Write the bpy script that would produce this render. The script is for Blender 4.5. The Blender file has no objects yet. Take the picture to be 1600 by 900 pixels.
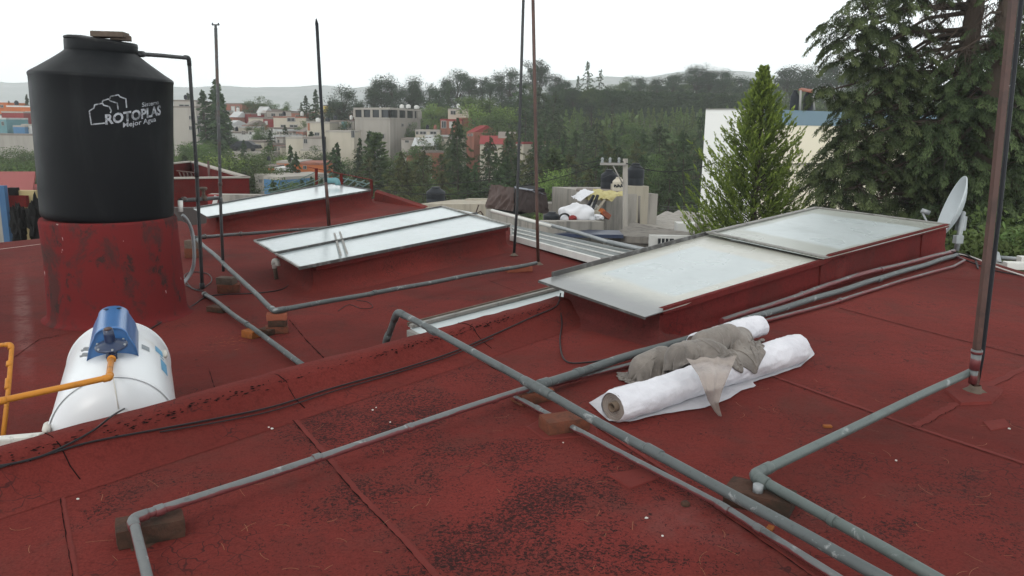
import bpy, bmesh, math, random
import numpy as np
from mathutils import Vector, Matrix, noise as mnoise
R=math.radians
random.seed(7); rng=np.random.default_rng(7)
S=bpy.context.scene; COL=S.collection
# ------------------------------------------------------------ camera
F=1250.0; H=1.25; PITCH=R(11.66); ROLL=R(0.9)
_r=Vector((1,0,0)); _u=Vector((0,math.sin(PITCH),math.cos(PITCH))); _f=Vector((0,math.cos(PITCH),-math.sin(PITCH)))
CR=_r*math.cos(ROLL)+_u*math.sin(ROLL); CU=-_r*math.sin(ROLL)+_u*math.cos(ROLL)
cam=bpy.data.cameras.new('camera'); camo=bpy.data.objects.new('camera',cam); COL.objects.link(camo)
cam.sensor_width=36; cam.lens=36*F/1600; cam.clip_start=0.05; cam.clip_end=9000
camo.matrix_world=Matrix(((CR.x,CU.x,-_f.x,0),(CR.y,CU.y,-_f.y,0),(CR.z,CU.z,-_f.z,H),(0,0,0,1)))
S.camera=camo
S.view_settings.view_transform='Standard'; S.view_settings.look='None'; S.view_settings.exposure=0.0; S.view_settings.gamma=1
S.cycles.max_bounces=6; S.cycles.volume_bounces=2; S.cycles.transparent_max_bounces=12
# ------------------------------------------------------------ sky + sun (thin overcast)
W=bpy.data.worlds.new('World'); S.world=W; W.use_nodes=True
nt=W.node_tree; nt.nodes.clear()
sky=nt.nodes.new('ShaderNodeTexSky'); sky.sky_type='NISHITA'; sky.sun_disc=False
sky.sun_elevation=R(40); sky.sun_rotation=R(200); sky.dust_density=4; sky.air_density=1.0
mx=nt.nodes.new('ShaderNodeMix'); mx.data_type='RGBA'; mx.inputs[0].default_value=0.90
# even stratus cover over the sky, raised low down to make up for dimming by the haze
wc=nt.nodes.new('ShaderNodeTexCoord'); ws=nt.nodes.new('ShaderNodeSeparateXYZ'); nt.links.new(wc.outputs['Generated'],ws.inputs[0])
wr=nt.nodes.new('ShaderNodeMapRange'); wr.interpolation_type='SMOOTHSTEP'; wr.inputs['From Min'].default_value=0.0; wr.inputs['From Max'].default_value=0.5; nt.links.new(ws.outputs[2],wr.inputs[0])
wm=nt.nodes.new('ShaderNodeMix'); wm.data_type='RGBA'; nt.links.new(wr.outputs[0],wm.inputs[0]); wm.inputs[6].default_value=(24.5,25.6,26.0,1); wm.inputs[7].default_value=(10.4,10.6,10.5,1); nt.links.new(wm.outputs[2],mx.inputs[7])
bg=nt.nodes.new('ShaderNodeBackground'); bg.inputs[1].default_value=0.1
wo=nt.nodes.new('ShaderNodeOutputWorld')
nt.links.new(sky.outputs[0],mx.inputs[6]); nt.links.new(mx.outputs[2],bg.inputs[0]); nt.links.new(bg.outputs[0],wo.inputs[0])
sl=bpy.data.lights.new('sun','SUN'); sl.energy=1.0; sl.angle=R(22); sl.color=(1,.97,.92)
so=bpy.data.objects.new('sun',sl); COL.objects.link(so)
so.rotation_euler=(R(90-38),0,R(25+180)); so.rotation_euler=Vector((-.34*math.cos(R(40)),-.94*math.cos(R(40)),math.sin(R(40)))).to_track_quat('Z','Y').to_euler()

# ------------------------------------------------------------ helpers
def ray(x,y): return CR*((x-800)/F)+CU*((450-y)/F)+_f
def P(x,y,z):
    d=ray(x,y); t=(z-H)/d.z; return Vector((d.x*t,d.y*t,z))
def PD(x,y,Y):
    d=ray(x,y); t=Y/d.y; return Vector((d.x*t,Y,H+d.z*t))
OFF={}
def link(o): COL.objects.link(o); return o
def tag(o,label=None,cat=None,group=None,kind=None):
    if label: o['label']=label
    if cat: o['category']=cat
    if group: o['group']=group
    if kind: o['kind']=kind
    return o
def thing(name,label,cat,loc=(0,0,0),group=None):
    o=bpy.data.objects.new(name,None); o.empty_display_size=.1; o.location=loc; link(o); OFF[o]=Vector(loc)
    return tag(o,label,cat,group)
class MB:
    def __init__(s): s.v=[]; s.f=[]; s.uv=None; s.sm=[]
    def add(s,vs,fs,smooth=False):
        n=len(s.v); s.v+= [Vector(v) for v in vs]; s.f+=[tuple(i+n for i in f) for f in fs]; s.sm+=[smooth]*len(fs); return s
    def box(s,c,d,rz=0,rx=0,ry=0):
        m=Matrix.Translation(Vector(c))@Matrix.Rotation(rz,4,'Z')@Matrix.Rotation(ry,4,'Y')@Matrix.Rotation(rx,4,'X')
        x,y,z=d[0]/2,d[1]/2,d[2]/2
        vs=[m@Vector(p) for p in ((-x,-y,-z),(x,-y,-z),(x,y,-z),(-x,y,-z),(-x,-y,z),(x,-y,z),(x,y,z),(-x,y,z))]
        return s.add(vs,[(0,3,2,1),(4,5,6,7),(0,1,5,4),(1,2,6,5),(2,3,7,6),(3,0,4,7)])
    def prism(s,poly,z0,z1):
        n=len(poly); vs=[(p[0],p[1],z0 if not callable(z0) else z0(p)) for p in poly]+[(p[0],p[1],z1 if not callable(z1) else z1(p)) for p in poly]
        fs=[tuple(range(n-1,-1,-1)),tuple(range(n,2*n))]+[(i,(i+1)%n,n+(i+1)%n,n+i) for i in range(n)]
        return s.add(vs,fs)
    def slab(s,quad,t,dirn=None):
        q=[Vector(p) for p in quad]; nrm=dirn or (q[1]-q[0]).cross(q[2]-q[0]).normalized()
        b=[p-nrm*t for p in q]; n=len(q)
        return s.add(q+b,[tuple(range(n)),tuple(range(2*n-1,n-1,-1))]+[(i,n+i,n+(i+1)%n,(i+1)%n) for i in range(n)])
    def tube(s,path,r,seg=12,cap=True,smooth=True):
        path=[Vector(p) for p in path]; n=len(path); rs=r if isinstance(r,(list,tuple)) else [r]*n
        vs=[];up=None
        for i,p in enumerate(path):
            if i==0: t=path[1]-p
            elif i==n-1: t=p-path[i-1]
            else: t=(path[i+1]-p).normalized()+(p-path[i-1]).normalized()
            t.normalize()
            if up is None:
                up=t.orthogonal().normalized()
            up=(up-t*up.dot(t)).normalized(); w=t.cross(up)
            for k in range(seg):
                a=2*math.pi*k/seg; vs.append(p+(up*math.cos(a)+w*math.sin(a))*rs[i])
        fs=[(i*seg+k,i*seg+(k+1)%seg,(i+1)*seg+(k+1)%seg,(i+1)*seg+k) for i in range(n-1) for k in range(seg)]
        s.add(vs,fs,smooth)
        if cap:
            s.f+= [tuple(len(s.v)-n*seg+k for k in range(seg-1,-1,-1)), tuple(len(s.v)-seg+k for k in range(seg))]; s.sm+=[False,False]
        return s
    def lathe(s,c,prof,seg=48,axis=None,smooth=True,a0=0,a1=2*math.pi):
        # prof: (r,z) list; axis matrix optional
        m=axis or Matrix.Identity(4); c=Vector(c); full=abs(a1-a0-2*math.pi)<1e-6
        k_n=seg if full else seg+1; vs=[]
        for r,z in prof:
            for k in range(k_n):
                a=a0+(a1-a0)*k/seg; vs.append(c+(m@Vector((r*math.cos(a),r*math.sin(a),z))))
        fs=[]
        for i in range(len(prof)-1):
            for k in range(seg):
                k2=(k+1)%k_n
                fs.append((i*k_n+k,i*k_n+k2,(i+1)*k_n+k2,(i+1)*k_n+k))
        return s.add(vs,fs,smooth)
    def build(s,name,mat,parent=None,origin=None,bevel=0,smooth=None):
        me=bpy.data.meshes.new(name)
        if parent is not None: o0=OFF[parent]
        elif origin is not None: o0=Vector(origin)
        else:
            xs=[v.x for v in s.v]; ys=[v.y for v in s.v]; zs=[v.z for v in s.v]
            o0=Vector(((min(xs)+max(xs))/2,(min(ys)+max(ys))/2,min(zs)))
        me.from_pydata([v-o0 for v in s.v],[],s.f)
        if bevel:
            bm=bmesh.new(); bm.from_mesh(me); bmesh.ops.remove_doubles(bm,verts=bm.verts,dist=1e-5)
            bmesh.ops.bevel(bm,geom=[e for e in bm.edges],offset=bevel,segments=2,profile=.6,affect='EDGES'); bm.to_mesh(me); bm.free()
        else:
            me.polygons.foreach_set('use_smooth',(s.sm if smooth is None else [smooth]*len(s.f)))
        me.materials.append(mat); me.update()
        o=link(bpy.data.objects.new(name,me))
        if parent is not None: o.parent=parent; OFF[o]=o0
        else: o.location=o0; OFF[o]=o0
        return o
def arr_mesh(name,V,Q,mat,tint=None,nper=4):
    me=bpy.data.meshes.new(name); me.vertices.add(len(V)); me.vertices.foreach_set('co',V.astype('f').ravel())
    me.loops.add(Q.size); me.loops.foreach_set('vertex_index',Q.astype('i').ravel())
    me.polygons.add(len(Q)); me.polygons.foreach_set('loop_start',np.arange(0,Q.size,Q.shape[1],dtype='i')); me.polygons.foreach_set('loop_total',np.full(len(Q),Q.shape[1],dtype='i'))
    me.update(calc_edges=True)
    if tint is not None:
        a=me.attributes.new('tint','FLOAT','POINT'); a.data.foreach_set('value',tint.astype('f'))
    me.materials.append(mat); return me
def copy_tree(o,loc,scale=None,rotz=0,label=None,parent=None):
    c=o.copy(); link(c); c.location=loc; c.rotation_euler=(0,0,rotz)
    if scale is not None: c.scale=scale
    if label: c['label']=label
    for ch in o.children:
        d=ch.copy(); link(d); d.parent=c
        for g in ch.children:
            e=g.copy(); link(e); e.parent=d
    return c

# ------------------------------------------------------------ materials
class NT:
    def __init__(s,name):
        s.m=bpy.data.materials.new(name); s.m.use_nodes=True; s.t=s.m.node_tree; s.b=s.t.nodes['Principled BSDF']; s.tc=s.t.nodes.new('ShaderNodeTexCoord'); s.src=s.tc.outputs['Object']
    def n(s,ty): return s.t.nodes.new(ty)
    def l(s,a,b): s.t.links.new(a,b)
    def put(s,i,v):
        if hasattr(v,'is_output') or isinstance(v,bpy.types.NodeSocket): s.l(v,i)
        else: i.default_value=v
    def noise(s,scale,detail=4,rough=.5,dist=0,vec=None):
        n=s.n('ShaderNodeTexNoise'); n.inputs['Scale'].default_value=scale; n.inputs['Detail'].default_value=detail; n.inputs['Roughness'].default_value=rough; n.inputs['Distortion'].default_value=dist
        s.l(vec or s.src,n.inputs['Vector']); return n.outputs['Fac']
    def map(s,sc,loc=(0,0,0),rot=(0,0,0),src=None):
        n=s.n('ShaderNodeMapping'); n.inputs['Scale'].default_value=sc; n.inputs['Location'].default_value=loc; n.inputs['Rotation'].default_value=rot; s.l(src or s.src,n.inputs['Vector']); return n.outputs[0]
    def rng(s,v,a,b,c=0,d=1,smooth=True):
        n=s.n('ShaderNodeMapRange'); n.interpolation_type='SMOOTHSTEP' if smooth else 'LINEAR'
        s.put(n.inputs['Value'],v); s.put(n.inputs['From Min'],a); s.put(n.inputs['From Max'],b); s.put(n.inputs['To Min'],c); s.put(n.inputs['To Max'],d); return n.outputs[0]
    def mth(s,op,a,b=0.0):
        n=s.n('ShaderNodeMath'); n.operation=op; s.put(n.inputs[0],a); s.put(n.inputs[1],b); return n.outputs[0]
    def mix(s,f,a,b):
        n=s.n('ShaderNodeMix'); n.data_type='RGBA'; s.put(n.inputs[0],f)
        for i,v in ((6,a),(7,b)):
            if isinstance(v,(tuple,list)): n.inputs[i].default_value=(*v[:3],1)
            else: s.l(v,n.inputs[i])
        return n.outputs[2]
    def bump(s,h,st=.3,d=.01):
        n=s.n('ShaderNodeBump'); n.inputs['Strength'].default_value=st; n.inputs['Distance'].default_value=d; s.l(h,n.inputs['Height'])
        if s.b.inputs['Normal'].is_linked: s.l(s.b.inputs['Normal'].links[0].from_socket,n.inputs['Normal'])
        s.l(n.outputs[0],s.b.inputs['Normal']); return s
    def out(s,col,rough=.7,metal=0,spec=None):
        s.put(s.b.inputs['Base Color'],(*col[:3],1) if isinstance(col,(tuple,list)) else col)
        s.put(s.b.inputs['Roughness'],rough); s.put(s.b.inputs['Metallic'],metal)
        if spec is not None: s.b.inputs['Specular IOR Level'].default_value=spec
        return s.m
def simple(name,col,rough=.7,var=.25,scale=4,metal=0,bump=.2,bscale=60,spec=None,dirt=None,dscale=3,dlo=.5,dhi=.7):
    t=NT(name); spec=.2 if spec is None else spec; d=tuple(c*(1-var) for c in col)
    c=t.mix(t.noise(scale,6,.6),d,tuple(min(1,c*(1+var*.6)) for c in col))
    if dirt: c=t.mix(t.rng(t.noise(dscale,8,.65,.3),dlo,dhi),c,dirt)
    if bump: t.bump(t.noise(bscale,4),bump,.004)
    return t.out(c,rough,metal,spec)
def red_mat(name,base=(.146,.0255,.021),pale=(),blobs=(),dirt=.35,fine=1.0):
    t=NT(name); big=t.noise(.55,5,.6,.4); c=t.mix(t.rng(big,.3,.7),tuple(x*.70 for x in base),tuple(x*1.15 for x in base))
    c=t.mix(t.rng(t.noise(2.3,8,.7,.6),.45,.75,0,dirt*1.3),c,(.072,.032,.026)); c=t.mix(t.rng(t.noise(1.1,8,.75,.8,vec=t.map((1,1,1),(4,8,0))),.50,.72,0,.45),c,(.050,.020,.017)); c=t.mix(t.rng(t.noise(34,6,.75),.50,.66,0,.55),c,tuple(x*.45 for x in base))       # grey-brown grime film
    c=t.mix(t.rng(t.noise(110,4,.7),.42,.62,0,.5),c,tuple(x*.5 for x in base)) # granule speckle
    for (x,y,rx,ry,rot,s) in pale:
        v=t.n('ShaderNodeVectorRotate'); v.rotation_type='Z_AXIS'; v.inputs['Angle'].default_value=rot; v.inputs['Center'].default_value=(x,y,0); t.l(t.src,v.inputs['Vector'])
        mp=t.map((1/rx,1/ry,.2),(-x/rx,-y/ry,0),src=v.outputs[0]); ln=t.n('ShaderNodeVectorMath'); ln.operation='LENGTH'; t.l(mp,ln.inputs[0])
        c=t.mix(t.mth('MULTIPLY',t.rng(ln.outputs['Value'],1.0,.2,0,s),t.rng(t.noise(5,7,.7),.35,.6)),c,(.27,.17,.16))
    # worn crackle where the paint has come off the black membrane
    m=None
    for (x,y,rx,ry,rot,s) in blobs:
        v=t.n('ShaderNodeVectorRotate'); v.rotation_type='Z_AXIS'; v.inputs['Angle'].default_value=rot; v.inputs['Center'].default_value=(x,y,0); t.l(t.src,v.inputs['Vector'])
        mp=t.map((1/rx,1/ry,.2),(-x/rx,-y/ry,0),src=v.outputs[0]); ln=t.n('ShaderNodeVectorMath'); ln.operation='LENGTH'; t.l(mp,ln.inputs[0])
        q=t.rng(ln.outputs['Value'],1.0,.35,0,s)
        m=q if m is None else t.mth('MAXIMUM',m,q)
    wn=t.noise(80,9,.76,.8); pn=t.rng(t.noise(3.2,4,.6,.5),.3,.7,-.055,.06)
    wear=t.mth('ADD',wn,pn)
    if m is not None: wear=t.mth('ADD',wear,t.mth('MULTIPLY',m,.150))
    k=t.rng(wear,.645,.668)
    c=t.mix(t.mth('MULTIPLY',k,.9),c,(.014,.009,.009))
    # hairline cracks
    vo=t.n('ShaderNodeTexVoronoi'); vo.feature='DISTANCE_TO_EDGE'; vo.inputs['Scale'].default_value=17
    dn=t.n('ShaderNodeMix'); dn.data_type='VECTOR'; dn.inputs[0].default_value=.12; tn=t.n('ShaderNodeTexNoise'); tn.inputs['Scale'].default_value=9; t.l(t.src,tn.inputs['Vector']); t.l(t.src,dn.inputs[4]); t.l(tn.outputs['Color'],dn.inputs[5]); t.l(dn.outputs[1],vo.inputs['Vector'])
    cr=t.mth('MULTIPLY',t.rng(vo.outputs['Distance'],.035,.012),t.rng(t.noise(1.7,5,.65),.50,.62,0,.8))
    c=t.mix(cr,c,(.03,.012,.012))
    t.bump(t.noise(160,3,.7),.30*fine,.004); t.bump(t.noise(7,5,.6),.35,.02); 
    t.bump(k,-.3,.002)
    return t.out(c,.95,0,.10)
def blobpx(x,y,rx,ry,rot,s,z=0):
    p=P(x,y,z); return (p.x,p.y,rx,ry,rot,s)
M={}
M['red_near']=red_mat('red_membrane',dirt=.55,pale=[blobpx(300,692,.10,.03,R(20),.7),blobpx(1140,815,.5,.25,0,.12)],blobs=[blobpx(600,650,.75,.42,R(-48),1.0),blobpx(560,600,.8,.3,R(-48),.75),blobpx(880,830,.8,.65,0,.84),blobpx(720,880,.5,.35,0,.8),blobpx(1010,880,.35,.3,0,.85),blobpx(700,770,.5,.35,0,.6),blobpx(480,620,.4,.2,R(-48),.8),blobpx(175,790,.1,.35,R(20),.85),blobpx(1450,780,.8,.7,0,.62),blobpx(800,780,1.2,.9,0,.74),blobpx(650,640,1.2,.6,R(-48),.6),blobpx(1150,700,.9,.8,0,.35),blobpx(300,760,.5,.4,0,.45)])
M['red']=red_mat('red_roof_membrane',dirt=.3)
M['red_lower']=red_mat('red_lower_membrane',pale=[((P(30,410,-.5).x+P(45,640,-.5).x)/2,(P(30,410,-.5).y+P(45,640,-.5).y)/2,3.2,.10,-math.atan2(P(30,410,-.5).y-P(45,640,-.5).y,P(30,410,-.5).x-P(45,640,-.5).x),.3)],base=(.135,.0235,.0195),dirt=.45)
M['red_wall']=red_mat('red_painted_wall',base=(.125,.017,.016),dirt=.4,fine=.5)
M['red_seam']=simple('fresh_red_seam',(.130,.0235,.0195),1.0,.35,9,bump=.5,bscale=80,dirt=(.05,.015,.015),dscale=30,dlo=.6,dhi=.72)
M['curb']=red_mat('red_curb_paint',base=(.146,.0255,.021),dirt=.2,blobs=[(P(x,y,.1).x,P(x,y,.1).y,rr,.09,R(-48),s_) for x,y,rr,s_ in ((300,625,.9,.55),(620,535,.45,.9),(520,560,.4,.9),(740,505,.4,.75),(160,670,.3,.7))])
M['crack']=simple('black_crack',(.012,.009,.009),1,.2,9,spec=0)
def pedestal_mat():
    t=NT('weathered_red_cement'); b=(.165,.021,.023)
    c=t.mix(t.noise(1.6,7,.65),(.095,.015,.016),(.155,.022,.022))
    st=t.noise(3.0,10,.74,.5,vec=t.map((1,1,.7),(3.1,.4,.2)))
    c=t.mix(t.rng(st,.50,.60,0,.8),c,(.05,.028,.026))
    c=t.mix(t.rng(t.noise(5.5,9,.72,.3,vec=t.map((1,1,.7),(9,2,4))),.56,.62,0,.85),c,(.028,.024,.022))
    c=t.mix(t.rng(t.noise(9,5,.6,vec=t.map((1,1,.4))),.68,.70),c,(.5,.45,.42))
    t.bump(t.noise(5,6,.6),.4,.03); t.bump(t.noise(50,3),.3,.004); return t.out(c,.9,0,.06)
M['pedestal']=pedestal_mat()
def plastic_black():
    t=NT('black_polyethylene'); c=t.mix(t.noise(1.4,6,.6,vec=t.map((1,1,.25))),(.0030,.0038,.0048),(.007,.0085,.010))
    c=t.mix(t.rng(t.noise(2.5,8,.7,.3,vec=t.map((1,1,.18))),.52,.8,0,.45),c,(.028,.031,.032))
    t.bump(t.noise(3,3),.15,.02); return t.out(c,t.rng(t.noise(3,5),.3,.7,.42,.55),0,.13)
M['tank']=plastic_black()
M['tank_far']=simple('far_black_tank_plastic',(.012,.015,.02),.45,.3,2,bump=0)
M['tank_lid']=simple('dusty_black_lid',(.012,.013,.014),.55,.4,8,dirt=(.09,.085,.08),dscale=7,dlo=.55,dhi=.8)
def logo_mat():
    t=NT('worn_white_print'); w=t.rng(t.noise(13,9,.8,vec=t.map((1,1,1),(2.2,1,4))),.46,.58)
    w=t.mth('MULTIPLY',w,.75)
    return t.out(t.mix(w,(.33,.35,.38),(.014,.016,.018)),.5)
M['logo']=logo_mat()
def pipe_mat(name,col,spots=(.35,.37,.37),rust=None,red=0):
    t=NT(name); c=t.mix(t.noise(7,7,.65),tuple(x*.72 for x in col),tuple(x*1.25 for x in col))
    c=t.mix(t.rng(t.noise(11,9,.7,.5),.58,.66,0,.55),c,spots); c=t.mix(t.rng(t.noise(38,8,.75),.56,.66,0,.5),c,tuple(x*.5 for x in col))
    c=t.mix(t.rng(t.noise(4,9,.7,.2,vec=t.map((1,1,1),(7,3,1))),.58,.70,0,.7),c,tuple(x*.4 for x in col))
    if rust: c=t.mix(t.rng(t.noise(5,8,.7,.3,vec=t.map((1,1,1),(1,9,4))),.5,.62,0,.8),c,rust)
    if red:
        g=t.n('ShaderNodeNewGeometry'); sp=t.n('ShaderNodeSeparateXYZ'); t.l(g.outputs['Normal'],sp.inputs[0])
        q=t.mth('ADD',t.mth('MULTIPLY',sp.outputs['Z'],-.5),t.mth('MULTIPLY',t.noise(3.3,6,.6),1.3))
        c=t.mix(t.rng(q,.75-.3*red,.85-.3*red,0,.9),c,(.13,.02,.022))
    t.bump(t.noise(60,4),.25,.003)
    return t.out(c,.52,0,.45)
M['pvc']=pipe_mat('grey_galvanised_pipe',(.072,.084,.085))
M['pvc_green']=pipe_mat('greenish_grey_pipe',(.090,.112,.107))
M['pvc_red']=pipe_mat('red_spattered_grey_pipe',(.12,.128,.13),red=1)
M['pvc_red2']=pipe_mat('red_overpainted_pipe',(.10,.09,.09),red=1.6)
M['black_pipe']=pipe_mat('black_steel_pipe',(.022,.024,.026),spots=(.07,.07,.07))
M['dark_pipe']=pipe_mat('dark_grey_pipe',(.055,.058,.06),rust=(.06,.035,.025))
M['rust']=pipe_mat('rusty_steel',(.070,.034,.026),spots=(.14,.075,.055),rust=(.04,.022,.017))
M['dark_steel']=simple('dark_steel_channel',(.016,.018,.022),.5,.4,6)
M['orange']=simple('orange_gas_pipe_paint',(.50,.20,.028),.45,.2,8,dirt=(.30,.12,.02),dscale=9)
def brick_mat(name,col,dark=(.035,.028,.022),amt=.6):
    t=NT(name); c=t.mix(t.noise(9,7,.65),tuple(x*.65 for x in col),tuple(x*1.2 for x in col))
    c=t.mix(t.rng(t.noise(7,8,.7,.3),.42,.62,0,amt),c,dark)
    t.bump(t.noise(25,7,.65),.7,.012); return t.out(c,.9,0,.2)
M['brick']=brick_mat('mossy_brick',(.155,.052,.030))
M['brick_dark']=brick_mat('dark_damp_brick',(.07,.035,.024),(.022,.019,.014),.85)
M['brick_fresh']=brick_mat('orange_brick',(.27,.085,.05),amt=.15)
M['brick_orange']=brick_mat('orange_stained_brick',(.26,.085,.02),(.05,.03,.02),.5)
M['cement']=brick_mat('cement_lump',(.13,.10,.08),(.05,.04,.03),.5)
M['white_tank']=simple('white_enamel_tank',(.63,.65,.67),.32,.07,2,bump=.05,bscale=6,spec=.5,dirt=(.50,.49,.46),dscale=2.2,dlo=.55,dhi=.8)
M['lug']=simple('off_white_lug',(.55,.53,.48),.6,.15,9)
M['blue_hood']=simple('blue_enamel',(.045,.145,.35),.28,.12,5,bump=.05,spec=.5)
M['blue_dark']=simple('dark_blue_cast_metal',(.018,.032,.075),.33,.3,12,spec=.5)
M['label_blue']=simple('blue_sticker',(.10,.30,.48),.5,.2,40)
M['label_grey']=simple('grey_sticker',(.22,.25,.27),.5,.4,160)
M['wire']=simple('black_cable',(.018,.018,.02),.5,.3,9,bump=0)
M['wire_green']=simple('green_grey_cord',(.13,.19,.18),.6,.3,9,bump=0)
M['wire_white']=simple('white_cord',(.55,.53,.50),.6,.2,9,bump=0)
M['frame_dark']=simple('grimy_aluminium_edge',(.075,.072,.07),.55,.45,5,dirt=(.17,.17,.165),dscale=8)
M['frame_light']=simple('weathered_pale_edge',(.24,.235,.22),.6,.3,6,dirt=(.09,.085,.08),dscale=9)
def glass_mat(name,centre=(.55,.60,.62),edge=(.56,.55,.50),dirt=(.20,.20,.20),w=.12,w2=.2,rough=.13,dl=(.55,.75),marks=1,nearv=False):
    t=NT(name); uv=t.tc.outputs['UV']; sp=t.n('ShaderNodeSeparateXYZ'); t.l(uv,sp.inputs[0]); u,v=sp.outputs[0],sp.outputs[1]
    e1=t.mth('MINIMUM',u,t.mth('SUBTRACT',1.0,u)); e2=t.mth('MINIMUM',v,t.mth('SUBTRACT',1.0,v))
    wob=t.mth('MULTIPLY',t.mth('SUBTRACT',t.noise(2.4,5,.6),.5),.06)
    a=t.rng(t.mth('ADD',e1,wob),w,w+.035); b=t.rng(t.mth('ADD',e2,wob),w2,w2+.05)
    c=t.mix(t.mth('MULTIPLY',a,b),edge,centre)
    st=t.noise(1.3,4,.55,.6,vec=t.map((1,1,1)))
    c=t.mix(t.rng(st,dl[0]-.08,dl[1]+.1,0,.7),c,dirt); c=t.mix(t.rng(t.noise(11,8,.7),.45,.8,0,.25),c,dirt)
    g=t.mth('MINIMUM',u,v); c=t.mix(t.rng(t.mth('ADD',(u if not nearv else v),t.mth('MULTIPLY',t.noise(5,6,.7),.10)),.25 if nearv else .10,.10 if nearv else .04,0,.9 if nearv else .5),c,dirt)
    c=t.mix(t.mth('MULTIPLY',t.rng(t.noise(14,9,.75,1.2,vec=t.map((.3,1,1),rot=(0,0,R(30)))),.70,.73),.6*marks),c,(.08,.08,.08))
    return t.out(c,t.rng(t.noise(1.5,3,.5),.3,.7,rough+.06,rough+.12),0,.5)
M['glassR1']=glass_mat('dusty_frosted_glass',(.36,.405,.41),(.38,.38,.335),(.13,.135,.14),w=.13,w2=.18,rough=.2,marks=.0,dl=(.62,.84),nearv=True)
M['glassR2']=glass_mat('dusty_frosted_glass_upper',(.40,.445,.45),(.28,.295,.26),(.14,.17,.16),w=.07,w2=.15,rough=.2,marks=.0,dl=(.62,.82))
M['glassM']=glass_mat('frosted_white_glass',(.38,.43,.44),(.36,.41,.42),(.24,.25,.25),w=.02,w2=.03,rough=.13,dl=(.62,.85),marks=.4)
M['glassF']=glass_mat('clean_white_glass',(.44,.49,.50),(.42,.47,.48),(.4,.42,.42),w=.02,w2=.03,dl=(.7,.9),marks=0)
M['dish']=simple('grey_white_dish_paint',(.42,.46,.48),.45,.08,5,bump=.03)
M['bracket']=simple('galvanised_bracket',(.30,.32,.33),.45,.25,14,metal=.3)
M['pvc_white']=simple('white_pvc',(.60,.60,.56),.45,.15,12,dirt=(.16,.14,.12),dscale=12,dlo=.5,dhi=.7)
M['white_tube']=simple('white_painted_tube',(.60,.60,.57),.5,.12,5)
M['straw']=simple('dry_pine_needle',(.26,.13,.065),.8,.3,20,bump=0)
def cloth_mat(name,col,dark,holes=False,amt=.6):
    t=NT(name); c=t.mix(t.rng(t.noise(7,8,.65,.4),.35,.7),col,dark)
    c=t.mix(t.rng(t.noise(3,5,.6,vec=t.map((1,1,1),(5,5,5))),.52,.75,0,amt),c,tuple(x*.72 for x in dark))
    vo=t.n('ShaderNodeTexVoronoi'); vo.inputs['Scale'].default_value=170; t.l(t.src,vo.inputs['Vector'])
    t.bump(vo.outputs['Distance'],.35,.002); t.bump(t.noise(28,5,.6,.6),.5,.01)
    m=t.out(c,.85,0,.2)
    t.b.inputs['Sheen Weight'].default_value=.15
    if holes: t.put(t.b.inputs['Alpha'],holes)
    return m
M['roll_white']=cloth_mat('white_shade_netting',(.62,.62,.66),(.52,.52,.56),amt=.25)
M['net_white']=cloth_mat('thin_white_netting',(.60,.60,.64),(.48,.48,.52),holes=.72,amt=.2)
M['net_grey']=cloth_mat('dirty_grey_netting',(.20,.178,.158),(.115,.102,.092))
M['net_grey_thin']=cloth_mat('thin_dirty_netting',(.30,.255,.225),(.20,.165,.15),holes=.85)
M['core']=simple('cardboard_core',(.16,.12,.09),.9,.4,40)
M['black_in']=simple('black_and_painted_shade',(.01,.01,.01),.9,0,2,bump=0)  # plain black for bundles, and painted shade for openings and holes
M['plaster']=simple('bare_cement_render',(.30,.28,.25),.9,.2,1.2,bump=.3,bscale=6,dirt=(.17,.16,.145),dscale=1.3)
def streak_mat(name,col,dirt,amt=.8,sc=1.0,lo=.45,hi=.7):
    t=NT(name); c=t.mix(t.noise(.9*sc,6,.6),tuple(x*.82 for x in col),tuple(min(1,x*1.1) for x in col))
    c=t.mix(t.rng(t.noise(1.6*sc,8,.65,vec=t.map((1.6,1.6,.16))),lo,hi,0,amt),c,dirt)
    t.bump(t.noise(8*sc,4),.25,.02); return t.out(c,.9,0,.2)
M['conc']=streak_mat('streaked_concrete',(.32,.30,.27),(.12,.115,.11))
M['conc_dark']=streak_mat('dark_streaked_concrete',(.20,.185,.165),(.06,.055,.052))
M['beige_wall']=streak_mat('beige_render',(.38,.345,.28),(.22,.20,.165),.6)
# ------------------------------------------------------------ air
hz=bpy.data.materials.new('air_haze'); hz.use_nodes=True; ht=hz.node_tree; ht.nodes.clear()
pv=ht.nodes.new('ShaderNodeVolumePrincipled'); pv.inputs['Color'].default_value=(.955,.985,1,1); pv.inputs['Density'].default_value=0.00056; pv.inputs['Anisotropy'].default_value=0.0
ho=ht.nodes.new('ShaderNodeOutputMaterial'); ht.links.new(pv.outputs[0],ho.inputs['Volume'])
hb=MB(); hb.box((0,1290,95),(6200,2900,330)); hz_o=hb.build('haze',hz,origin=(0,0,0)); hz_o['kind']='stuff'

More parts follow.
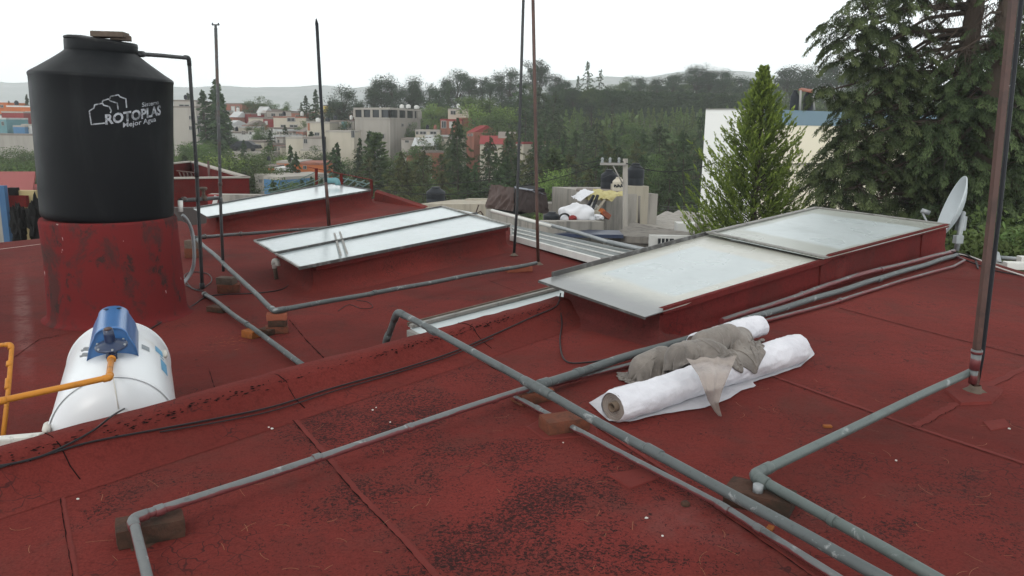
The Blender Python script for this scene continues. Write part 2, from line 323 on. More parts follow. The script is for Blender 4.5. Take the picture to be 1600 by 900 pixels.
# ============================================================ terrain
def TZ(x,y):
    u=x/max(y,20.0)
    g=-10.0
    t=min(max((y-75)/125.0,0),1); t=t*t*(3-2*t)
    right=min(max((u+.18)/.25,0),1); h=(0.0)*(1-right)+6.0*right
    g+= (h+10)*t
    far=min(max((y-280)/400.0,0),1); g-= far*26
    g+= 1.2*math.sin(x*.031+y*.017)*min(1,max(0,(y-60)/100))
    if y>700:
        px=u*F+800
        m=math.exp(-((px-1075)/130.0)**2)*84*math.exp(-((y-1250)/200.0)**2)*(1+.25*mnoise.noise(Vector((px*.025,y*.004,3))))
        k=min(max((y-1700)/850.0,0),1)
        ridge=132+24*mnoise.noise(Vector((px*.0035,.5,1)))+16*mnoise.noise(Vector((px*.016,.5,7)))+50*math.exp(-((px-1170)/260.0)**2)
        g+=m+ridge*k*k*(3-2*k)
    return g
def TZc(x,y): return TZ(x,y)
def terrain():
    ys=[-60,-20,0,15,30,45,60]+[60*1.045**i for i in range(1,100)]; ys=[y for y in ys if y<2700]
    us=np.linspace(-1,1,130); vs=[];fs=[]
    for y in ys:
        for u in us:
            uu=u*.92; x=uu*(max(y,0)+70)
            vs.append((x,y,TZ(x,y)))
    n=len(us)
    for j in range(len(ys)-1):
        for i in range(n-1): fs.append((j*n+i,j*n+i+1,(j+1)*n+i+1,(j+1)*n+i))
    m=MB(); m.add(vs,fs,True)
    t=NT('scrubby_hillside'); c=t.mix(t.rng(t.noise(.09,8,.7),.4,.65),(.035,.055,.022),(.11,.10,.07)); c=t.mix(t.rng(t.noise(.5,6,.7),.5,.7,0,.6),c,(.03,.04,.02))
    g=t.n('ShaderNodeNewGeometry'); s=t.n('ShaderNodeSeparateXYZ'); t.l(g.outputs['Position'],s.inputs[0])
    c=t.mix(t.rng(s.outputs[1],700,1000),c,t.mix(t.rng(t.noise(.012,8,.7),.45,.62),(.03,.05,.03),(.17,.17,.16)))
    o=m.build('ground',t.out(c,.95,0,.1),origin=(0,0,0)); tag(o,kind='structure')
terrain()

# ============================================================ roofs (structure)
CL=P(0,700,.12); CRt=P(876,464,.12); cd=(CRt-CL); cd.z=0; cd.normalize(); cn=Vector((-cd.y,cd.x,0))   # cn points away from the camera, towards lower roof
CLx=CL-cd*3.2
LZ=-.5
def flat(p,z): return Vector((p[0],p[1],z))
# near roof body
m=MB()
rs=P(1275,325,.35)+Vector((.02,.10,0))
poly=[flat(CLx,0)-cn*.02,flat(CRt,0)+cn*.0,flat(P(1105,367,.28),0)+Vector((-.05,.05,0)),flat(rs,0),P(1503,396,0),P(1630,434,0),(5.4,3.0,0),(5.6,-3,0),(-6,-3,0)]
m.prism([(p[0],p[1]) for p in poly],-9.9,0)
tag(m.build('roof',M['red_near'],origin=(0,0,0)),kind='structure')
# lower roof: mesh grid with a faint fall; prism body
m=MB()
lp=[flat(CLx-cd*5,0)-cn*.1,flat(CRt,0)+cn*.0,flat(P(1105,367,.28),0)+Vector((-.06,.06,0)),P(938,412,LZ),P(803,357,LZ),P(655,322,LZ),P(600,308,LZ),P(300,352,LZ),P(282,345,LZ),P(60,373,LZ),P(-10,380,LZ),P(-500,420,LZ)]
m.prism([(p[0],p[1]) for p in lp],-9.8,LZ)
tag(m.build('lower_roof',M['red_lower'],origin=(0,0,0)),kind='structure')

# seams: slightly raised lap strips with an irregular dark crack beside them
def pathpts(pts,z,n=14):
    w=[P(x,y,z) if len((x,y))==2 else None for x,y in pts]
    out=[]
    for a,b in zip(w[:-1],w[1:]):
        for i in range(n): out.append(a.lerp(b,i/n))
    out.append(w[-1]); return out
def seam(pts,z,w,name='seam',mat='red_seam',jit=.0022,h=.0025,crack=True,cw=.003):
    c=pathpts(pts,z); m=MB(); vs=[]; cv=[]
    for i,p in enumerate(c):
        t=(c[min(i+1,len(c)-1)]-c[max(i-1,0)]).normalized(); s=Vector((t.y,-t.x,0))
        j1=random.uniform(-jit,jit); j2=random.uniform(-jit,jit)
        vs+=[p+s*(w/2+j1)+Vector((0,0,.0012)),p+s*(w*.3+j1)+Vector((0,0,h)),p-s*(w*.3+j2)+Vector((0,0,h)),p-s*(w/2+j2)+Vector((0,0,.0012))]
        k=max(0.0004,random.gauss(cw,cw*.55)); o=s*(w/2+j1*.7+.002)
        cv+=[p+o+s*k/2+Vector((0,0,.0035)),p+o-s*k/2+Vector((0,0,.0035))]
    fs=[(i*4+k,i*4+k+1,(i+1)*4+k+1,(i+1)*4+k) for i in range(len(c)-1) for k in range(3)]
    m.add(vs,fs,True); o=m.build(name,M[mat],origin=(0,0,0)); tag(o,kind='structure')
    if crack:
        m=MB(); m.add(cv,[(i*2,i*2+1,i*2+3,i*2+2) for i in range(len(c)-1)]); tag(m.build('seam_crack',M['crack'],origin=(0,0,0)),kind='structure')
seam([(92,742),(104,810),(118,895),(124,960)],0,.014,cw=.0020)
seam([(448,640),(500,700),(560,770),(630,842),(700,920)],0,.022,cw=.003)
seam([(735,556),(800,588),(870,625),(960,684),(1050,742),(1130,800),(1260,890),(1310,930)],0,.02,cw=.0025)
seam([(1200,585),(1310,625),(1428,667),(1520,698),(1640,737)],0,.03,cw=.003)
seam([(1428,667),(1462,648),(1500,628),(1545,603),(1640,556)],0,.04,jit=.008,cw=.002)
seam([(1312,481),(1400,505),(1500,531),(1640,566)],0,.02,cw=.004)
seam([(1450,430),(1500,437),(1600,447)],0,.015,cw=.001)
seam([(745,430),(800,452),(850,470)],LZ,.03,mat='red_lower',cw=.004)
seam([(455,500),(482,532),(520,570)],LZ,.03,mat='red_lower',cw=.006)
seam([(330,575),(350,640),(365,700)],LZ,.03,mat='red_lower',cw=.004)
seam([(18,560),(60,530),(110,520)],LZ,.02,mat='red_lower',cw=.003)
seam([(-20,392),(60,382),(90,378)],LZ,.015,mat='wire_white',crack=False)
# small square patch by the thin pipe
def patch(px,z,h,mat,name='roof_patch'):
    pts=[P(x,y,z) for x,y in px]; m=MB(); c=sum(pts,Vector())/len(pts)
    lo=[p+Vector((0,0,.001)) for p in pts]; hi=[c+(p-c)*.94+Vector((0,0,h)) for p in pts]; n=len(pts)
    m.add(lo+hi,[tuple(range(n,2*n))]+[(i,(i+1)%n,n+(i+1)%n,n+i) for i in range(n)]); return m.build(name,M[mat],origin=(0,0,0))
tag(patch([(948,742),(1005,733),(1030,748),(985,765)],0,.006,'red_seam'),kind='structure')
tag(patch([(1475,612),(1500,600),(1545,600),(1568,612),(1550,632),(1500,634)],0,.012,'red_seam'),kind='structure')
tag(patch([(1535,660),(1570,655),(1580,668),(1548,674)],0,.005,'red_seam'),kind='structure')

# ------------------------------------------------------------ curb between roofs
def curb():
    T=thing('roof_curb','low rounded red kerb with black chipped edge between the two roof levels','kerb',flat(CL,0))
    L=(CRt-CL).length+3.2; n=150; prof=[(-.30,.0015),(-.22,.012),(-.15,.040),(-.105,.078),(-.088,.102),(-.072,.113),(-.03,.121),(.03,.118),(.055,.10),(.062,.06),(.064,-.02),(.068,LZ-.05)]
    vs=[]
    for i in range(n+1):
        s=-3.2+L*i/n; b=CL+cd*s; 
        for k,(o,z) in enumerate(prof):
            w=mnoise.noise(Vector((s*1.3,k*.3,0)))*.012+mnoise.noise(Vector((s*9,k*.8,4)))*.005
            a=0 if k in(0,) else 1
            vs.append(Vector((b.x,b.y,0))+cn*(o+w*a)+Vector((0,0,z+(w*.7 if 0<k<10 else 0))))
    K=len(prof); m=MB(); m.add(vs,[(i*K+k,i*K+k+1,(i+1)*K+k+1,(i+1)*K+k) for i in range(n) for k in range(K-1)],True)
    m.add([],[]); o=m.build('kerb_body',M['curb'],T)
    # chipped black line along the inner arris
    cm=MB()
    for seg in range(700):
        s=random.uniform(-.3,L-3.4); pxl=s/(L-3.2)
        dens=.25+.75*(math.exp(-((pxl-.72)/.17)**2))+.6*math.exp(-((pxl-.22)/.07)**2)
        if random.random()>dens: continue
        b=CL+cd*s; l=random.uniform(.003,.014); w=random.uniform(.0008,.0035); o_=-.085+random.gauss(0,.009); z=.1035+(o_+.085)*.75
        p=Vector((b.x,b.y,z+.0045))+cn*o_; q=[p+cd*(-l)+cn*random.uniform(-w,w)*.4,p+cn*(-w)+Vector((0,0,-w*.7)),p+cd*l+cn*random.uniform(-w,w)*.4,p+cn*w+Vector((0,0,w*.7))]
        cm.add(q,[(0,1,2,3)])
    cm.build('chipped_edge',M['crack'],T)
    for px in ((430,585),(722,505),(95,690)):
        p=P(px[0],px[1],.12); s=(p-CL).dot(cd); pts=[]
        for (o_,z) in prof[1:9]:
            b=CL+cd*(s+random.uniform(-.004,.004)); pts.append(Vector((b.x,b.y,0))+cn*o_+Vector((0,0,z+.004)))
        mm=MB(); mm.tube([q-Vector((0,0,.0035)) for q in pts],.0022,6); mm.build('joint_crack',M['crack'],T)
curb()

# ------------------------------------------------------------ skylights
def quadUV(o):
    me=o.data; uv=me.uv_layers.new(name='UVMap'); c=[(0,0),(1,0),(1,1),(0,1)]
    p=me.polygons[0]
    for k,li in enumerate(p.loop_indices): uv.data[li].uv=c[k%4]
def pane(parent,q,mat,name='glass_pane',t=.006):
    m=MB(); m.slab(q,t); o=m.build(name,mat,parent); quadUV(o); return o
def rim(parent,a,b,w,h,mat,name='edge_strip',up=None):
    d=(b-a).normalized(); m=MB(); u=Vector((0,0,1)); s=d.cross(u).normalized()
    q=[a-s*w/2,a+s*w/2,b+s*w/2,b-s*w/2]
    m.add([p+u*h*.5 for p in q]+[p-u*h*.5 for p in q],[(0,1,2,3),(7,6,5,4),(0,4,5,1),(1,5,6,2),(2,6,7,3),(3,7,4,0)])
    return m.build(name,mat,parent)
def coved_wall(parent,line,nrm,ztop,zb,cove,mat,name='base_wall',jit=.004,th=.1):
    # wall along a polyline (top inner), flaring outward at its foot like a torch-on membrane upstand
    prof=[(0,1),(.002,.75),(.006,.45),(.03,.22),(.08,.08),(1.0,0)]
    m=MB(); n=24; vs=[]; K=len(prof)+1; segs=[]
    for a,b in zip(line[:-1],line[1:]):
        for i in range(n): segs.append(a.lerp(b,i/n))
    segs.append(line[-1])
    for i,p in enumerate(segs):
        zt=ztop(p) if callable(ztop) else ztop
        vs.append(Vector((p.x,p.y,zt))-nrm*th)
        for k,(o,h) in enumerate(prof):
            oo=cove*(o if o<1 else 1.0)*(1 if o<1 else 1); z=zb+.0015+(zt-zb)*h
            if o<1: oo=cove*[0,.04,.14,.34,.62][k]
            j=mnoise.noise(Vector((p.x*6,p.y*6,k*.7)))*jit
            vs.append(Vector((p.x,p.y,z))+nrm*(oo+j))
    m.add(vs,[(i*K+k,i*K+k+1,(i+1)*K+k+1,(i+1)*K+k) for i in range(len(segs)-1) for k in range(K-1)],True)
    return m.build(name,mat,parent)
def coved_path(parent,pts,ztop,zb,cove,mat,name='base_wall',jit=.005,th=.12,out=None):
    # pts walked so that the outside is on the right hand
    pts=[flat(p,0) for p in pts]; st=[]
    for i in range(len(pts)-1):
        a,b=pts[i],pts[i+1]; d=(b-a).normalized(); n=Vector((d.y,-d.x,0)); k=max(6,int((b-a).length/.12))
        for j in range(k+1): st.append((a.lerp(b,j/k),n))
        if i<len(pts)-2:
            d2=(pts[i+2]-b).normalized(); n2=Vector((d2.y,-d2.x,0))
            for j in range(1,6): st.append((b,(n.lerp(n2,j/6)).normalized()))
    off=[0,0,0,.03,.10,.24,.48,.78,1.0]; hh=[1,.8,.5,.32,.18,.09,.035,.010,0]; K=len(off)+1; vs=[]
    for p,n in st:
        zt=ztop(p) if callable(ztop) else ztop; vs.append(Vector((p.x,p.y,zt))-n*th)
        for k in range(K-1):
            j=mnoise.noise(Vector((p.x*5,p.y*5,k*.6)))*jit; vs.append(Vector((p.x,p.y,zb+.0015+(zt-zb)*hh[k]))+n*(cove*off[k]+j+.002*k))
    m=MB(); m.add(vs,[(i*K+k,i*K+k+1,(i+1)*K+k+1,(i+1)*K+k) for i in range(len(st)-1) for k in range(K-1)],True); return m.build(name,mat,parent)
def xy_n(a,b,side):
    d=(b-a); d.z=0; d.normalize(); n=Vector((d.y,-d.x,0)); return n if n.dot(side)>0 else -n
def solid(parent,poly,z0,z1,mat,name='base_core'):
    m=MB(); m.prism([(p.x,p.y) for p in poly],z0,z1); return m.build(name,mat,parent)
mud=red_mat('muddy_red_upstand',base=(.13,.03,.028),dirt=1.0)
# --- right skylight
A=P(842,438,.225); B=P(1008,495,.175); C=P(1287,407,.235); D=P(1105,367,.30)
C2=P(1287,404,.26); D2=P(1107,365,.325); E_=P(1484,352,.285); G=P(1275,325,.36)
T=thing('skylight','large dusty white glass skylight with two panes on a red upstand, right of the kerb','skylight',flat((A+E_)/2,0),'glass skylights on the red roofs')
pane(T,[A,B,C,D],M['glassR1']); pane(T,[D2,C2,E_,G],M['glassR2'])
toward=Vector((.6,-.8,0))
rim(T,A.lerp(D,.06)+Vector((0,0,.015)),D+Vector((0,0,.015)),.012,.035,M['frame_dark']); rim(T,D2+Vector((0,0,.008)),G+Vector((0,0,.008)),.05,.012,M['frame_light'])
rim(T,G+Vector((0,0,.008)),E_+Vector((0,0,.008)),.045,.012,M['frame_light'])
rim(T,D+Vector((0,0,.016)),C+Vector((0,0,.02)),.035,.022,M['frame_dark'],'middle_bar'); rim(T,D2+Vector((.03,.02,.008)),C2+Vector((.03,.02,.008)),.05,.01,M['frame_light'],'middle_bar')
rim(T,A+Vector((0,0,-.008)),B+Vector((0,0,-.008)),.012,.014,M['frame_dark'])
# walls
wB=P(1052,500,.12); 
nr=xy_n(B,E_,toward); nl=xy_n(A,B,Vector((-.8,-.6,0)))
s0=B.lerp(E_,.035)-nr*.03; s1=E_-nr*.03
fCx=(flat(C,0)-flat(B,0)).length/(flat(E_,0)-flat(B,0)).length
def ztR(p):
    f=min(max((p-B).dot((E_-B).normalized())/(E_-B).length,0),1)
    return (B.z+(C.z-B.z)*f/fCx if f<fCx else C2.z+(E_.z-C2.z)*(f-fCx)/(1-fCx))-.008
coved_path(T,[s0,s0.lerp(s1,.5),s1,flat(G,0)+Vector((.02,-.06,0))],ztR,0,.03,M['red_wall'],th=.06)
# red metal lip over the wall
m=MB(); q=[]
for i in range(41):
    p=s0.lerp(s1,i/40); z=ztR(p)+.022; k=mnoise.noise(p*5)*.004
    q+=[Vector((p.x,p.y,z))-nr*.01,Vector((p.x,p.y,z))+nr*.024,Vector((p.x,p.y,z-.036+k))+nr*.026,Vector((p.x,p.y,z-.038+k))+nr*.008]
m.add(q,[(i*4+k,i*4+k+1,(i+1)*4+k+1,(i+1)*4+k) for i in range(40) for k in range(3)]); m.build('painted_lip',M['red_wall'],T)
# left end wall, coved wide with brown mud at its foot
e0=A.lerp(B,.16)+cd*.12; e1=s0+nl*.0
coved_path(T,[e0,flat(s0,0)+cd*.015+cn*.0,flat(s0,0)+cd*.12-nr*.03],.165,0,.17,mud,'end_wall')
bk0=A.lerp(G,.03)+Vector((.03,-.03,0)); bk1=G+Vector((.02,-.06,0))
solid(T,[e0+cd*.03,e1+cd*.02+Vector((0,.03,0)),s1-nr*.06+Vector((-.03,0,0)),flat(G,0)+Vector((-.02,-.08,0)),flat(D,0)+Vector((0,-.1,0))],-.02,.155,M['red_wall'])
m=MB()
m.slab([flat(e0,.155)+cd*.2,flat(s0,.16)+nr*-.12+cd*.2,Vector((s1.x-.12,s1.y-.1,.26)),Vector((G.x-.1,G.y-.15,.31))],.05); m.build('frosted_soffit',M['glassF'],T)
for px,py,py2 in ((1282,418,445),(1445,375,405)):
    f=(P(px,py,.2)-B).dot((E_-B).normalized())/(E_-B).length; p=s0.lerp(s1,f); zt=ztR(p)-.02
    m=MB(); m.box((p.x,p.y,(zt)/2+.01),(.07,.02,zt-.03),rz=math.atan2(s1.y-s0.y,s1.x-s0.x)); o=m.build('painted_strap',M['red_wall'],T)
    o.location=nr*.008
# --- middle skylight
mA=P(398,377,-.13); mB=P(467,418,-.19); mC=P(796,352,-.17); mD=P(690,323,-.10); m1=P(430,396,-.158); m2=P(745,333,-.135)
T=thing('skylight','middle skylight with two long white panes and a dark bar between them','skylight',flat((mA+mC)/2,LZ),'glass skylights on the red roofs')
pane(T,[mA,m1,m2,mD],M['glassM']); pane(T,[m1+Vector((0,0,-.008)),mB,mC,m2+Vector((0,0,-.008))],M['glassM'])
up=Vector((0,0,.008))
rim(T,m1+up,m2+up,.03,.018,M['frame_dark'],'middle_bar'); rim(T,mA+up,mD+up,.04,.016,M['frame_dark']); rim(T,mD+up,mC+up,.05,.016,M['frame_light']); rim(T,mA+up*.5,mB+up*.5,.02,.014,M['frame_light']); rim(T,mB-up,mC-up,.02,.03,M['frame_dark'])
nr=xy_n(mB,mC,toward); s0=mB.lerp(mC,.06)-nr*.05; s1=mC.lerp(mB,.005)-nr*.05
bl=flat(mA,0)+(flat(mD,0)-flat(mA,0)).normalized()*.30+(flat(mB,0)-flat(mA,0)).normalized()*.12; br=flat(mD,0)-(flat(mD,0)-flat(mA,0)).normalized()*.1
def zm(p):
    f=min(max((flat(p,0)-flat(mB,0)).dot((flat(mA,0)-flat(mB,0)).normalized())/(flat(mA,0)-flat(mB,0)).length,0),1); return -.235+.03*f
coved_path(T,[bl,flat(s0,0),flat(s1,0),br],zm,LZ,.22,M['red'])
m=MB(); q=[]
for i in range(31):
    p=s0.lerp(s1,i/30); z=mB.z+(mC.z-mB.z)*i/30-.012
    q+=[Vector((p.x,p.y,z))+nr*.00,Vector((p.x,p.y,z))+nr*.045,Vector((p.x,p.y,z-.06))+nr*.042,Vector((p.x,p.y,z-.062))+nr*.012]
m.add(q,[(i*4+k,i*4+k+1,(i+1)*4+k+1,(i+1)*4+k) for i in range(30) for k in range(3)]); m.build('painted_lip',M['red_wall'],T)
solid(T,[bl+(br-bl).normalized()*.1,flat(s0,0)+(br-bl).normalized()*.1,flat(s1,0)-nr*.08,br],LZ,-.245,M['red_wall'])
# cross strap of tape
m=MB(); a=P(518,357,-.150); b=P(531,403,-.178); s=(mC-mB).normalized()
for d_ in (0,.10):
    q=[a+s*d_,a+s*(d_+.035),b+s*(d_+.035),b+s*d_]; m.add([p+Vector((0,0,.022)) for p in q],[(0,3,2,1)])
m.build('tape_strip',M['frame_light'],T)
# --- far skylight
fA=P(302,326,-.13); fB=P(325,339,-.18); fC=P(579,297,-.17); fD=P(517,287,-.12)
T=thing('skylight','long narrow white glass skylight on a red curved upstand, beside the red metal railing','skylight',flat((fA+fC)/2,LZ),'glass skylights on the red roofs')
pane(T,[fA,fB,fC,fD],M['glassF']); rim(T,fA+up,fD+up,.05,.02,M['frame_dark']); rim(T,fB-up,fC-up,.03,.03,M['frame_dark']); rim(T,fD+up,fC+up,.04,.02,M['frame_dark'])
nr=xy_n(fB,fC,toward); s0=fB.lerp(fC,.05)-nr*.06; s1=fC-nr*.05
fd=(flat(fC,0)-flat(fB,0)).normalized(); bl=flat(fA,0)+fd*.30; br=flat(fD,0)+fd*.45
coved_path(T,[bl,flat(s0,0),flat(s1,0)+fd*.12,br],-.215,LZ,.45,M['red'])
solid(T,[bl+fd*.1,flat(s0,0)+fd*.1,flat(s1,0)-nr*.08,br-fd*.3],LZ,-.225,M['red_wall'])
m=MB(); q=[]
for i in range(21):
    p=s0.lerp(s1,i/20); z=fB.z+(fC.z-fB.z)*i/20-.012
    q+=[Vector((p.x,p.y,z)),Vector((p.x,p.y,z))+nr*.045,Vector((p.x,p.y,z-.08))+nr*.04]
m.add(q,[(i*3+k,i*3+k+1,(i+1)*3+k+1,(i+1)*3+k) for i in range(20) for k in range(2)]); m.build('painted_lip',M['red_wall'],T)
# --- low strip skylight hard against the kerb
a=P(641,512,-.02); b=P(873,452,.045); a2=P(668,521,-.06); b2=P(880,462,.0)
T=thing('skylight','narrow pale glass strip skylight with a rough cement edge tucked behind the red kerb','skylight',flat(a,LZ),'glass skylights on the red roofs')
n_=cn
q=[a,a-n_*.10-Vector((0,0,.03)),b-n_*.12-Vector((0,0,.03)),b]; pane(T,q,M['glassF'])
rim(T,a+Vector((0,0,.012)),b+Vector((0,0,.012)),.045,.02,M['frame_light']); rim(T,a+cn*.02+Vector((0,0,.02)),b+cn*.02+Vector((0,0,.02)),.018,.02,M['cement'])
m=MB(); m.slab([a-Vector((0,0,.01)),a-n_*.2-Vector((0,0,.04)),a-n_*.2-Vector((0,0,.08)),a-Vector((0,0,.06))],.03); m.build('end_cap',M['frame_light'],T)
m=MB(); m.prism([(a.x,a.y),(b.x,b.y),(b.x-n_.x*.1,b.y-n_.y*.1),(a.x-n_.x*.1,a.y-n_.y*.1)],LZ,lambda p:-.10 if p[0]<0 else -.04); m.build('base_wall',M['red_wall'],T)

# ============================================================ water tank on its pedestal
TC=PD(170,333,7.05); TX,TY=TC.x,TC.y; TB=.395
T=thing('tank_pedestal','round red cement pedestal with peeling black stains under the big black water tank','pedestal',(TX,TY,LZ))
m=MB(); pr=[(.625,.0015),(.595,.010),(.575,.035),(.565,.10),(.560,.25),(.553,.55),(.548,.86),(.538,.885),(0,.885)]
m.lathe((TX+.0,TY,LZ),pr,96); o=m.build('pedestal_body',M['pedestal'],T)
for v in o.data.vertices:
    v.co+=Vector((v.co.x,v.co.y,0)).normalized()*mnoise.noise(v.co*3)*.012 if v.co.length>.01 else Vector()
    v.co.x+=(.885-v.co.z)*.03
T=thing('water_tank','big black plastic water tank with worn white lettering standing on the round red pedestal','water tank',(TX,TY,TB))
m=MB(); m.lathe((TX,TY,TB),[(0,-.01),(.51,-.01),(.522,0),(.530,.02),(.532,.06),(.540,.5),(.550,.95),(.555,1.15),(.559,1.165),(.561,1.178),(.557,1.19),(.545,1.20),(.49,1.235),(.36,1.325),(.295,1.375),(.28,1.39)],128); m.build('tank_body',M['tank'],T)
m=MB(); m.lathe((TX,TY,TB),[(.275,1.375),(.282,1.39),(.282,1.47),(.278,1.478),(.270,1.478),(.268,1.40)],96); m.build('neck',M['tank'],T)
m=MB(); m.lathe((TX,TY,TB),[(.0,1.50),(.18,1.498),(.268,1.488),(.281,1.484),(.285,1.474),(.281,1.466)],96); o=m.build('lid',M['tank_lid'],T)
for v in o.data.vertices: v.co.z+=-.02*(v.co.x/.3)+.012*mnoise.noise(v.co*4)
m=MB(); m.box((TX+.19,TY-.10,TB+1.522),(.26,.17,.045),rz=.15); m.box((TX+.26,TY-.06,TB+1.50),(.16,.1,.04),rz=.4); tb=m.build('board_scrap',M['cement'],bevel=.006); tag(tb,'flat grey brown scrap of board lying on the lid of the big black water tank','board')
# lettering printed on the wall of the tank
def rr(z): return .540+(z-.5)*(.015/.65)+.001
def wrapmesh(verts2,faces,name,ctr_px,w,h,slant,mat,parent,flatv=False):
    c=ctr_px; ang=math.atan2(c[1]-TY,c[0]-TX); vs=[]
    for (x,y) in verts2:
        z=c[2]+y*h+x*w*slant; a=ang+(x*w)/.615; r=rr(z-TB)+.0022
        vs.append((TX+r*math.cos(a),TY+r*math.sin(a),z))
    m=MB(); m.add(vs,faces); return m.build(name,mat,parent)
def on_tank(px,py):
    d=ray(px,py); o=Vector((0,0,H)); A_=d.x*d.x+d.y*d.y; B_=-2*(d.x*TX+d.y*TY); C_=TX*TX+TY*TY-.552**2
    t=(-B_-math.sqrt(max(B_*B_-4*A_*C_,0)))/(2*A_); return o+d*t
def text_on(s,px0,py0,px1,py1,hpx,bold=0.0,name='lettering'):
    a=on_tank(px0,py0); b=on_tank(px1,py1)
    cu=bpy.data.curves.new('t','FONT'); cu.body=s; cu.size=1; cu.offset=bold; cu.resolution_u=3
    ob=bpy.data.objects.new('t',cu); COL.objects.link(ob); dg=bpy.context.evaluated_depsgraph_get(); me=bpy.data.meshes.new_from_object(ob.evaluated_get(dg))
    bpy.data.objects.remove(ob)
    vs=[(v.co.x,v.co.y) for v in me.vertices]; fs=[tuple(p.vertices) for p in me.polygons]; x0=min(v[0] for v in vs); x1=max(v[0] for v in vs)
    bm=bmesh.new(); bm.from_mesh(me); 
    bmesh.ops.triangulate(bm,faces=bm.faces); vs=[(v.co.x,v.co.y) for v in bm.verts]; fs=[tuple(v.index for v in f.verts) for f in bm.faces]; bm.free()
    a0=math.atan2(a.y-TY,a.x-TX); a1=math.atan2(b.y-TY,b.x-TX); W=(a1-a0); hh=hpx/F*6.5/.7
    out=[]
    for x,y in vs:
        u=(x-x0)/(x1-x0); an=a0+W*u; z=a.z+(b.z-a.z)*u+y*hh; r=rr(z-TB)+.0022
        out.append((TX+r*math.cos(an),TY+r*math.sin(an),z))
    m=MB(); m.add(out,fs); return m.build(name,M['logo'],WT)
WT=T; T.rotation_euler=(0,R(2.4),0)
text_on('ROTOPLAS',158,192,244,174,14.5,.035)
text_on('Sistema',214,163,240,158,6.5,.01)
text_on('Mejor Agua',186,196,237,185,7.5,.01)
def stroke_on(pts,w):
    m=MB(); W=[]
    P3=[]
    for (x0,y0),(x1,y1) in zip(pts[:-1],pts[1:]):
        for i in range(5): P3.append((x0+(x1-x0)*i/5,y0+(y1-y0)*i/5))
    P3.append(pts[-1]); vs=[]
    for i,p in enumerate(P3):
        q=P3[min(i+1,len(P3)-1)]; r_=P3[max(i-1,0)]; dx,dy=q[0]-r_[0],q[1]-r_[1]; L=math.hypot(dx,dy); nx,ny=-dy/L*w/2,dx/L*w/2
        for s in (1,-1):
            c=on_tank(p[0]+nx*s,p[1]+ny*s); d=Vector((c.x-TX,c.y-TY,0)).normalized(); r=rr(c.z-TB)+.0022; vs.append(Vector((TX,TY,c.z))+d*r)
    m.add(vs,[(2*i,2*i+1,2*i+3,2*i+2) for i in range(len(P3)-1)]); m.build('emblem_line',M['logo'],WT)
stroke_on([(157,190),(136,193),(132,172),(139,167),(140,162),(152,159),(154,162),(163,164),(166,170),(165,174)],2.0)
stroke_on([(152,158),(152,155),(161,152),(164,155),(175,158),(177,168)],1.9)
stroke_on([(163,152),(164,148),(176,145),(179,148),(188,151),(190,165)],1.9)
# outlet fitting low on the right side
m=MB(); f0=PD(281,318,7.2); m.lathe(f0,[(.0,-.05),(.022,-.05),(.022,.05),(.0,.05)],16); m.build('side_fitting',M['white_tube'],T)

# ============================================================ pipes
def elbow_path(pts,r=.05,n=5):
    out=[Vector(pts[0])]
    for a,b,c in zip(pts[:-2],pts[1:-1],pts[2:]):
        a,b,c=Vector(a),Vector(b),Vector(c); d1=(b-a).normalized(); d2=(c-b).normalized()
        k=min(r,(b-a).length*.45,(c-b).length*.45); p0=b-d1*k; p1=b+d2*k
        for i in range(n+1):
            t=i/n; out.append((p0*(1-t)**2+b*2*t*(1-t)+p1*t*t))
    out.append(Vector(pts[-1])); return out
def sag(pts,amp,n=12,seedv=0):
    o=[]
    for a,b in zip(pts[:-1],pts[1:]):
        for i in range(n):
            p=a.lerp(b,i/n); w=amp*mnoise.noise(Vector((p.x*1.3+seedv,p.y*1.3,seedv))); o.append(p+Vector((0,0,w)))
    o.append(pts[-1]); return o
def wobble(path,amp,sd):
    out=[]; 
    for a,b in zip(path[:-1],path[1:]):
        L_=(b-a).length; k=max(1,int(L_/.18))
        for i in range(k):
            p=a.lerp(b,i/k); out.append(p+Vector((mnoise.noise(Vector((p.x*1.1+sd,p.y*1.1,0))),mnoise.noise(Vector((p.x*1.1,p.y*1.1,sd))),mnoise.noise(Vector((p.x*1.6,p.y*1.6,sd+9)))*.8))*amp*2)
    return out+[path[-1]]
def pipe(name,label,cat,pts,r,mat,couplings=(),group=None,er=.05,elbows=True,wob=.004):
    pts=[Vector(p) for p in pts]; T=thing(name,label,cat,pts[0],group)
    m=MB(); path=elbow_path(pts,er) if len(pts)>2 else sag(pts,wob,14,r*77)
    path=wobble(path,min(.006,r*.28),r*91+pts[0].x)
    m.tube(path,r,16); m.build('tube',mat,T)
    if elbows:
        for a,b,c in zip(pts[:-2],pts[1:-1],pts[2:]):
            d1=(a-b).normalized(); d2=(c-b).normalized(); k=er*1.5
            m=MB(); m.tube(elbow_path([b+d1*k,b,b+d2*k],er),r*1.17,16); m.build('elbow',mat,T)
    for (i,f,l,s) in couplings:
        a,b=pts[i],pts[i+1]; d=(b-a).normalized(); p=a.lerp(b,f); m=MB(); m.tube([p-d*l/2,p-d*l*.42,p+d*l*.42,p+d*l/2],[r*1.05,r*s,r*s,r*1.05],16); m.build('coupling',mat,T)
    return T
ra=.028
a0=P(605,527,LZ+.2); a0b=PD(621,487,a0.y+.03); 
Az=.185
a1=P(621,487,.215); a_mid=P(842,607,.155); a_end=P(1440,937,.10)
dn=a1+Vector((-.05,.06,0)); dn=Vector(P(603,533,-.02))
pipe('pipe','thick grey pipe rising over the kerb and crossing diagonally above the other pipes','pipe',[Vector((dn.x-.03,dn.y+.06,LZ+.03)),dn,a1,a_mid,a_end],.018,M['pvc'],[(2,.97,.16,1.2),(2,.3,.07,1.12),(3,.42,.08,1.14)],'pipes lying on the near roof',er=.06)
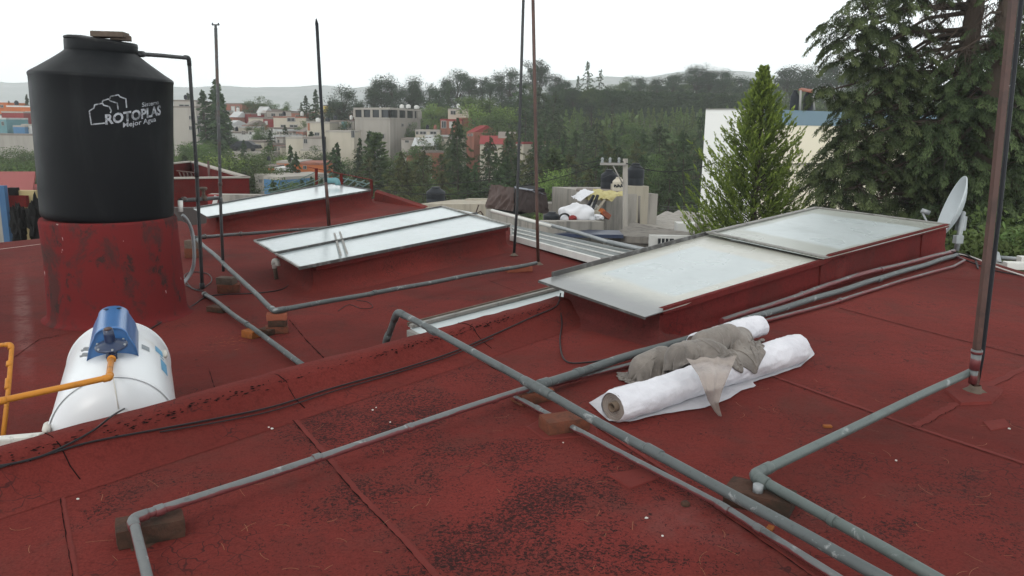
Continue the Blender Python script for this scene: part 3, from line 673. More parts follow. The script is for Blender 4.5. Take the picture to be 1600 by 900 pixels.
bz=.055
b_el=P(207,811,.085); b_dn=P(238,935,.02)
bj=P(828,606,.075); bf=P(1003,551,.045); bl=P(1497,398,.035)
pipe('pipe','grey pipe from the elbow on the lower left brick to the pipe crossing','pipe',[b_dn,b_el,bj],.0148,M['pvc_red'],[(1,.045,.03,1.22),(1,.36,.03,1.15),(1,.60,.03,1.2),(1,.87,.03,1.15),(0,.93,.03,1.2)],'pipes lying on the near roof',er=.03)
pipe('pipe','thick grey pipe running from the crossing along the foot of the large skylight','pipe',[bj-(bf-bj).normalized()*.02,bf,bl],.022,M['pvc'],[(0,.12,.07,1.15),(0,.40,.05,1.12),(1,.62,.07,1.1)],'pipes lying on the near roof',er=.04,elbows=False)
c1=P(803,619,.03); pipe('pipe','thin red spattered pipe bending at the crossing beside the thick diagonal pipe','pipe',[P(1003,566,.02),P(895,592,.025),c1,P(1130,792,.025),P(1345,925,.02)],.0125,M['pvc_red'],[(2,.15,.03,1.2),(3,.3,.03,1.2)],'pipes lying on the near roof',er=.02)
d1=P(1519,579,.09); d2=P(1176,743,.085); d3=P(1500,925,.06)
pipe('pipe','greenish grey pipe leaving the rusty square post and turning at an elbow','pipe',[d1,d2,d3],.018,M['pvc_green'],[(0,.955,.05,1.2),(1,.06,.05,1.2),(1,.45,.02,1.1)],'pipes lying on the near roof',er=.045)
m=MB(); q=P(1187,752,.06); m.tube([q,Vector((q.x,q.y,.03)),Vector((q.x,q.y,.0))+Vector((0,0,.055))],.018,12)
pipe('pipe','red painted pipe fixed against the side wall of the large skylight','pipe',[P(1128,502,.045),P(1250,461,.055),P(1330,433,.06),P(1490,392,.06)],.02,M['pvc_red2'],[(1,.03,.04,1.2),(2,.25,.04,1.2)],'pipes lying on the near roof',elbows=False)
pipe('pipe','thin grey pipe with a red knuckle lying outermost beside the large skylight','pipe',[P(1195,502,.02),P(1300,473,.02),P(1405,440,.02),P(1490,416,.025),P(1507,407,.025),P(1495,401,.03)],.0125,M['pvc_red2'],[(1,.1,.05,1.5)],'pipes lying on the near roof',er=.03,elbows=False)
# lower roof pipes
def lp_(x,y,z=LZ+.03): return P(x,y,z)
p1=PD(216,84,7.0); py=8.0
K0=P(316,457,LZ); k1=PD(295,90,K0.y); k0=PD(214,84,7.12)
pipe('pipe','black pipe leaving the neck of the water tank and dropping to the roof','pipe',[k0,k1,PD(307,265,K0.y),PD(316,452,K0.y)],.018,M['black_pipe'],[(0,.08,.06,1.5),(2,.02,.06,1.25),(2,.97,.06,1.4)],'pipes on the lower roof',er=.05)
g0=P(301,372,LZ+.30); 
ge=P(429,486,LZ+.20); gr_=P(838,411,LZ+.12)
pipe('pipe','grey pipe turning at the three brick stack and ending at the brown pole','pipe',[P(300,367,LZ+.28),ge,gr_],.022,M['pvc'],[(0,.07,.10,1.15),(0,.5,.06,1.12),(1,.02,.07,1.12),(1,.3,.05,1.1),(1,.82,.04,1.12)],'pipes on the lower roof',er=.06)
pipe('pipe','grey pipe from the foot of the black pipe down to the kerb','pipe',[P(318,458,LZ+.03),P(395,513,LZ+.07),P(475,572,LZ+.03)],.021,M['pvc'],[(0,.9,.05,1.15),(0,.04,.05,1.2)],'pipes on the lower roof',elbows=False)
pipe('pipe','dark horizontal pipe passing behind the middle skylight','pipe',[P(303,371,LZ+.30),P(372,366,LZ+.2),P(560,352,LZ+.14)],.022,M['dark_pipe'],[(0,.22,.03,1.5),(1,.02,.03,1.5)],'pipes on the lower roof',elbows=False)
V0=P(350,426,LZ+.1)
va=PD(281,312,7.7); vb=PD(344,309,V0.y-.05)
T=pipe('pipe','dirty horizontal pipe with a brass valve linking the water tank to the thin pole','pipe',[va,PD(312,311,8.1),vb],.020,M['dark_pipe'],[(0,.2,.06,1.3)],'pipes on the lower roof',elbows=False)
m=MB(); q=PD(318,300,8.15); m.tube([q-Vector((0,0,.09)),q+Vector((0,0,.03))],.016,10); m.build('valve_stem',M['cement'],T)
m=MB(); m.lathe(q+Vector((0,0,.035)),[(0,-.012),(.035,-.016),(.04,0),(.035,.014),(0,.01)],14); m.lathe(q-Vector((0,0,.06)),[(0,-.03),(.03,-.02),(.03,.02),(0,.03)],12); m.build('valve_wheel',M['cement'],T)
# hose beside the tank
hp=[(285,336,7.65),(293,345,7.7),(300,362,7.75),(303,385,7.75),(303,410,7.75),(299,425,7.75),(291,437,7.7),(285,444,7.6)]
pts=[PD(*h) for h in hp]
def smooth_path(p,n=6):
    out=[]
    for i in range(len(p)-1):
        a=p[max(i-1,0)];b=p[i];c=p[i+1];d=p[min(i+2,len(p)-1)]
        for k in range(n):
            t=k/n; out.append(.5*((2*b)+(c-a)*t+(2*a-5*b+4*c-d)*t*t+(3*b-a-3*c+d)*t**3))
    out.append(p[-1]); return out
m=MB(); m.tube(smooth_path(pts),.017,12); tag(m.build('hose',M['bracket']),'curved light grey hose hanging beside the round red pedestal','hose')

def pole(label,pxs,Y,r,mat,name='pole',base=True,extra=(),cat='pole'):
    pts=[PD(x,y,Y) for x,y in pxs]; T=thing(name,label,cat,pts[0],'thin metal poles on the roofs')
    m=MB(); m.tube(pts,r,12); m.build('shaft',mat,T)
    if base:
        p=pts[0]; m=MB(); m.lathe(p,[(r*3.2,.0),(r*2.2,.008),(r*1.5,.02),(r*1.2,.035)],14); m.build('mortar_foot',M['cement'],T)
    for (y,l,s) in extra:
        # couplings by interpolation along height
        for a,b in zip(pts[:-1],pts[1:]):
            pa=PD(0,y,Y)
            if min(a.z,b.z)<=pa.z<=max(a.z,b.z):
                f=(pa.z-a.z)/(b.z-a.z); c=a.lerp(b,f); d=(b-a).normalized(); m=MB(); m.tube([c-d*l/2,c-d*l*.4,c+d*l*.4,c+d*l/2],[r*1.02,r*s,r*s,r*1.02],12); m.build('coupling',mat,T); break
    return T
pY=P(348,424,LZ+.14).y
T=pole('thin black and grey pole with a small fork at its tip, on a brick',[(349,424),(345,330),(343,240),(337,44)],pY,.016,M['dark_pipe'],base=False,extra=[(308,.06,1.3),(282,.04,1.3)])
m=MB(); q=PD(337,42,pY); m.box(q,(.02,.02,.03)); m.box(q+Vector((0,0,.02)),(.075,.02,.012)); m.box(q+Vector((-.03,0,.03)),(.012,.012,.02));m.box(q+Vector((.03,0,.03)),(.012,.012,.02)); m.build('fork_tip',M['dark_pipe'],T)
Y=P(512,350,LZ+.15).y; 
T=pole('dark rusty pole with a pointed tip behind the middle skylight',[(514,356),(508,265),(500,130),(495,36)],Y,.024,M['dark_steel'],base=True)
m=MB(); m.tube([PD(495,38,Y),PD(494,29,Y)],[.028,.008],10); m.build('pointed_tip',M['dark_steel'],T)
m=MB(); m.tube([PD(515,356,Y-.08),PD(511,300,Y-.08),PD(509,285,Y-.08)],.022,8); m.build('side_tube',M['rust'],T)
Y=P(803,400,LZ).y; pole('slender black pole at the corner of the middle skylight, left of the brown pole',[(803,399),(808,320),(813,160),(819,-40)],Y,.019,M['black_pipe'],extra=[(392,.10,1.35)])
Y=P(841,413,LZ).y; pole('slender rusty brown pole at the end of the grey pipe beside the orange brick',[(841,413),(839,330),(836,160),(832,-40)],Y,.021,M['rust'],extra=[(402,.16,1.4)])
# right post: square rusty tube with a dark pipe behind
Y=P(1523,612,0).y
T=thing('corner_post','square rusty brown steel post with a dark pipe behind it, nearest pole at the right','post',P(1523,612,0),'thin metal poles on the roofs')
m=MB(); 
def sqtube(m,pts,w,d,rz=0):
    vs=[];c,s=math.cos(rz),math.sin(rz)
    for p in pts:
        for a,b in ((-1,-1),(1,-1),(1,1),(-1,1)): x,y=a*w/2,b*d/2; vs.append(p+Vector((x*c-y*s,x*s+y*c,0)))
    n=len(pts); m.add(vs,[(i*4+k,i*4+(k+1)%4,(i+1)*4+(k+1)%4,(i+1)*4+k) for i in range(n-1) for k in range(4)]+[(3,2,1,0),(4*n-4,4*n-3,4*n-2,4*n-1)])
sqtube(m,[PD(1523,610,Y),PD(1525,555,Y),PD(1550,330,Y),PD(1587,-40,Y)],.027,.027,.1); m.build('square_tube',M['rust'],T)
m=MB(); m.tube([PD(1527,598,Y+.04),PD(1535,555,Y+.04),PD(1562,330,Y+.04),PD(1600,-40,Y+.04)],.010,10); m.build('rear_pipe',M['dark_steel'],T)
m=MB(); a=PD(1524.5,562,Y); m.tube([a-Vector((0,0,.05)),a+Vector((0,0,.03))],.023,14); m.tube([a-Vector((0,0,.12)),a-Vector((0,0,.05))],.019,14); m.tube([a+Vector((0,0,.03)),a+Vector((0,0,.05))],.026,14); m.build('tee_fitting',M['pvc_red'],T)
m=MB(); q=P(1523,614,0); m.lathe(q,[(.075,.001),(.05,.010),(.032,.025),(.022,.04)],20); o=m.build('mortar_foot',M['cement'],T)
for v in o.data.vertices: v.co*=1+.25*mnoise.noise(v.co*30)

# ============================================================ bricks
def brick(px,py,z,size,rz,mat,label,group='bricks propping the pipes',seedv=0,lift=0,tilt=0):
    p=P(px,py,z); m=MB(); m.box((0,0,size[2]/2),size,rz=rz,rx=tilt)
    bm=bmesh.new(); me=bpy.data.meshes.new('brick'); me.from_pydata(m.v,[],m.f); bm.from_mesh(me)
    bmesh.ops.subdivide_edges(bm,edges=bm.edges,cuts=4,use_grid_fill=True)
    for v in bm.verts:
        e=sum(1 for k,s in zip((0,1),(0,1)) if 0)
        n=mnoise.noise_vector(v.co*14+Vector((seedv,seedv*2,0)))*.0022+mnoise.noise_vector(v.co*45+Vector((seedv,0,3)))*.0012
        c=Vector((0,0,size[2]/2)); d=v.co-c; q=Vector((d.x*math.cos(-rz)-d.y*math.sin(-rz),d.x*math.sin(-rz)+d.y*math.cos(-rz),d.z))
        near=sum([abs(q.x)>size[0]*.49,abs(q.y)>size[1]*.49,abs(q.z)>size[2]*.48])
        v.co+=n-(d.normalized()*(.0025 if near>=2 else 0)+d.normalized()*(.002 if near>=3 else 0))
    bm.to_mesh(me); bm.free(); me.polygons.foreach_set('use_smooth',[False]*len(me.polygons)); me.materials.append(M[mat])
    o=link(bpy.data.objects.new('brick',me)); o.location=(p.x,p.y,z+lift+.001); OFF[o]=o.location.copy(); return tag(o,label,'brick',group)
bs=(.20,.105,.055)
brick(236,838,0,(.19,.105,.058),R(28),'brick_dark','dark damp brick under the elbow at the lower left corner of the near roof',seedv=1)
tag(patch([(190,815),(250,800),(281,826),(232,856),(205,862)],0,.004,'brick_dark','brick_footing'),kind='structure')
brick(832,626,0,(.18,.10,.055),R(30),'brick','mossy brick under the crossing of the pipes',seedv=2)
brick(881,671,0,(.19,.11,.058),R(22),'brick','mossy brick below the thick diagonal pipe just past the crossing',seedv=3)
tag(patch([(822,668),(860,645),(930,655),(935,682),(850,688)],0,.005,'red_seam'),kind='structure')
brick(1186,790,0,(.22,.12,.058),R(-30),'brick_dark','crumbling dark brick under the greenish pipe elbow',seedv=4)
o=m=MB(); q=P(1184,768,.06); m.tube([Vector((q.x,q.y,.055)),Vector((q.x,q.y,.085))],.017,12); tag(m.build('pipe_stub',M['bracket']),'short pale pipe stub on the dark brick under the greenish elbow','pipe stub')
# lower roof stacks
b1=brick(433,520,LZ,(.185,.11,.06),R(18),'brick','lowest brick of the three brick stack under the grey pipe corner',seedv=5)
l=b1.location
def on(o,dz,size,rz,mat,label,sv,dx=0,dy=0):
    b=brick(0,900,0,size,rz,mat,label,seedv=sv); b.location=(o.location.x+dx,o.location.y+dy,o.location.z+dz); return b
on(b1,.06,(.15,.10,.055),R(10),'brick_dark','middle brick of the three brick stack under the grey pipe corner',6,.01)
on(b1,.115,(.165,.105,.055),R(12),'brick_fresh','topmost orange brick of the three brick stack under the grey pipe corner',7,.005)
b2=brick(358,456,LZ,(.22,.13,.085),R(15),'brick','lower brick below the thin pole, left of the three brick stack',seedv=8)
on(b2,.083,(.18,.12,.07),R(-8),'cement','cement covered block on top of the brick below the thin pole',9,-.02)
brick(341,487,LZ,(.19,.10,.05),R(-20),'brick_dark','dark brick under the pipe nearest the pedestal',seedv=10)
brick(393,527,LZ,(.13,.10,.06),R(-30),'brick_orange','brick with orange paint stain under the pipe near the kerb',seedv=11)
brick(418,522,LZ,(.13,.10,.05),R(-30),'brick_dark','dark brick right beside the orange stained brick',seedv=12)
brick(810,424,LZ,(.32,.13,.06),R(22),'brick_fresh','clean orange brick lying beside the brown pole foot',seedv=13)
b3=brick(303,402,LZ,(.20,.14,.12),R(10),'brick','lower brick of the stack tucked behind the pedestal',seedv=14)
on(b3,.12,(.18,.12,.10),R(0),'cement','upper block of the stack tucked behind the pedestal',15)

# small vent pipe by the middle skylight
q=P(432,437,LZ); T=thing('vent_pipe','short white plastic vent pipe with an elbow beside the middle skylight','vent pipe',q)
m=MB(); m.tube([q,q+Vector((-.01,.0,.12)),q+Vector((-.02,0,.19))],.022,12); m.build('riser',M['cement'],T)
m=MB(); m.tube([q+Vector((-.015,0,.13)),q+Vector((-.02,0,.20))],.026,14); m.tube(elbow_path([q+Vector((-.022,0,.17)),q+Vector((-.02,0,.215)),q+Vector((.03,-.03,.22)),q+Vector((.035,-.035,.16))],.02),.027,14); m.build('elbow',M['pvc_white'],T)

# ============================================================ stationary gas tank
gr=.275
gc_top=P(172,588,.08); 
g0=Vector((gc_top.x,gc_top.y,.08-gr)); gb=P(181,503,.08); gd=(Vector((gb.x,gb.y,0))-Vector((g0.x,g0.y,0))); glen=gd.length; gd.normalize(); 
ax=Matrix((( -gd.y*-1,0,gd.x),( -gd.x,0,gd.y),(0,1,0))).to_4x4()
# local z -> axis dir gd ; build rotation properly
zc=gd; xc=Vector((gd.y,-gd.x,0)); yc=zc.cross(xc); ax=Matrix((xc,yc,zc)).transposed().to_4x4()
T=thing('gas_tank','white horizontal gas tank with a blue hood on the lower roof behind the kerb','gas tank',(g0.x,g0.y,LZ))
prof=[(0.001,-.13),(.07,-.127),(.135,-.115),(.193,-.09),(.235,-.058),(.262,-.024),(gr-.003,0),(gr,.012),(gr,glen-.012),(gr-.003,glen),(.262,glen+.03),(.235,glen+.065),(.193,glen+.10),(.135,glen+.13),(.0,glen+.17)]
m=MB(); m.lathe(g0,prof,96,axis=ax); m.build('shell',M['white_tank'],T)
m=MB(); m.lathe(g0,[(gr-.002,-.012),(gr+.0035,-.008),(gr+.0035,-.002),(gr-.002,.002)],96,axis=ax); m.build('weld_seam',M['white_tank'],T); m=MB(); m.lathe(g0,[(gr-.002,glen),(gr+.0035,glen+.002),(gr+.0035,glen+.008),(gr-.002,glen+.012)],96,axis=ax); m.build('weld_seam',M['white_tank'],T)
def gp(a,s,r=gr):  # point on shell: angle from top (to +x side), along axis
    return g0+xc*math.sin(a)*r+Vector((0,0,1))*math.cos(a)*r+zc*s
# feet
for s in (.12,glen-.12):
    for sg in (-1,1):
        m=MB(); c=g0+xc*sg*.17+zc*s; zt=c.z-.2; m.box((c.x,c.y,(LZ+zt)/2),(.05,.09,max(zt-LZ,.02)),rz=math.atan2(gd.y,gd.x)); m.build('foot',M['white_tank'],T)
for (a,s) in ((-1.32,-.01),(1.05,glen*.72)):
    m=MB(); m.lathe(gp(a,s,gr+.004),[(0,-.055),(.012,-.05),(.018,-.03),(.018,.03),(.012,.05),(0,.055)],12,axis=ax); m.build('lifting_lug',M['lug'],T)
# blue hood: arched sheet over the valves
hs0=glen*.36; hs1=glen*.84; hw=.125; 
aa=[]; n=18
side=[(-.118,.0),(-.105,.05),(-.088,.085),(-.078,.105)]
arc=[(-.078*math.cos(t),.105+.05*math.sin(t)) for t in np.linspace(0,math.pi,12)]
pr=side+arc[1:-1]+[(-x,y) for x,y in side[::-1]]
def hood_pt(x,h,s):
    base=math.sqrt(max(gr*gr-x*x,0)); return g0+xc*(x)+Vector((0,0,1))*(base*(1 if h<.001 else 0)+(0 if h<.001 else (gr-.02)+h))+zc*s
m=MB(); ss=[hs0,hs0+.03,hs0+.12,(hs0+hs1)/2,hs1-.02,hs1]
vs=[hood_pt(x*(1+.0*k),h*(1-.10*max(0,1-k/1.0)*0),s) for k,s in enumerate(ss) for x,h in pr]; K=len(pr)
m.add(vs,[(i*K+k,i*K+k+1,(i+1)*K+k+1,(i+1)*K+k) for i in range(len(ss)-1) for k in range(K-1)],True)
m.add([hood_pt(x,h,hs1) for x,h in pr],[tuple(range(K))]); o=m.build('hood',M['blue_hood'],T)
sd=o.modifiers.new('s','SOLIDIFY'); sd.thickness=.004
fr=[(x,h) for x,h in pr]; m=MB(); m.add([hood_pt(x,h,hs0+.01) for x,h in fr],[tuple(range(K))]); m.add([hood_pt(x,h,hs0+.016) for x,h in fr],[tuple(range(K-1,-1,-1))]); m.build('hood_front',M['blue_hood'],T)
for sx in (-.055,.055):
    m=MB(); m.lathe(hood_pt(sx*.6,.153,hs1-.08)+Vector((0,0,.002)),[(0,.0012),(.012,.001),(.014,0)],14); o=m.build('hood_hole_shade',M['black_in'],T); o.scale=(1,1,1)  # black disc on the sheet, the shade of a hole put into colour
    for v in o.data.vertices:
        pass
for s in (hs0+.03,hs0+.14):
    m=MB(); c=hood_pt(-.12,.02,s); m.box(c,(.03,.02,.015)); m.tube([c,c+Vector((-.03,0,-.01))],.006,8); m.build('clasp',M['bracket'],T)
# regulator
rc=hood_pt(.0,.075,hs0-.05)
T2=thing('gas_regulator','dark blue round gas regulator in front of the blue hood feeding the orange pipe','regulator',rc)
tl=Matrix.Rotation(R(12),4,'X')
m=MB(); m.lathe(rc,[(0,-.022),(.045,-.02),(.066,-.008),(.075,-.004),(.075,.004),(.066,.008),(.04,.022),(.03,.026),(0,.027)],32,axis=tl); m.build('diaphragm_case',M['blue_dark'],T2)
m=MB(); m.lathe(rc,[(.026,.02),(.024,.06),(.023,.09),(.0,.092)],20,axis=tl); m.build('bonnet',M['blue_dark'],T2)
m=MB(); m.lathe(rc,[(0,.0925),(.019,.0925),(.018,.096),(0,.097)],20,axis=tl); m.build('bonnet_cap',M['rust'],T2)
m=MB(); d_=(Vector((-gd.x,-gd.y,-.3))).normalized(); m.tube([rc-Vector((0,0,.02)),rc-Vector((0,0,.03))+d_*.05],.024,14); m.tube([rc-Vector((0,0,.03))+d_*.05,rc-Vector((0,0,.03))+d_*.062],.026,6); m.build('outlet',M['blue_dark'],T2)
for k in range(6):
    a=k*math.pi/3; m=MB(); c=rc+tl@Vector((.068*math.cos(a),.068*math.sin(a),.006)); m.lathe(c,[(0,.006),(.006,.006),(.006,-.002)],6); m.build('bolt',M['bracket'],T2)
o0=rc-Vector((0,0,.03))+d_*.06
oe=P(171,590,.135); 
ol=P(0,627,.125)
pipe('pipe','orange gas pipe from the blue regulator across the white gas tank to the left','pipe',[o0,oe,ol,ol+(ol-oe)*.5],.0135,M['orange'],[(0,.08,.02,1.5),(0,.9,.03,1.25),(1,.03,.03,1.2)],'orange gas pipes',er=.015)
ya=P(0,690,-.30).y
pipe('pipe','orange gas pipe frame at the left edge going down to the lower roof','pipe',[PD(-60,545,4.1),PD(17,538,4.1),PD(12,600,3.95),PD(4,690,3.75)],.0115,M['orange'],[(1,.5,.03,1.3)],'orange gas pipes',er=.02)
m=MB(); m.box(P(12,690,-.28),(.35,.06,.05),rz=.3); tag(m.build('plastic_scrap',M['pvc_white'],bevel=.01),'sliver of white plastic showing over the kerb at the left edge','plastic scrap')
# stickers on the shell
def sticker(a0,a1,s0,s1,mat,name='sticker'):
    m=MB(); n=8; vs=[]
    for i in range(n+1):
        a=a0+(a1-a0)*i/n; vs+=[gp(a,s0,gr+.0015),gp(a,s1,gr+.0015)]
    m.add(vs,[(2*i,2*i+1,2*i+3,2*i+2) for i in range(n)]); m.build(name,M[mat],T)
sticker(.50,.66,glen*.52,glen*.60,'label_grey','serial_label')
sticker(.80,1.0,glen*.62,glen*.72,'label_blue'); sticker(.92,1.10,glen*.36,glen*.55,'label_blue'); sticker(.92,1.02,glen*.58,glen*.60,'label_blue')
m=MB(); m.tube([gp(.05,-.03,gr*.995),g0+Vector((0,0,.225))+zc*-.07+xc*.02,g0+Vector((0,0,.15))+zc*-.112+xc*.028],.0025,6); m.build('weld_line',M['lug'],T)

# ============================================================ cables
def cable(label,pts,r=.004,mat='wire',name='cable',cat='cable',group='cables on the roofs'):
    m=MB(); m.tube(smooth_path(pts,8),r,6); o=m.build(name,M[mat]); return tag(o,label,cat,group)
def on_curb(px,py):
    # point of the view ray on kerb profile: march
    o=Vector((0,0,H)); d=ray(px,py)
    prof=[(-9,.0),(-.30,.002),(-.22,.012),(-.15,.040),(-.105,.078),(-.088,.102),(-.072,.113),(-.03,.121),(.03,.118),(.055,.10)]
    t=.5
    while t<20:
        p=o+d*t; off=(p-CL).dot(cn)
        if off>.055: z=LZ
        else:
            z=0
            for (a,za),(b,zb) in zip(prof[:-1],prof[1:]):
                if a<=off<=b: z=za+(zb-za)*(off-a)/(b-a)
        if p.z<=z+.006: return Vector((p.x,p.y,z+.009))
        t+=.004
    return p
cable('long black cable lying along the foot of the red kerb up to the large skylight',[on_curb(*q) for q in ((-30,742),(60,716),(140,693),(250,672),(350,654),(430,636),(520,608),(620,580),(700,554),(770,525),(830,497),(866,482),(874,470))])
cable('second black cable looping up over the kerb in front of the white gas tank',[on_curb(*q) for q in ((-30,735),(50,720),(110,694),(150,672),(180,648),(212,630))])
cable('black cable hanging from the left corner of the large skylight to the thick pipe',[P(876,458,.17),P(874,475,.10)]+[on_curb(*q) for q in ((878,505),(875,535),(884,565),(920,567),(960,560),(995,555))],r=.0045)
cable('thin black cable beside the kerb cable',[on_curb(*q) for q in ((250,677),(350,659),(430,642),(520,613),(620,584),(700,558),(770,529))],r=.003)
cable('black cable on the lower roof running from the pedestal to the vent pipe',[P(x,y,LZ+.006) for x,y in ((225,520),(262,498),(300,478),(330,462),(400,458),(440,452),(455,440),(460,425))],r=.006)
cable('tangle of black cable beside the foot of the black pipe',[P(x,y,LZ+.01) for x,y in ((290,445),(310,452),(330,440),(325,428),(300,425),(288,432),(300,450),(318,455))],r=.006)
cable('loose black string lying on the lower roof between pipe and middle skylight',[P(x,y,LZ+.005) for x,y in ((528,486),(545,476),(565,482),(582,480),(575,472),(555,468),(560,462),(580,464))],r=.003)
cable('black cable curling over the edge of the roof near the satellite dish',[P(1487,393,.10),P(1510,398,.10),P(1525,408,.03),P(1528,420,.01),P(1522,402,.04)],r=.005)
cable('pale cord stretched from the skylight corner across the far edge of the near roof',[P(1497,396,.05),P(1520,402,.04),P(1560,418,.02),P(1610,434,.02)],r=.007,mat='wire_white')
cable('black cord lying on the far right edge of the near roof',[P(1500,403,.01),P(1540,418,.01),P(1570,426,.01),P(1640,436,.01)],r=.006)
cable('short dark wire under the far end of the large skylight',[P(1486,394,.02),P(1505,399,.03),P(1520,404,.03),P(1550,409,.03)],r=.012)

# pine needles, crumbs: uncountable litter
m=MB(); 
for i in range(120):
    px=random.uniform(20,1590); py=random.uniform(560,895)
    p=P(px,py,.0035); 
    if (p-CL).dot(cn)>-.3 or p.x>4.5: continue
    L=random.uniform(.02,.085); a=random.uniform(0,6.28); c=random.uniform(-14,14); w=.0004+.0003*random.random(); vs=[]
    for k in range(6):
        s=(k/5-.5)*L; an=a+c*s; q=p+Vector((math.cos(an)*s,math.sin(an)*s,.0005)); n_=Vector((-math.sin(an),math.cos(an),0))*w; vs+=[q+n_,q-n_]
    m.add(vs,[(2*k,2*k+1,2*k+3,2*k+2) for k in range(5)])
tag(m.build('pine_needles',M['straw'],origin=(0,0,0)),'sparse dry pine needles scattered over the near red roof','needles',kind='stuff')
m=MB()
for (px,py) in ((588,637),(582,641),(1577,670),(420,668),(425,670),(318,664),(122,780),(1035,838),(880,692),(1400,720),(700,645),(1010,810),(610,660)):
    p=P(px,py,.003); r_=random.uniform(.003,.007); vs=[p+Vector((r_*random.uniform(.6,1.3)*math.cos(a),r_*random.uniform(.6,1.3)*math.sin(a),0)) for a in (0,1.2,2.4,3.6,4.9)]; m.add(vs+[v+Vector((0,0,.003)) for v in vs],[(5,6,7,8,9)]+[(i,(i+1)%5,5+(i+1)%5,5+i) for i in range(5)])
tag(m.build('white_crumbs',M['pvc_white'],origin=(0,0,0)),'tiny white crumbs scattered on the near red roof','crumbs',kind='stuff')
for (px,py,l_) in ((1293,666,'broken orange tile chip right of the white rolls'),(1203,826,'orange chip between the two parallel pipes'),):
    m=MB(); p=P(px,py,.005); m.box(p,(.035,.02,.01),rz=random.random()*3); tag(m.build('tile_chip',M['brick_orange'],bevel=.002),l_,'tile chip')
m=MB(); p=P(1071,787,.006); m.lathe((p.x,p.y,0.001),[(.016,.0),(.016,.008),(.012,.012),(0,.012)],10); tag(m.build('pebble',M['brick_dark']),'small dark lump on the roof left of the thick diagonal pipe','pebble')
# orange paint splashes on the lower roof
m=MB()
for i in range(36):
    t_=random.random(); px=330+60*t_+random.gauss(0,10); py=540-15*t_+random.gauss(0,6); p=P(px,py,LZ+.003); L=random.uniform(.01,.07); a=random.uniform(.2,1.1); d=Vector((math.cos(a),math.sin(a),0))*L; w=Vector((-d.y,d.x,0)).normalized()*random.uniform(.001,.004)
    m.add([p-d*.5,p-w,p+d*.5,p+w],[(0,1,2,3)])
o=m.build('paint_splash',simple('ochre_paint_drips',(.24,.075,.02),.8,.2,9,bump=0),origin=(0,0,0)); tag(o,'ochre paint drips on the lower roof near the orange stained brick','paint',kind='stuff')

# ============================================================ white rolls and cloth
def rollobj(A,B,r0,r1,label,mat,flare=0,seedv=0,sq=.92):
    T=thing('fabric_roll',label,'fabric roll',((A+B)/2).xy.to_3d(),'white rolls on the near roof')
    m=MB(); n=130; seg=64; vs=[]; d=(B-A).normalized(); s=Vector((d.y,-d.x,0)).normalized(); u=s.cross(d); u=u if u.z>0 else -u
    for i in range(n+1):
        f=i/n; c=A.lerp(B,f); r=r0+(r1-r0)*f; 
        end=min(f,1-f)*n; k=1 if end>1.5 else (.86 if end<.5 else .96)
        for j in range(seg):
            a=2*math.pi*j/seg; q=Vector((math.cos(a)*.9,math.sin(a)*.9,f*2.2+seedv)); w=mnoise.noise(q)*.16+.05*(1-2*abs(mnoise.noise(Vector((math.cos(a)*1.6+f*2.5,math.sin(a)*1.6,seedv+11+f*16)))))+.03*(1-2*abs(mnoise.noise(Vector((math.cos(a)*3.5,math.sin(a)*3.5,seedv+31+f*40)))))+mnoise.noise(Vector((a*1.0+f*3.5,f*11,seedv+5)))*.05
            w+=.035*abs(mnoise.noise(Vector((math.cos(a)*2+f*5,math.sin(a)*2,seedv+9+f*7))))
            rr_=r*k*(1+w); vs.append(c+s*math.cos(a)*rr_+u*math.sin(a)*rr_*sq)
    m.add(vs,[(i*seg+j,i*seg+(j+1)%seg,(i+1)*seg+(j+1)%seg,(i+1)*seg+j) for i in range(n) for j in range(seg)],True)
    vs=[];  # rounded end B
    for (c,dd,base,r) in ((B,d,n*seg,r1),):
        ring=[Vector(m.v[base+j]) for j in range(seg)]; k0=len(m.v); m.add(ring+[c+dd*r*.28+(p-c)*.6 for p in ring]+[c+dd*r*.36],[(j,(j+1)%seg,seg+(j+1)%seg,seg+j) for j in range(seg)]+[(seg+j,seg+(j+1)%seg,2*seg) for j in range(seg)],True)
    m.build('rolled_sheet',mat,T)
    # open end A: rings of wound cloth and a core
    m=MB(); axm=Matrix((s,u,-d)).transposed().to_4x4()
    pr=[(r0*.88,-.005)]
    for k in range(5): q=r0*(.86-k*.12); pr+=[(q,.004-.003*k),(q-r0*.05,.001-.003*k),(q-r0*.07,-.006-.003*k)]
    pr+=[(r0*.26,-.02),(r0*.24,-.05),(0,-.05)]
    m.lathe(A+d*.008,pr,32,axis=axm); m.build('wound_end',M['net_grey_thin'] if not flare else mat,T)
    m=MB(); m.lathe(A,[(r0*.30,-.04),(r0*.30,.006),(r0*.22,.006),(r0*.22,-.04)],20,axis=axm); m.build('core_tube',M['core'],T)
    return T
RA=P(957,636,.068); RB=P(1246,543,.078)
rollobj(RA,RB,.073,.083,'long white rolled netting lying nearest on the near roof below the grey cloth','x' and M['roll_white'],seedv=1)
RA2=P(1085,538,.09); RB2=P(1187,508,.10)
rollobj(RA2,RB2,.062,.066,'second white roll mostly hidden behind the grey cloth, its end showing above','x' and M['roll_white'],seedv=4)
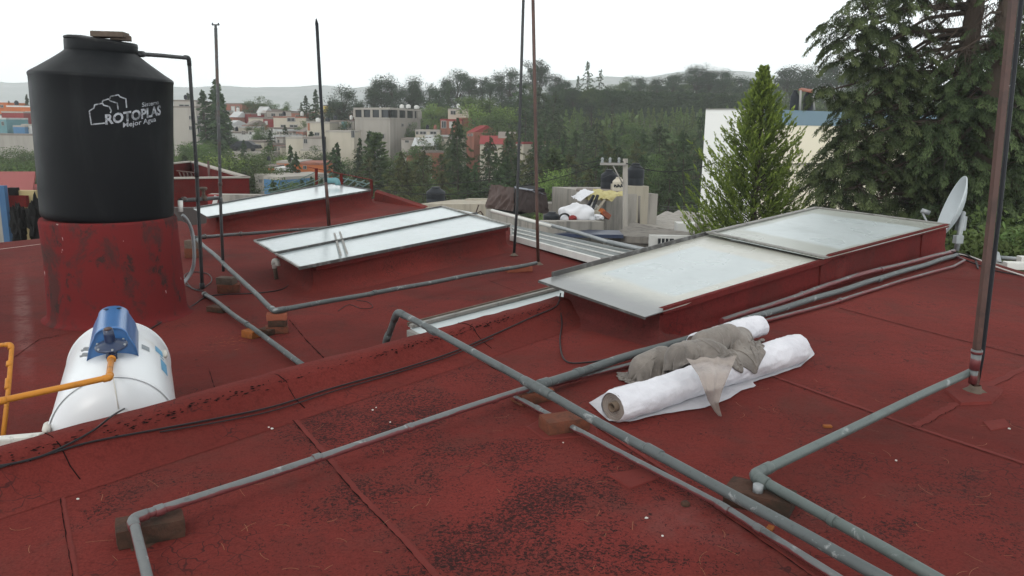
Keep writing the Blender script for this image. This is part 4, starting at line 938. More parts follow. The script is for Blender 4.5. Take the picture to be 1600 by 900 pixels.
def sheet(name,outline,hf,mat,label=None,parent=None,n=46,group=None,thick=.0):
    # draped sheet: outline in photo pixels on z=0 ; hf(p) height
    o3=[P(x,y,0) for x,y in outline]; c=sum(o3,Vector())/len(o3); m=MB(); vs=[]
    # resample outline
    L=[0]; 
    for a,b in zip(o3,o3[1:]+o3[:1]): L.append(L[-1]+(b-a).length)
    N=140; ring=[]
    for i in range(N):
        s=L[-1]*i/N; k=max(j for j in range(len(o3)) if L[j]<=s); a,b=o3[k],o3[(k+1)%len(o3)]; ring.append(a.lerp(b,(s-L[k])/max(1e-6,L[k+1]-L[k])))
    for j in range(n+1):
        f=j/n
        for p in ring: q=c.lerp(p,f); vs.append(Vector((q.x,q.y,hf(q,f))))
    m.add(vs,[(j*N+i,j*N+(i+1)%N,(j+1)*N+(i+1)%N,(j+1)*N+i) for j in range(n) for i in range(N)],True)
    ob=m.build(name,mat,parent)
    if label: tag(ob,label,'cloth',group)
    return ob
rd=(RB-RA); rd.z=0; RL=rd.length; rd.normalize(); rn=Vector((rd.y,-rd.x,0))
def roll_h(p,extra=0):
    h=0
    for (A_,B_,r0) in ((RA,RB,.070),(RA2,RB2,.060)):
        q=flat(p,0)-flat(A_,0); s=q.dot(rd); o=q.dot(rn); LL=(flat(B_,0)-flat(A_,0)).length; rr_=r0+extra
        if -.05<s<LL+.05 and abs(o)<rr_: h=max(h,A_.z+math.sqrt(rr_*rr_-o*o)*.95)
    return h
def ridged(p,s,seedv=0): 
    v=0;a=1
    for k in range(4):
        v+=a*(1-2*abs(mnoise.noise(Vector((p.x*s,p.y*s,seedv+k*3.1))))); a*=.5; s*=2.05
    return v/1.875
# loose net fringe lying on the ground by the roll
sheet('loose_netting',[(920,632),(960,608),(1030,590),(1110,572),(1200,545),(1262,535),(1273,556),(1250,575),(1205,590),(1175,600),(1182,606),(1158,612),(1140,625),(1100,640),(1030,650),(985,661),(950,660),(935,645)],
  lambda p,f: max(roll_h(p,.002)*1.0 if False else 0,.004+.016*(1-f*.6)*max(0,ridged(p,7,2))),M['net_white'],'thin white netting spread on the red roof under the long white roll')
def crumple(name,ctr,size,rot,mat,label,seedv,parent=None,fold=1.0,fold_dir=(1,0),sub=6,base=None,amp=.30):
    bm=bmesh.new(); bmesh.ops.create_icosphere(bm,subdivisions=sub,radius=1)
    Rm=Matrix.Rotation(rot,3,'Z')
    for v in bm.verts:
        n=v.co.copy(); q=Vector((n.x*size[0],n.y*size[1],n.z*size[2]))*11
        wq=q+mnoise.noise_vector(q*.35+Vector((seedv,0,0)))*2.2
        st=Vector((wq.x*.38,wq.y*1.0,wq.z*.9)) # folds run along local x
        w=(1-2.4*abs(mnoise.noise(st*.55+Vector((0,0,seedv)))))*.55+(1-2.4*abs(mnoise.noise(st*1.15+Vector((3,0,seedv)))))*.28+(1-2*abs(mnoise.noise(st*2.4+Vector((7,0,seedv)))))*.11
        lo=mnoise.noise(n*1.4+Vector((seedv,seedv,0)))*.45
        r=1+amp*w+lo*.6; p=Vector((n.x*size[0],n.y*size[1],n.z*size[2]))*r
        p=Rm@p+ctr; hz_=.004
        if p.z<hz_: p.z=hz_+.0015*(1+w)
        v.co=p
    me=bpy.data.meshes.new(name); bm.to_mesh(me); bm.free()
    o0=Vector((ctr.x,ctr.y,0)); 
    for v in me.vertices: v.co-=o0
    me.polygons.foreach_set('use_smooth',[True]*len(me.polygons)); me.materials.append(mat); o=link(bpy.data.objects.new(name,me)); o.location=o0; OFF[o]=o0
    if label: tag(o,label,'cloth','crumpled grey cloths')
    return o
def drape_cloth(label,corners,size,N,seedv,wav,mat,steps=260,z0=.30,group='crumpled grey cloths',extra=()):
    # small position-based cloth: a sheet squeezed sideways falls on the rolls and buckles into real folds
    A_,B_,C_,D_=[np.array(c) for c in corners]; nu,nv=N; U,V=np.meshgrid(np.linspace(0,1,nu),np.linspace(0,1,nv)); 
    X=((1-U)*(1-V))[...,None]*A_+(U*(1-V))[...,None]*B_+(U*V)[...,None]*C_+((1-U)*V)[...,None]*D_
    for a in range(nv):
        for b in range(nu):
            q=Vector((U[a,b]*wav[0],V[a,b]*wav[1],seedv)); w=mnoise.noise_vector(q)*.085+mnoise.noise_vector(q*2.3)*.045; X[a,b,0]+=w.x; X[a,b,1]+=w.y; X[a,b,2]=z0+.15*(mnoise.noise(q*1.0)+.8*mnoise.noise(q*2.1)+.5*mnoise.noise(q*4.3))
    Pv=X.copy(); lu=size[0]/(nu-1); lv=size[1]/(nv-1)
    segs=[(np.array(RA),np.array(RB),.086),(np.array(RA2),np.array(RB2),.074)]+[(np.array(a_),np.array(b_),r_) for a_,b_,r_ in extra]
    def con(a,b,L,st):
        d=b-a; l=np.linalg.norm(d,axis=-1,keepdims=True)+1e-9; c=d*(1-L/l)*.5*st; return c
    for it in range(steps):
        vel=(X-Pv)*.965; Pv=X.copy(); X=X+vel; X[...,2]-=9.8*(1/60)**2*.5
        for kk in range(7):
            for (sl1,sl2,L,st) in (((slice(None),slice(0,-1)),(slice(None),slice(1,None)),lu,1),((slice(0,-1),slice(None)),(slice(1,None),slice(None)),lv,1),
                ((slice(0,-1),slice(0,-1)),(slice(1,None),slice(1,None)),math.hypot(lu,lv),.5),((slice(0,-1),slice(1,None)),(slice(1,None),slice(0,-1)),math.hypot(lu,lv),.5),
                ((slice(None),slice(0,-3)),(slice(None),slice(3,None)),lu*3,.06),((slice(0,-3),slice(None)),(slice(3,None),slice(None)),lv*3,.06)):
                # alternate halves for stability
                c=con(X[sl1],X[sl2],L,st*.5); X[sl1]+=c; X[sl2]-=c
            g=X[...,2]<.006; X[...,2]=np.where(g,.006,X[...,2]); 
            Pv[...,0]=np.where(g,X[...,0]*.8+Pv[...,0]*.2,Pv[...,0]); Pv[...,1]=np.where(g,X[...,1]*.8+Pv[...,1]*.2,Pv[...,1])
            for a,b,r in segs:
                ab=b-a; tt=np.clip(((X-a)@ab)/(ab@ab),0,1); c=a+tt[...,None]*ab; d=X-c; l=np.linalg.norm(d,axis=-1); ins=l<r
                X=np.where(ins[...,None],c+d/np.maximum(l,1e-6)[...,None]*r,X); Pv=np.where(ins[...,None],X*.97+Pv*.03,Pv)
    m=MB(); m.add([Vector(p) for p in X.reshape(-1,3)],[(a*nu+b,a*nu+b+1,(a+1)*nu+b+1,(a+1)*nu+b) for a in range(nv-1) for b in range(nu-1)],True)
    o=m.build('cloth',mat); md=o.modifiers.new('sub','SUBSURF'); md.levels=1; md.render_levels=1; sd2=o.modifiers.new('thick','SOLIDIFY'); sd2.thickness=.003
    tag(o,label,'cloth',group); return o
ang=math.atan2(rd.y,rd.x)
def rl(a,b,z): q=flat(RA,0)+rd*a+rn*b; return Vector((q.x,q.y,z))
H1=(rl(.62,-.10,.14),rl(1.14,-.09,.15),.080); H2=(rl(.55,-.29,.06),rl(.66,-.27,.085),.075)
crumple('cloth',(H1[0]+H1[1])/2,(.22,.045,.045),ang,M['net_grey'],'wadded grey netting core inside the heap on the rolls',2.3,amp=.12)
crumple('cloth',(H2[0]+H2[1])/2,(.07,.055,.055),ang+1.0,M['net_grey'],'wadded grey netting core inside the left bunch behind the roll',7.7,amp=.12)
def rect(a0,a1,b0,b1): return [rl(a0,b1,0),rl(a1,b1,0),rl(a1,b0,0),rl(a0,b0,0)]
drape_cloth('crumpled dirty grey netting heaped on top of the long white roll',rect(.50,1.16,.03,-.29),(1.35,.78),(124,72),2.3,(5.0,4.6),M['net_grey'],z0=.36,extra=((rl(.62,-.14,.13),rl(.78,-.05,.15),.062),(rl(.80,-.13,.16),rl(.96,-.10,.18),.068),(rl(1.0,-.05,.14),rl(1.12,-.14,.15),.060),H2),steps=80)
drape_cloth('second layer of dirty grey netting twisted along the top of the heap',rect(.54,1.12,-.02,-.20),(1.20,.52),(110,50),5.1,(4.5,3.4),M['net_grey'],z0=.42,steps=70,extra=((rl(.60,-.12,.15),rl(.74,-.07,.16),.070),(rl(.78,-.11,.19),rl(.96,-.10,.20),.066),(rl(1.0,-.07,.16),rl(1.10,-.12,.16),.064),H2))
drape_cloth('crumpled grey netting bunched on the roof at the left of the heap, behind the roll',rect(.46,.74,-.14,-.42),(.78,.74),(76,72),8.9,(4.2,4.2),M['net_grey'],z0=.28,extra=(H2,H1),steps=70)
# thin brown-grey tail hanging over the roll
def tail():
    m=MB(); nu,nv=26,40; vs=[]
    top=[(1062,590),(1140,585)]; 
    rowsL=[(1072,565),(1090,590),(1098,612),(1104,628),(1116,645),(1124,652)]; rowsR=[(1150,560),(1140,585),(1130,610),(1124,632),(1126,645),(1127,652)]
    def itp(l,t): 
        k=min(int(t*(len(l)-1)),len(l)-2); f=t*(len(l)-1)-k; return (l[k][0]*(1-f)+l[k+1][0]*f,l[k][1]*(1-f)+l[k+1][1]*f)
    zr=[.20,.18,.13,.07,.025,.006]
    for j in range(nv+1):
        t=j/nv; a=itp(rowsL,t); b=itp(rowsR,t); k=min(int(t*5),4); z=zr[k]+(zr[k+1]-zr[k])*(t*5-k)
        for i in range(nu+1):
            f=i/nu; x=a[0]+(b[0]-a[0])*f; y=a[1]+(b[1]-a[1])*f; p=P(x,y,z); p.z+=.016*(1-2*abs(mnoise.noise(Vector((f*3.2,t*1.2,5)))))*(1-t*.6); p+=rn*(.006*math.sin(f*15+t*3)); 
            p.z=max(p.z,.004); vs.append(p)
    m.add(vs,[(j*(nu+1)+i,j*(nu+1)+i+1,(j+1)*(nu+1)+i+1,(j+1)*(nu+1)+i) for j in range(nv) for i in range(nu)],True)
    tag(m.build('cloth',M['net_grey_thin']),'thin brownish tail of netting hanging down over the front of the long white roll','cloth','crumpled grey cloths')
tail()

# ============================================================ BACKGROUND
M['conc_far']=streak_mat('far_concrete',(.34,.315,.28),(.17,.16,.145),.4,.25)
M['conc_cream']=streak_mat('far_cream_block',(.46,.42,.345),(.26,.235,.19),.4,.25)
M['white_far']=streak_mat('far_white_paint',(.60,.60,.58),(.35,.35,.33),.5,.3)
M['brick_far']=streak_mat('far_red_brick',(.27,.11,.075),(.13,.06,.05),.6,.4)
M['red_far']=simple('far_red_paint',(.22,.035,.035),.85,.2,.4,bump=0)
M['orange_far']=simple('far_orange_paint',(.42,.125,.04),.85,.15,.4,bump=0)
M['blue_far']=simple('far_blue_paint',(.07,.17,.30),.85,.15,.4,bump=0)
M['teal_far']=simple('far_teal_paint',(.12,.24,.26),.85,.2,.4,bump=0)
M['yellow_far']=simple('far_yellow_paint',(.50,.36,.06),.85,.15,.4,bump=0)
M['tin_far']=simple('tin_roof_sheet',(.45,.46,.46),.6,.3,.8,bump=0,dirt=(.22,.17,.14),dscale=.6)
M['roof_far']=simple('flat_dirty_roof',(.20,.17,.15),.9,.3,.6,bump=0)
M['glass_far']=simple('dark_window_glass',(.022,.026,.03),.15,.3,1,bump=0)
M['frame_far']=simple('window_surround',(.30,.29,.27),.8,.1,1,bump=0)
M['sheet_white']=simple('crumpled_white_sheet',(.62,.63,.66),.8,.12,3,bump=.6,bscale=4)
M['sheet_yellow']=simple('faded_yellow_tarp',(.46,.41,.20),.8,.2,2,bump=.6,bscale=4,dirt=(.25,.2,.1),dscale=2)
M['tarp_brown']=simple('brown_plastic_tarp',(.085,.058,.052),.5,.35,1.6,bump=.3,bscale=3)
M['tarp_shaded_side']=simple('shaded_brown_tarp_side',(.050,.034,.032),.6,.35,1.6,bump=.3,bscale=3)  # same brown tarpaulin, with the shade of its turned side painted in
M['tank_cream']=simple('cream_plastic_tank',(.48,.44,.36),.5,.12,2,bump=0)
def face_quad(a,b,z0,z1,off):
    d=(b-a); d.z=0; d.normalize(); n=Vector((d.y,-d.x,0))
    if n.y>0: n=-n
    return n
def house(label,pts,ytop,zb,wall,roof='roof_far',depth=8,wins=(),parapet=.0,tanks=(),cat='house',name='house',group='houses on the hillside across the valley',pitched=None,oh=.0,zt=None,extra=None,winmat='glass_far',frame='frame_far'):
    """pts: (px,Y) front corners left->right"""
    fr=[PD(x,ytop,Y) for x,Y in pts]; zt=sum(p.z for p in fr)/len(fr) if zt is None else zt
    base=[Vector((p.x,p.y,0)) for p in fr]; a,b=base[0],base[-1]
    d=(b-a).normalized(); n=Vector((-d.y,d.x,0)); n=n if n.y>0 else -n
    if len(base)==2: poly=[a,b,b+n*depth,a+n*depth]
    else: # L corner: a,mid,b ; back corner completes parallelogram
        poly=[a,base[1],b,a+(b-base[1])]
    T=thing(name,label,cat,Vector((sum(p.x for p in poly)/4,sum(p.y for p in poly)/4,zb)),group)
    m=MB(); m.prism([(p.x,p.y) for p in poly],zb,zt-.25 if not pitched else zt); m.build('wall',M[wall],T)
    c=sum(poly,Vector())/4
    if pitched:
        e=[c+(p-c)*(1+oh) for p in poly]; r0=(e[0]+e[3])/2; r1=(e[1]+e[2])/2; m=MB()
        vs=[Vector((p.x,p.y,zt-.02)) for p in e]+[Vector((r0.x,r0.y,zt+pitched)),Vector((r1.x,r1.y,zt+pitched))]
        m.add(vs,[(0,1,5,4),(2,3,4,5),(3,0,4),(1,2,5),(3,2,1,0)]); m.build('roof',M[roof],T)
    else:
        m=MB(); e=[c+(p-c)*(1+.012+oh) for p in poly]; m.prism([(p.x,p.y) for p in e],zt-.25,zt); m.build('roof',M[roof],T)
    for w in wins:
        fi,x0,y0,x1,y1=w[:5]; A_,B_=base[fi],base[fi+1]; dd=(B_-A_).normalized(); nn=Vector((dd.y,-dd.x,0)); nn=nn if nn.dot(A_)<0 else -nn
        def hit(x,y):
            q=ray(x,y); o=Vector((0,0,H)); den=q.x*nn.x+q.y*nn.y; t=((A_-o).dot(nn)+0)/(den) if abs(den)>1e-6 else 1; 
            t=((A_.x)*nn.x+(A_.y)*nn.y)/den; return o+q*t
        p0=hit(x0,y1); p1=hit(x1,y0); zz0,zz1=hit((x0+x1)/2,y1).z,hit((x0+x1)/2,y0).z; W_=(p1-p0).dot(dd); mid=p0+dd*(W_/2); cz=(zz0+zz1)/2; hh=zz1-zz0
        rz=math.atan2(dd.y,dd.x); wm=w[5] if len(w)>5 else winmat; op=(len(w)>6)
        if op:
            m=MB(); m.box((mid.x,mid.y,cz)+0*nn if False else (mid.x+nn.x*.04,mid.y+nn.y*.04,cz),(abs(W_),.1,hh),rz=rz); m.build('wall_panel',M[wm],T)
        else:
            m=MB(); t_=min(.14,abs(W_)*.12)
            for (ox,oz,sx,sz) in ((0,hh/2,abs(W_)+t_,t_),(0,-hh/2,abs(W_)+t_,t_),(-abs(W_)/2,0,t_,hh-t_),(abs(W_)/2,0,t_,hh-t_),(0,0,t_*.6,hh-t_)):
                q=mid+dd*ox; m.box((q.x+nn.x*.03,q.y+nn.y*.03,cz+oz),(sx,.12,sz),rz=rz)
            f=m.build('window',M[frame],T)
            m=MB(); m.box((mid.x+nn.x*.01,mid.y+nn.y*.01,cz),(abs(W_)-.02,.06,hh-.02),rz=rz); m.build('pane',M[wm],f)
    if parapet:
        for i in range(4):
            p,q=poly[i],poly[(i+1)%4]; m=MB(); mid=(p+q)/2; m.box((mid.x,mid.y,zt+parapet/2),((q-p).length,.18,parapet),rz=math.atan2((q-p).y,(q-p).x)); m.build('parapet',M[wall],T)
    return T,poly,zt
def tank_small(label,px,ytop,ybot,wpx,Y,mat='tank_far',group=None,seedv=0):
    b=PD(px,ybot,Y); t=PD(px,ytop,Y); r=wpx/2/F*Y; h=t.z-b.z; T=thing('water_tank',label,'water tank',b,group)
    m=MB(); m.lathe(b,[(0,0),(r*.95,0),(r*.97,h*.04),(r,h*.35),(r*.975,h*.37),(r,h*.40),(r,h*.70),(r*.98,h*.73),(r*.9,h*.77),(r*.45,h*.93),(r*.44,h*.95)],28); m.build('tank_body',M[mat],T)
    m=MB(); m.lathe(b,[(r*.46,h*.93),(r*.48,h*.95),(r*.48,h*.98),(r*.42,h),(0,h)],20); m.build('lid',M[mat],T); return T
# ---- town: nearest structures of the hillside, measured in the photo
VG='houses on the hillside across the valley'
house('unfinished grey concrete apartment block left of the tall dark conifer, right of the big tank',[(268,128),(306,126),(327,128)],166,-9,'conc_far',depth=10,wins=[(0,296,181,300,187),(0,296,197,300,203),(1,308,181,313,194),(1,316,182,325,193),(1,309,197,314,209),(1,317,198,325,209)],cat='building',name='apartment_block')
house('upper grey storey standing on the roof of the unfinished concrete block',[(271,131),(306,131)],156,2.0,'conc_far',wins=[(0,280,163,296,170)],cat='building',name='rooftop_storey',depth=5)
house('pale rooftop houses between the two left poles on the skyline',[(300,150),(318,150)],158,-4,'conc_cream',depth=6)
house('brown brick house on the skyline right of the tall dark conifer',[(352,170),(378,168)],161,-2,'brick_far',wins=[(0,362,166,367,175,'white_far'),(0,370,166,374,174)],depth=7)
house('dark red painted house below the skyline right of the tall conifer',[(360,150),(392,150)],176,-4,'red_far',depth=8)
house('house with a bright white tin roof next to the dark red house',[(358,146),(371,146)],183,-5,'brick_far','tin_far',depth=6,pitched=1.0,oh=.05)
house('beige house with a green stained corner in the middle of the town',[(388,144),(418,144)],183,-4,'conc_cream',wins=[(0,396,193,402,199,'white_far'),(0,409,195,413,200)],depth=7)
house('house with a white slanted tin roof on the upper row of the town',[(400,160),(415,160)],176,-3,'conc_far','tin_far',depth=5,pitched=1.2)
house('long brown roofed house in the upper row left of the dark conifers',[(416,158),(455,158)],173,-3,'conc_far','roof_far',wins=[(0,424,177,430,182),(0,436,177,442,182)],depth=6)
house('red brick house in the upper row of the town',[(455,156),(480,156)],175,-3,'brick_far',wins=[(0,462,180,467,185)],depth=6)
house('cream house with two dark windows beneath the red brick house',[(427,140),(478,139)],182,-5,'conc_cream','brick_far',wins=[(0,449,184,461,190),(0,439,195,446,199),(0,453,195,465,199)],depth=8)
house('narrow red and beige house beside the cream house',[(411,142),(428,142)],184,-5,'red_far',depth=5,wins=[(0,414,189,418,195,'white_far')])
house('low white house in the left part of the town',[(356,134),(388,134)],206,-7,'white_far',wins=[(0,378,205,383,210),(0,390,206,392,210)][:1],depth=8)
house('low white house with dark windows right of the other low white house',[(388,133),(417,133)],204,-7,'white_far','conc_far',wins=[(0,390,206,393,210),(0,401,206,405,210),(0,408,198,413,203)],depth=7)
house('house with pale blue tin roof below the low white houses',[(398,128),(424,128)],214,-8,'white_far','tin_far',depth=5,wins=[(0,411,215,420,219)])
house('beige house with a dark doorway and a car in front',[(375,120),(412,120)],220,-12,'conc_cream','roof_far',wins=[(0,379,227,386,234),(0,393,227,399,234)],depth=8)
house('long beige yard wall with step left of the pole in the middle of the town',[(446,112),(474,112)],214,-12,'conc_cream','conc_far',depth=5)
house('grey lean-to room with a dark window beside the beige yard wall',[(473,111),(503,111)],214,-8,'conc_far',wins=[(0,475,217,480,224)],depth=5)
house('lower retaining wall below the grey lean-to room',[(470,109),(505,109)],233,-12,'conc_cream','conc_far',depth=2,cat='wall',name='retaining_wall')
house('cream two storey house with an orange door panel left of the big concrete building',[(479,122),(515,122)],190,-8,'conc_cream','conc_far',wins=[(0,481,192,484,204,'orange_far'),(0,484,206,487,209),(0,492,207,499,212)],depth=8)
house('grey house with a teal cloth on its wall beside the cream house',[(515,128),(553,128)],188,-8,'conc_far',wins=[(0,534,190,542,201,'teal_far',1),(0,545,193,549,200)],depth=6)
house('long blank beige block wall in front of the big concrete building',[(509,112),(553,112)],204,-12,'conc_cream','conc_far',depth=5,wins=[(0,549,204,554,215)])
T,poly,zt=house('big three storey grey concrete building with an open glazed top floor and white roof tanks',[(554,125),(609,118),(657,133)],184,-10,'conc_far','conc_far',wins=[(0,593,209,601,216),(1,627,193,630,198),(1,638,193,641,198)],cat='building',name='concrete_building')
# glazed top storey
zt2=PD(609,168,118).z; ctr=sum(poly,Vector())/4; inset=[ctr+(p-ctr)*.985 for p in poly]
m=MB(); m.prism([(p.x,p.y) for p in inset],zt,zt2-.3); m.build('top_storey_glazing',M['glass_far'],T)
m=MB(); m.prism([(p.x,p.y) for p in [ctr+(p-ctr)*1.02 for p in poly]],zt2-.3,zt2); m.build('top_roof',M['conc_far'],T)
for (a,b,N) in ((0,1,4),(1,2,4)):
    for k in range(N+1):
        p=poly[a].lerp(poly[b],k/N); m=MB(); m.box((p.x,p.y,(zt+zt2-.3)/2),(.35,.35,zt2-.3-zt)); m.build('pillar',M['conc_far'],T)
p=poly[1].lerp(poly[2],.87); q=poly[2]; m=MB(); mid=(p+q)/2; m.box((mid.x,mid.y-.1,(zt+zt2)/2-.2),((q-p).length,.5,zt2-zt-.3),rz=math.atan2((q-p).y,(q-p).x)); m.build('stair_block',M['conc_far'],T)
for k,(x,yy) in enumerate(((628,168),(638,168),(651,169))):
    tank_small(['smallest','middle','rightmost'][k]+' white water tank on the roof of the big concrete building',x,yy-5+k*.2,yy+1,7+k*.5,126,'white_far','white tanks on far roofs')
tank_small('white water tank on the cream house with the orange door panel',497,184,190,7,124,'white_far','white tanks on far roofs')
tank_small('dark water tank on the cream house beside the white one',512,184,190,7,124,'tank_far')
house('low beige house with two double windows right of the big concrete building',[(649,118),(687,118)],203,-8,'conc_cream','conc_far',wins=[(0,650,205,654,210),(0,656,205,666,210),(0,672,205,682,210)],depth=8)
house('brown patched house below the low beige house',[(627,112),(648,112)],216,-9,'conc_far','roof_far',wins=[(0,633,219,639,223)],depth=6)
house('small house with white sheet metal gable roof below the beige house',[(645,108),(676,108)],228,-9,'conc_cream','tin_far',wins=[(0,657,229,668,234)],depth=6,pitched=1.0,oh=.1)
house('red brick and pink house with white window frames behind the spiky conifer',[(688,120),(722,120)],186,-8,'brick_far','red_far',wins=[(0,690,189,697,200,'glass_far'),(0,702,190,707,200,'white_far'),(0,716,194,721,202,'white_far')],depth=8)
house('dark red brick wing right of the pink house',[(722,121),(757,122)],184,-8,'brick_far','brick_far',wins=[(0,738,190,741,194),(0,752,190,755,194)],depth=8)
house('cream rooftop room on top of the red brick house',[(700,124),(730,124)],170,-1,'conc_cream','conc_far',wins=[(0,704,173,712,179),(0,718,173,722,178)],depth=5)
house('house with red tile roof and orange chimney among the trees',[(750,104),(785,104)],225,-10,'conc_cream','red_far',wins=[(0,757,229,762,236),(0,771,229,776,235)],depth=7,pitched=1.0,oh=.06)
house('brown house right of the red tile roof house among the trees',[(778,106),(806,106)],216,-10,'brick_far','roof_far',wins=[(0,789,227,797,234)],depth=7,pitched=.8)
house('yellow house on the skyline left of the round eucalyptus',[(505,165),(521,165)],164,-4,'yellow_far',wins=[(0,513,167,517,172)],depth=6)
house('orange house front low in the valley',[(410,85),(430,85)],259,-14,'orange_far','roof_far',depth=6,wins=[(0,414,263,417,267)])
house('second orange house low in the valley behind the small conifer',[(432,88),(470,88)],252,-14,'orange_far','conc_far',depth=5,wins=[(0,440,257,444,261),(0,455,256,459,260)])
house('orange red low house front beside the rusty pole',[(468,86),(506,86)],254,-14,'orange_far','brick_far',depth=5,wins=[(0,474,259,479,264)])
house('white wall block beside the orange houses',[(429,82),(446,82)],262,-14,'white_far','white_far',depth=3)
house('grey concrete house with a small window low in the valley',[(398,74),(425,72)],273,-14,'conc_far','conc_far',wins=[(0,406,280,410,286)],depth=6)
house('bright blue sided house low in the valley behind the far skylight',[(412,70),(437,69)],276,-14,'blue_far','conc_far',depth=4)
house('orange building on the skyline at the left edge',[(-12,150),(12,150)],160,-6,'orange_far','orange_far',depth=6,wins=[(0,1,164,5,168)])
house('orange and white long house at the left edge behind the big tank',[(10,145),(48,145)],165,-6,'orange_far','white_far',depth=6)
house('dark red house at the left edge behind the big tank',[(2,138),(36,138)],174,-6,'red_far','conc_far',depth=6)
house('teal house at the left edge',[(-14,132),(9,132)],184,-8,'teal_far','tin_far',depth=6,wins=[(0,3,190,6,196)])
house('light blue wall beside the teal house at the left edge',[(20,130),(38,130)],196,-8,'blue_far','conc_far',depth=4)
house('small white house beside the light blue wall at the left edge',[(33,131),(50,131)],194,-8,'white_far','conc_far',depth=5,wins=[(0,41,199,45,202)])
house('grey retaining wall under the coloured houses at the left edge',[(-30,125),(60,125)],209,-14,'conc_far','roof_far',depth=3,cat='wall',name='retaining_wall')
for i,(x,Y,yt,w,mt,rf,lb) in enumerate(((368,138,197,9,'conc_cream','tin_far','tiny cream house with a tin roof under the dark red house'),(382,140,196,9,'brick_far','roof_far','tiny brick house beside the beige corner house'),(423,136,199,10,'white_far','roof_far','tiny white house under the narrow red and beige house'),(437,134,203,10,'conc_cream','tin_far','tiny cream house with tin roof below the cream house row'),(452,133,205,12,'conc_far','roof_far','small grey house above the yard wall, left of the pole'),(468,131,206,11,'brick_far','roof_far','small brick house above the yard wall, right side'),(432,126,211,11,'white_far','tin_far','small white house left of the yard wall'),(420,122,224,11,'brick_far','roof_far','small brick house below the pale blue tin roof'),(434,119,228,11,'conc_cream','roof_far','small cream house low beside the yard wall'),(350,140,196,9,'white_far','tin_far','small white house hugging the tall conifer'),(408,165,170,10,'conc_cream','roof_far','cream house high on the skyline left of the round trees'),(470,166,170,12,'white_far','tin_far','white house high on the skyline by the dark conifers'),(492,158,175,12,'conc_cream','brick_far','cream house high on the skyline beside the pointed pole'),(540,150,178,14,'brick_far','roof_far','brick house peeping out left of the glazed storey'),(548,140,196,10,'white_far','roof_far','white house at the left foot of the glazed storey'),(670,112,211,12,'white_far','tin_far','white house front beside the gable roofed house'),(690,112,214,12,'conc_cream','roof_far','cream house front under the pink house'),(735,112,206,12,'brick_far','red_far','brick house with a red roof right of the spiky conifer'),(640,104,236,10,'brick_far','roof_far','small brick shed at the foot of the big concrete building'),(812,104,222,12,'conc_cream','red_far','cream house with a red roof glimpsed near the brown pole'),(-5,150,178,12,'white_far','roof_far','white house at the far left edge among the coloured houses'),(22,140,182,10,'conc_cream','tin_far','cream house in the middle of the coloured houses at the left edge'))):
    house(lb,[(x-w/2,Y),(x+w/2,Y-1)],yt,-12,mt,rf,wins=[(0,x-w*.32,yt+3,x-w*.12,yt+6.5),(0,x+w*.10,yt+3,x+w*.32,yt+6.5)],depth=5,pitched=(.9 if i%4==1 else None))
for i,(x,Y,yt,w,mt) in enumerate(((427,150,193,14,'white_far'),(440,150,201,18,'conc_far'),(392,147,190,10,'white_far'),(345,160,172,12,'conc_cream'),(428,165,171,12,'white_far'),(560,108,236,12,'conc_cream'),(588,104,246,16,'conc_far'),(600,103,256,10,'white_far'),(488,152,180,10,'brick_far'),(360,128,222,10,'teal_far'),(437,124,214,10,'conc_far'),(662,103,246,20,'tin_far'))):
    house(['white cube house amid the upper rows','low grey house below the cream house','tiny white house next to the beige corner house','cream house peeping out by the tall conifer','small white house on the upper row by the round tree','beige shed below the blank block wall','grey shed half hidden by the light green conifer','white shed at the foot of the big concrete building','small brick house near the dark conifers of the upper row','teal shed beside the house with the car','grey shed above the yard wall','tin roofed shed below the gable roofed house'][i],[(x-w/2,Y),(x+w/2,Y)],yt,-12,mt,'tin_far' if i%3==0 else 'roof_far',wins=[(0,x-w*.3,yt+4,x-w*.05,yt+9)],depth=5)
for i,(x,y,Y,w,mt,lb) in enumerate(((405,181,143,5,'white_far','tiny white tank on the beige house in the town'),(444,181,139,5,'tank_far','tiny black tank on the cream house in the town'),(472,181,139,5,'white_far','tiny white tank on the cream house in the town'),(370,205,133,5,'tank_far','tiny black tank on the low white house'),(410,203,132,5,'tank_far','tiny black tank on the second low white house'),(524,187,127,6,'tank_far','black tank on the grey house with the teal cloth'),(549,187,127,5,'white_far','white tank on the grey house with the teal cloth'),(668,202,118,5,'tank_far','black tank on the low beige house'),(680,202,118,5,'brick_far','reddish tank on the low beige house'),(716,169,124,5,'white_far','white tank on the rooftop room of the brick house'),(741,183,121,5,'tank_far','black tank on the dark red brick wing'),(290,155,131,5,'tank_far','black tank on the unfinished concrete block'),(420,251,86,6,'tank_far','black tank beside the orange houses'),(455,251,87,6,'white_far','white tank on the second orange house'),(372,175,160,5,'white_far','white tank on the dark red house'),(26,164,144,6,'tank_far','black tank on the long house behind the big tank'))):
    tank_small(lb,x,y-7,y,w,Y+1.5,mt,'roof tanks in the far town')
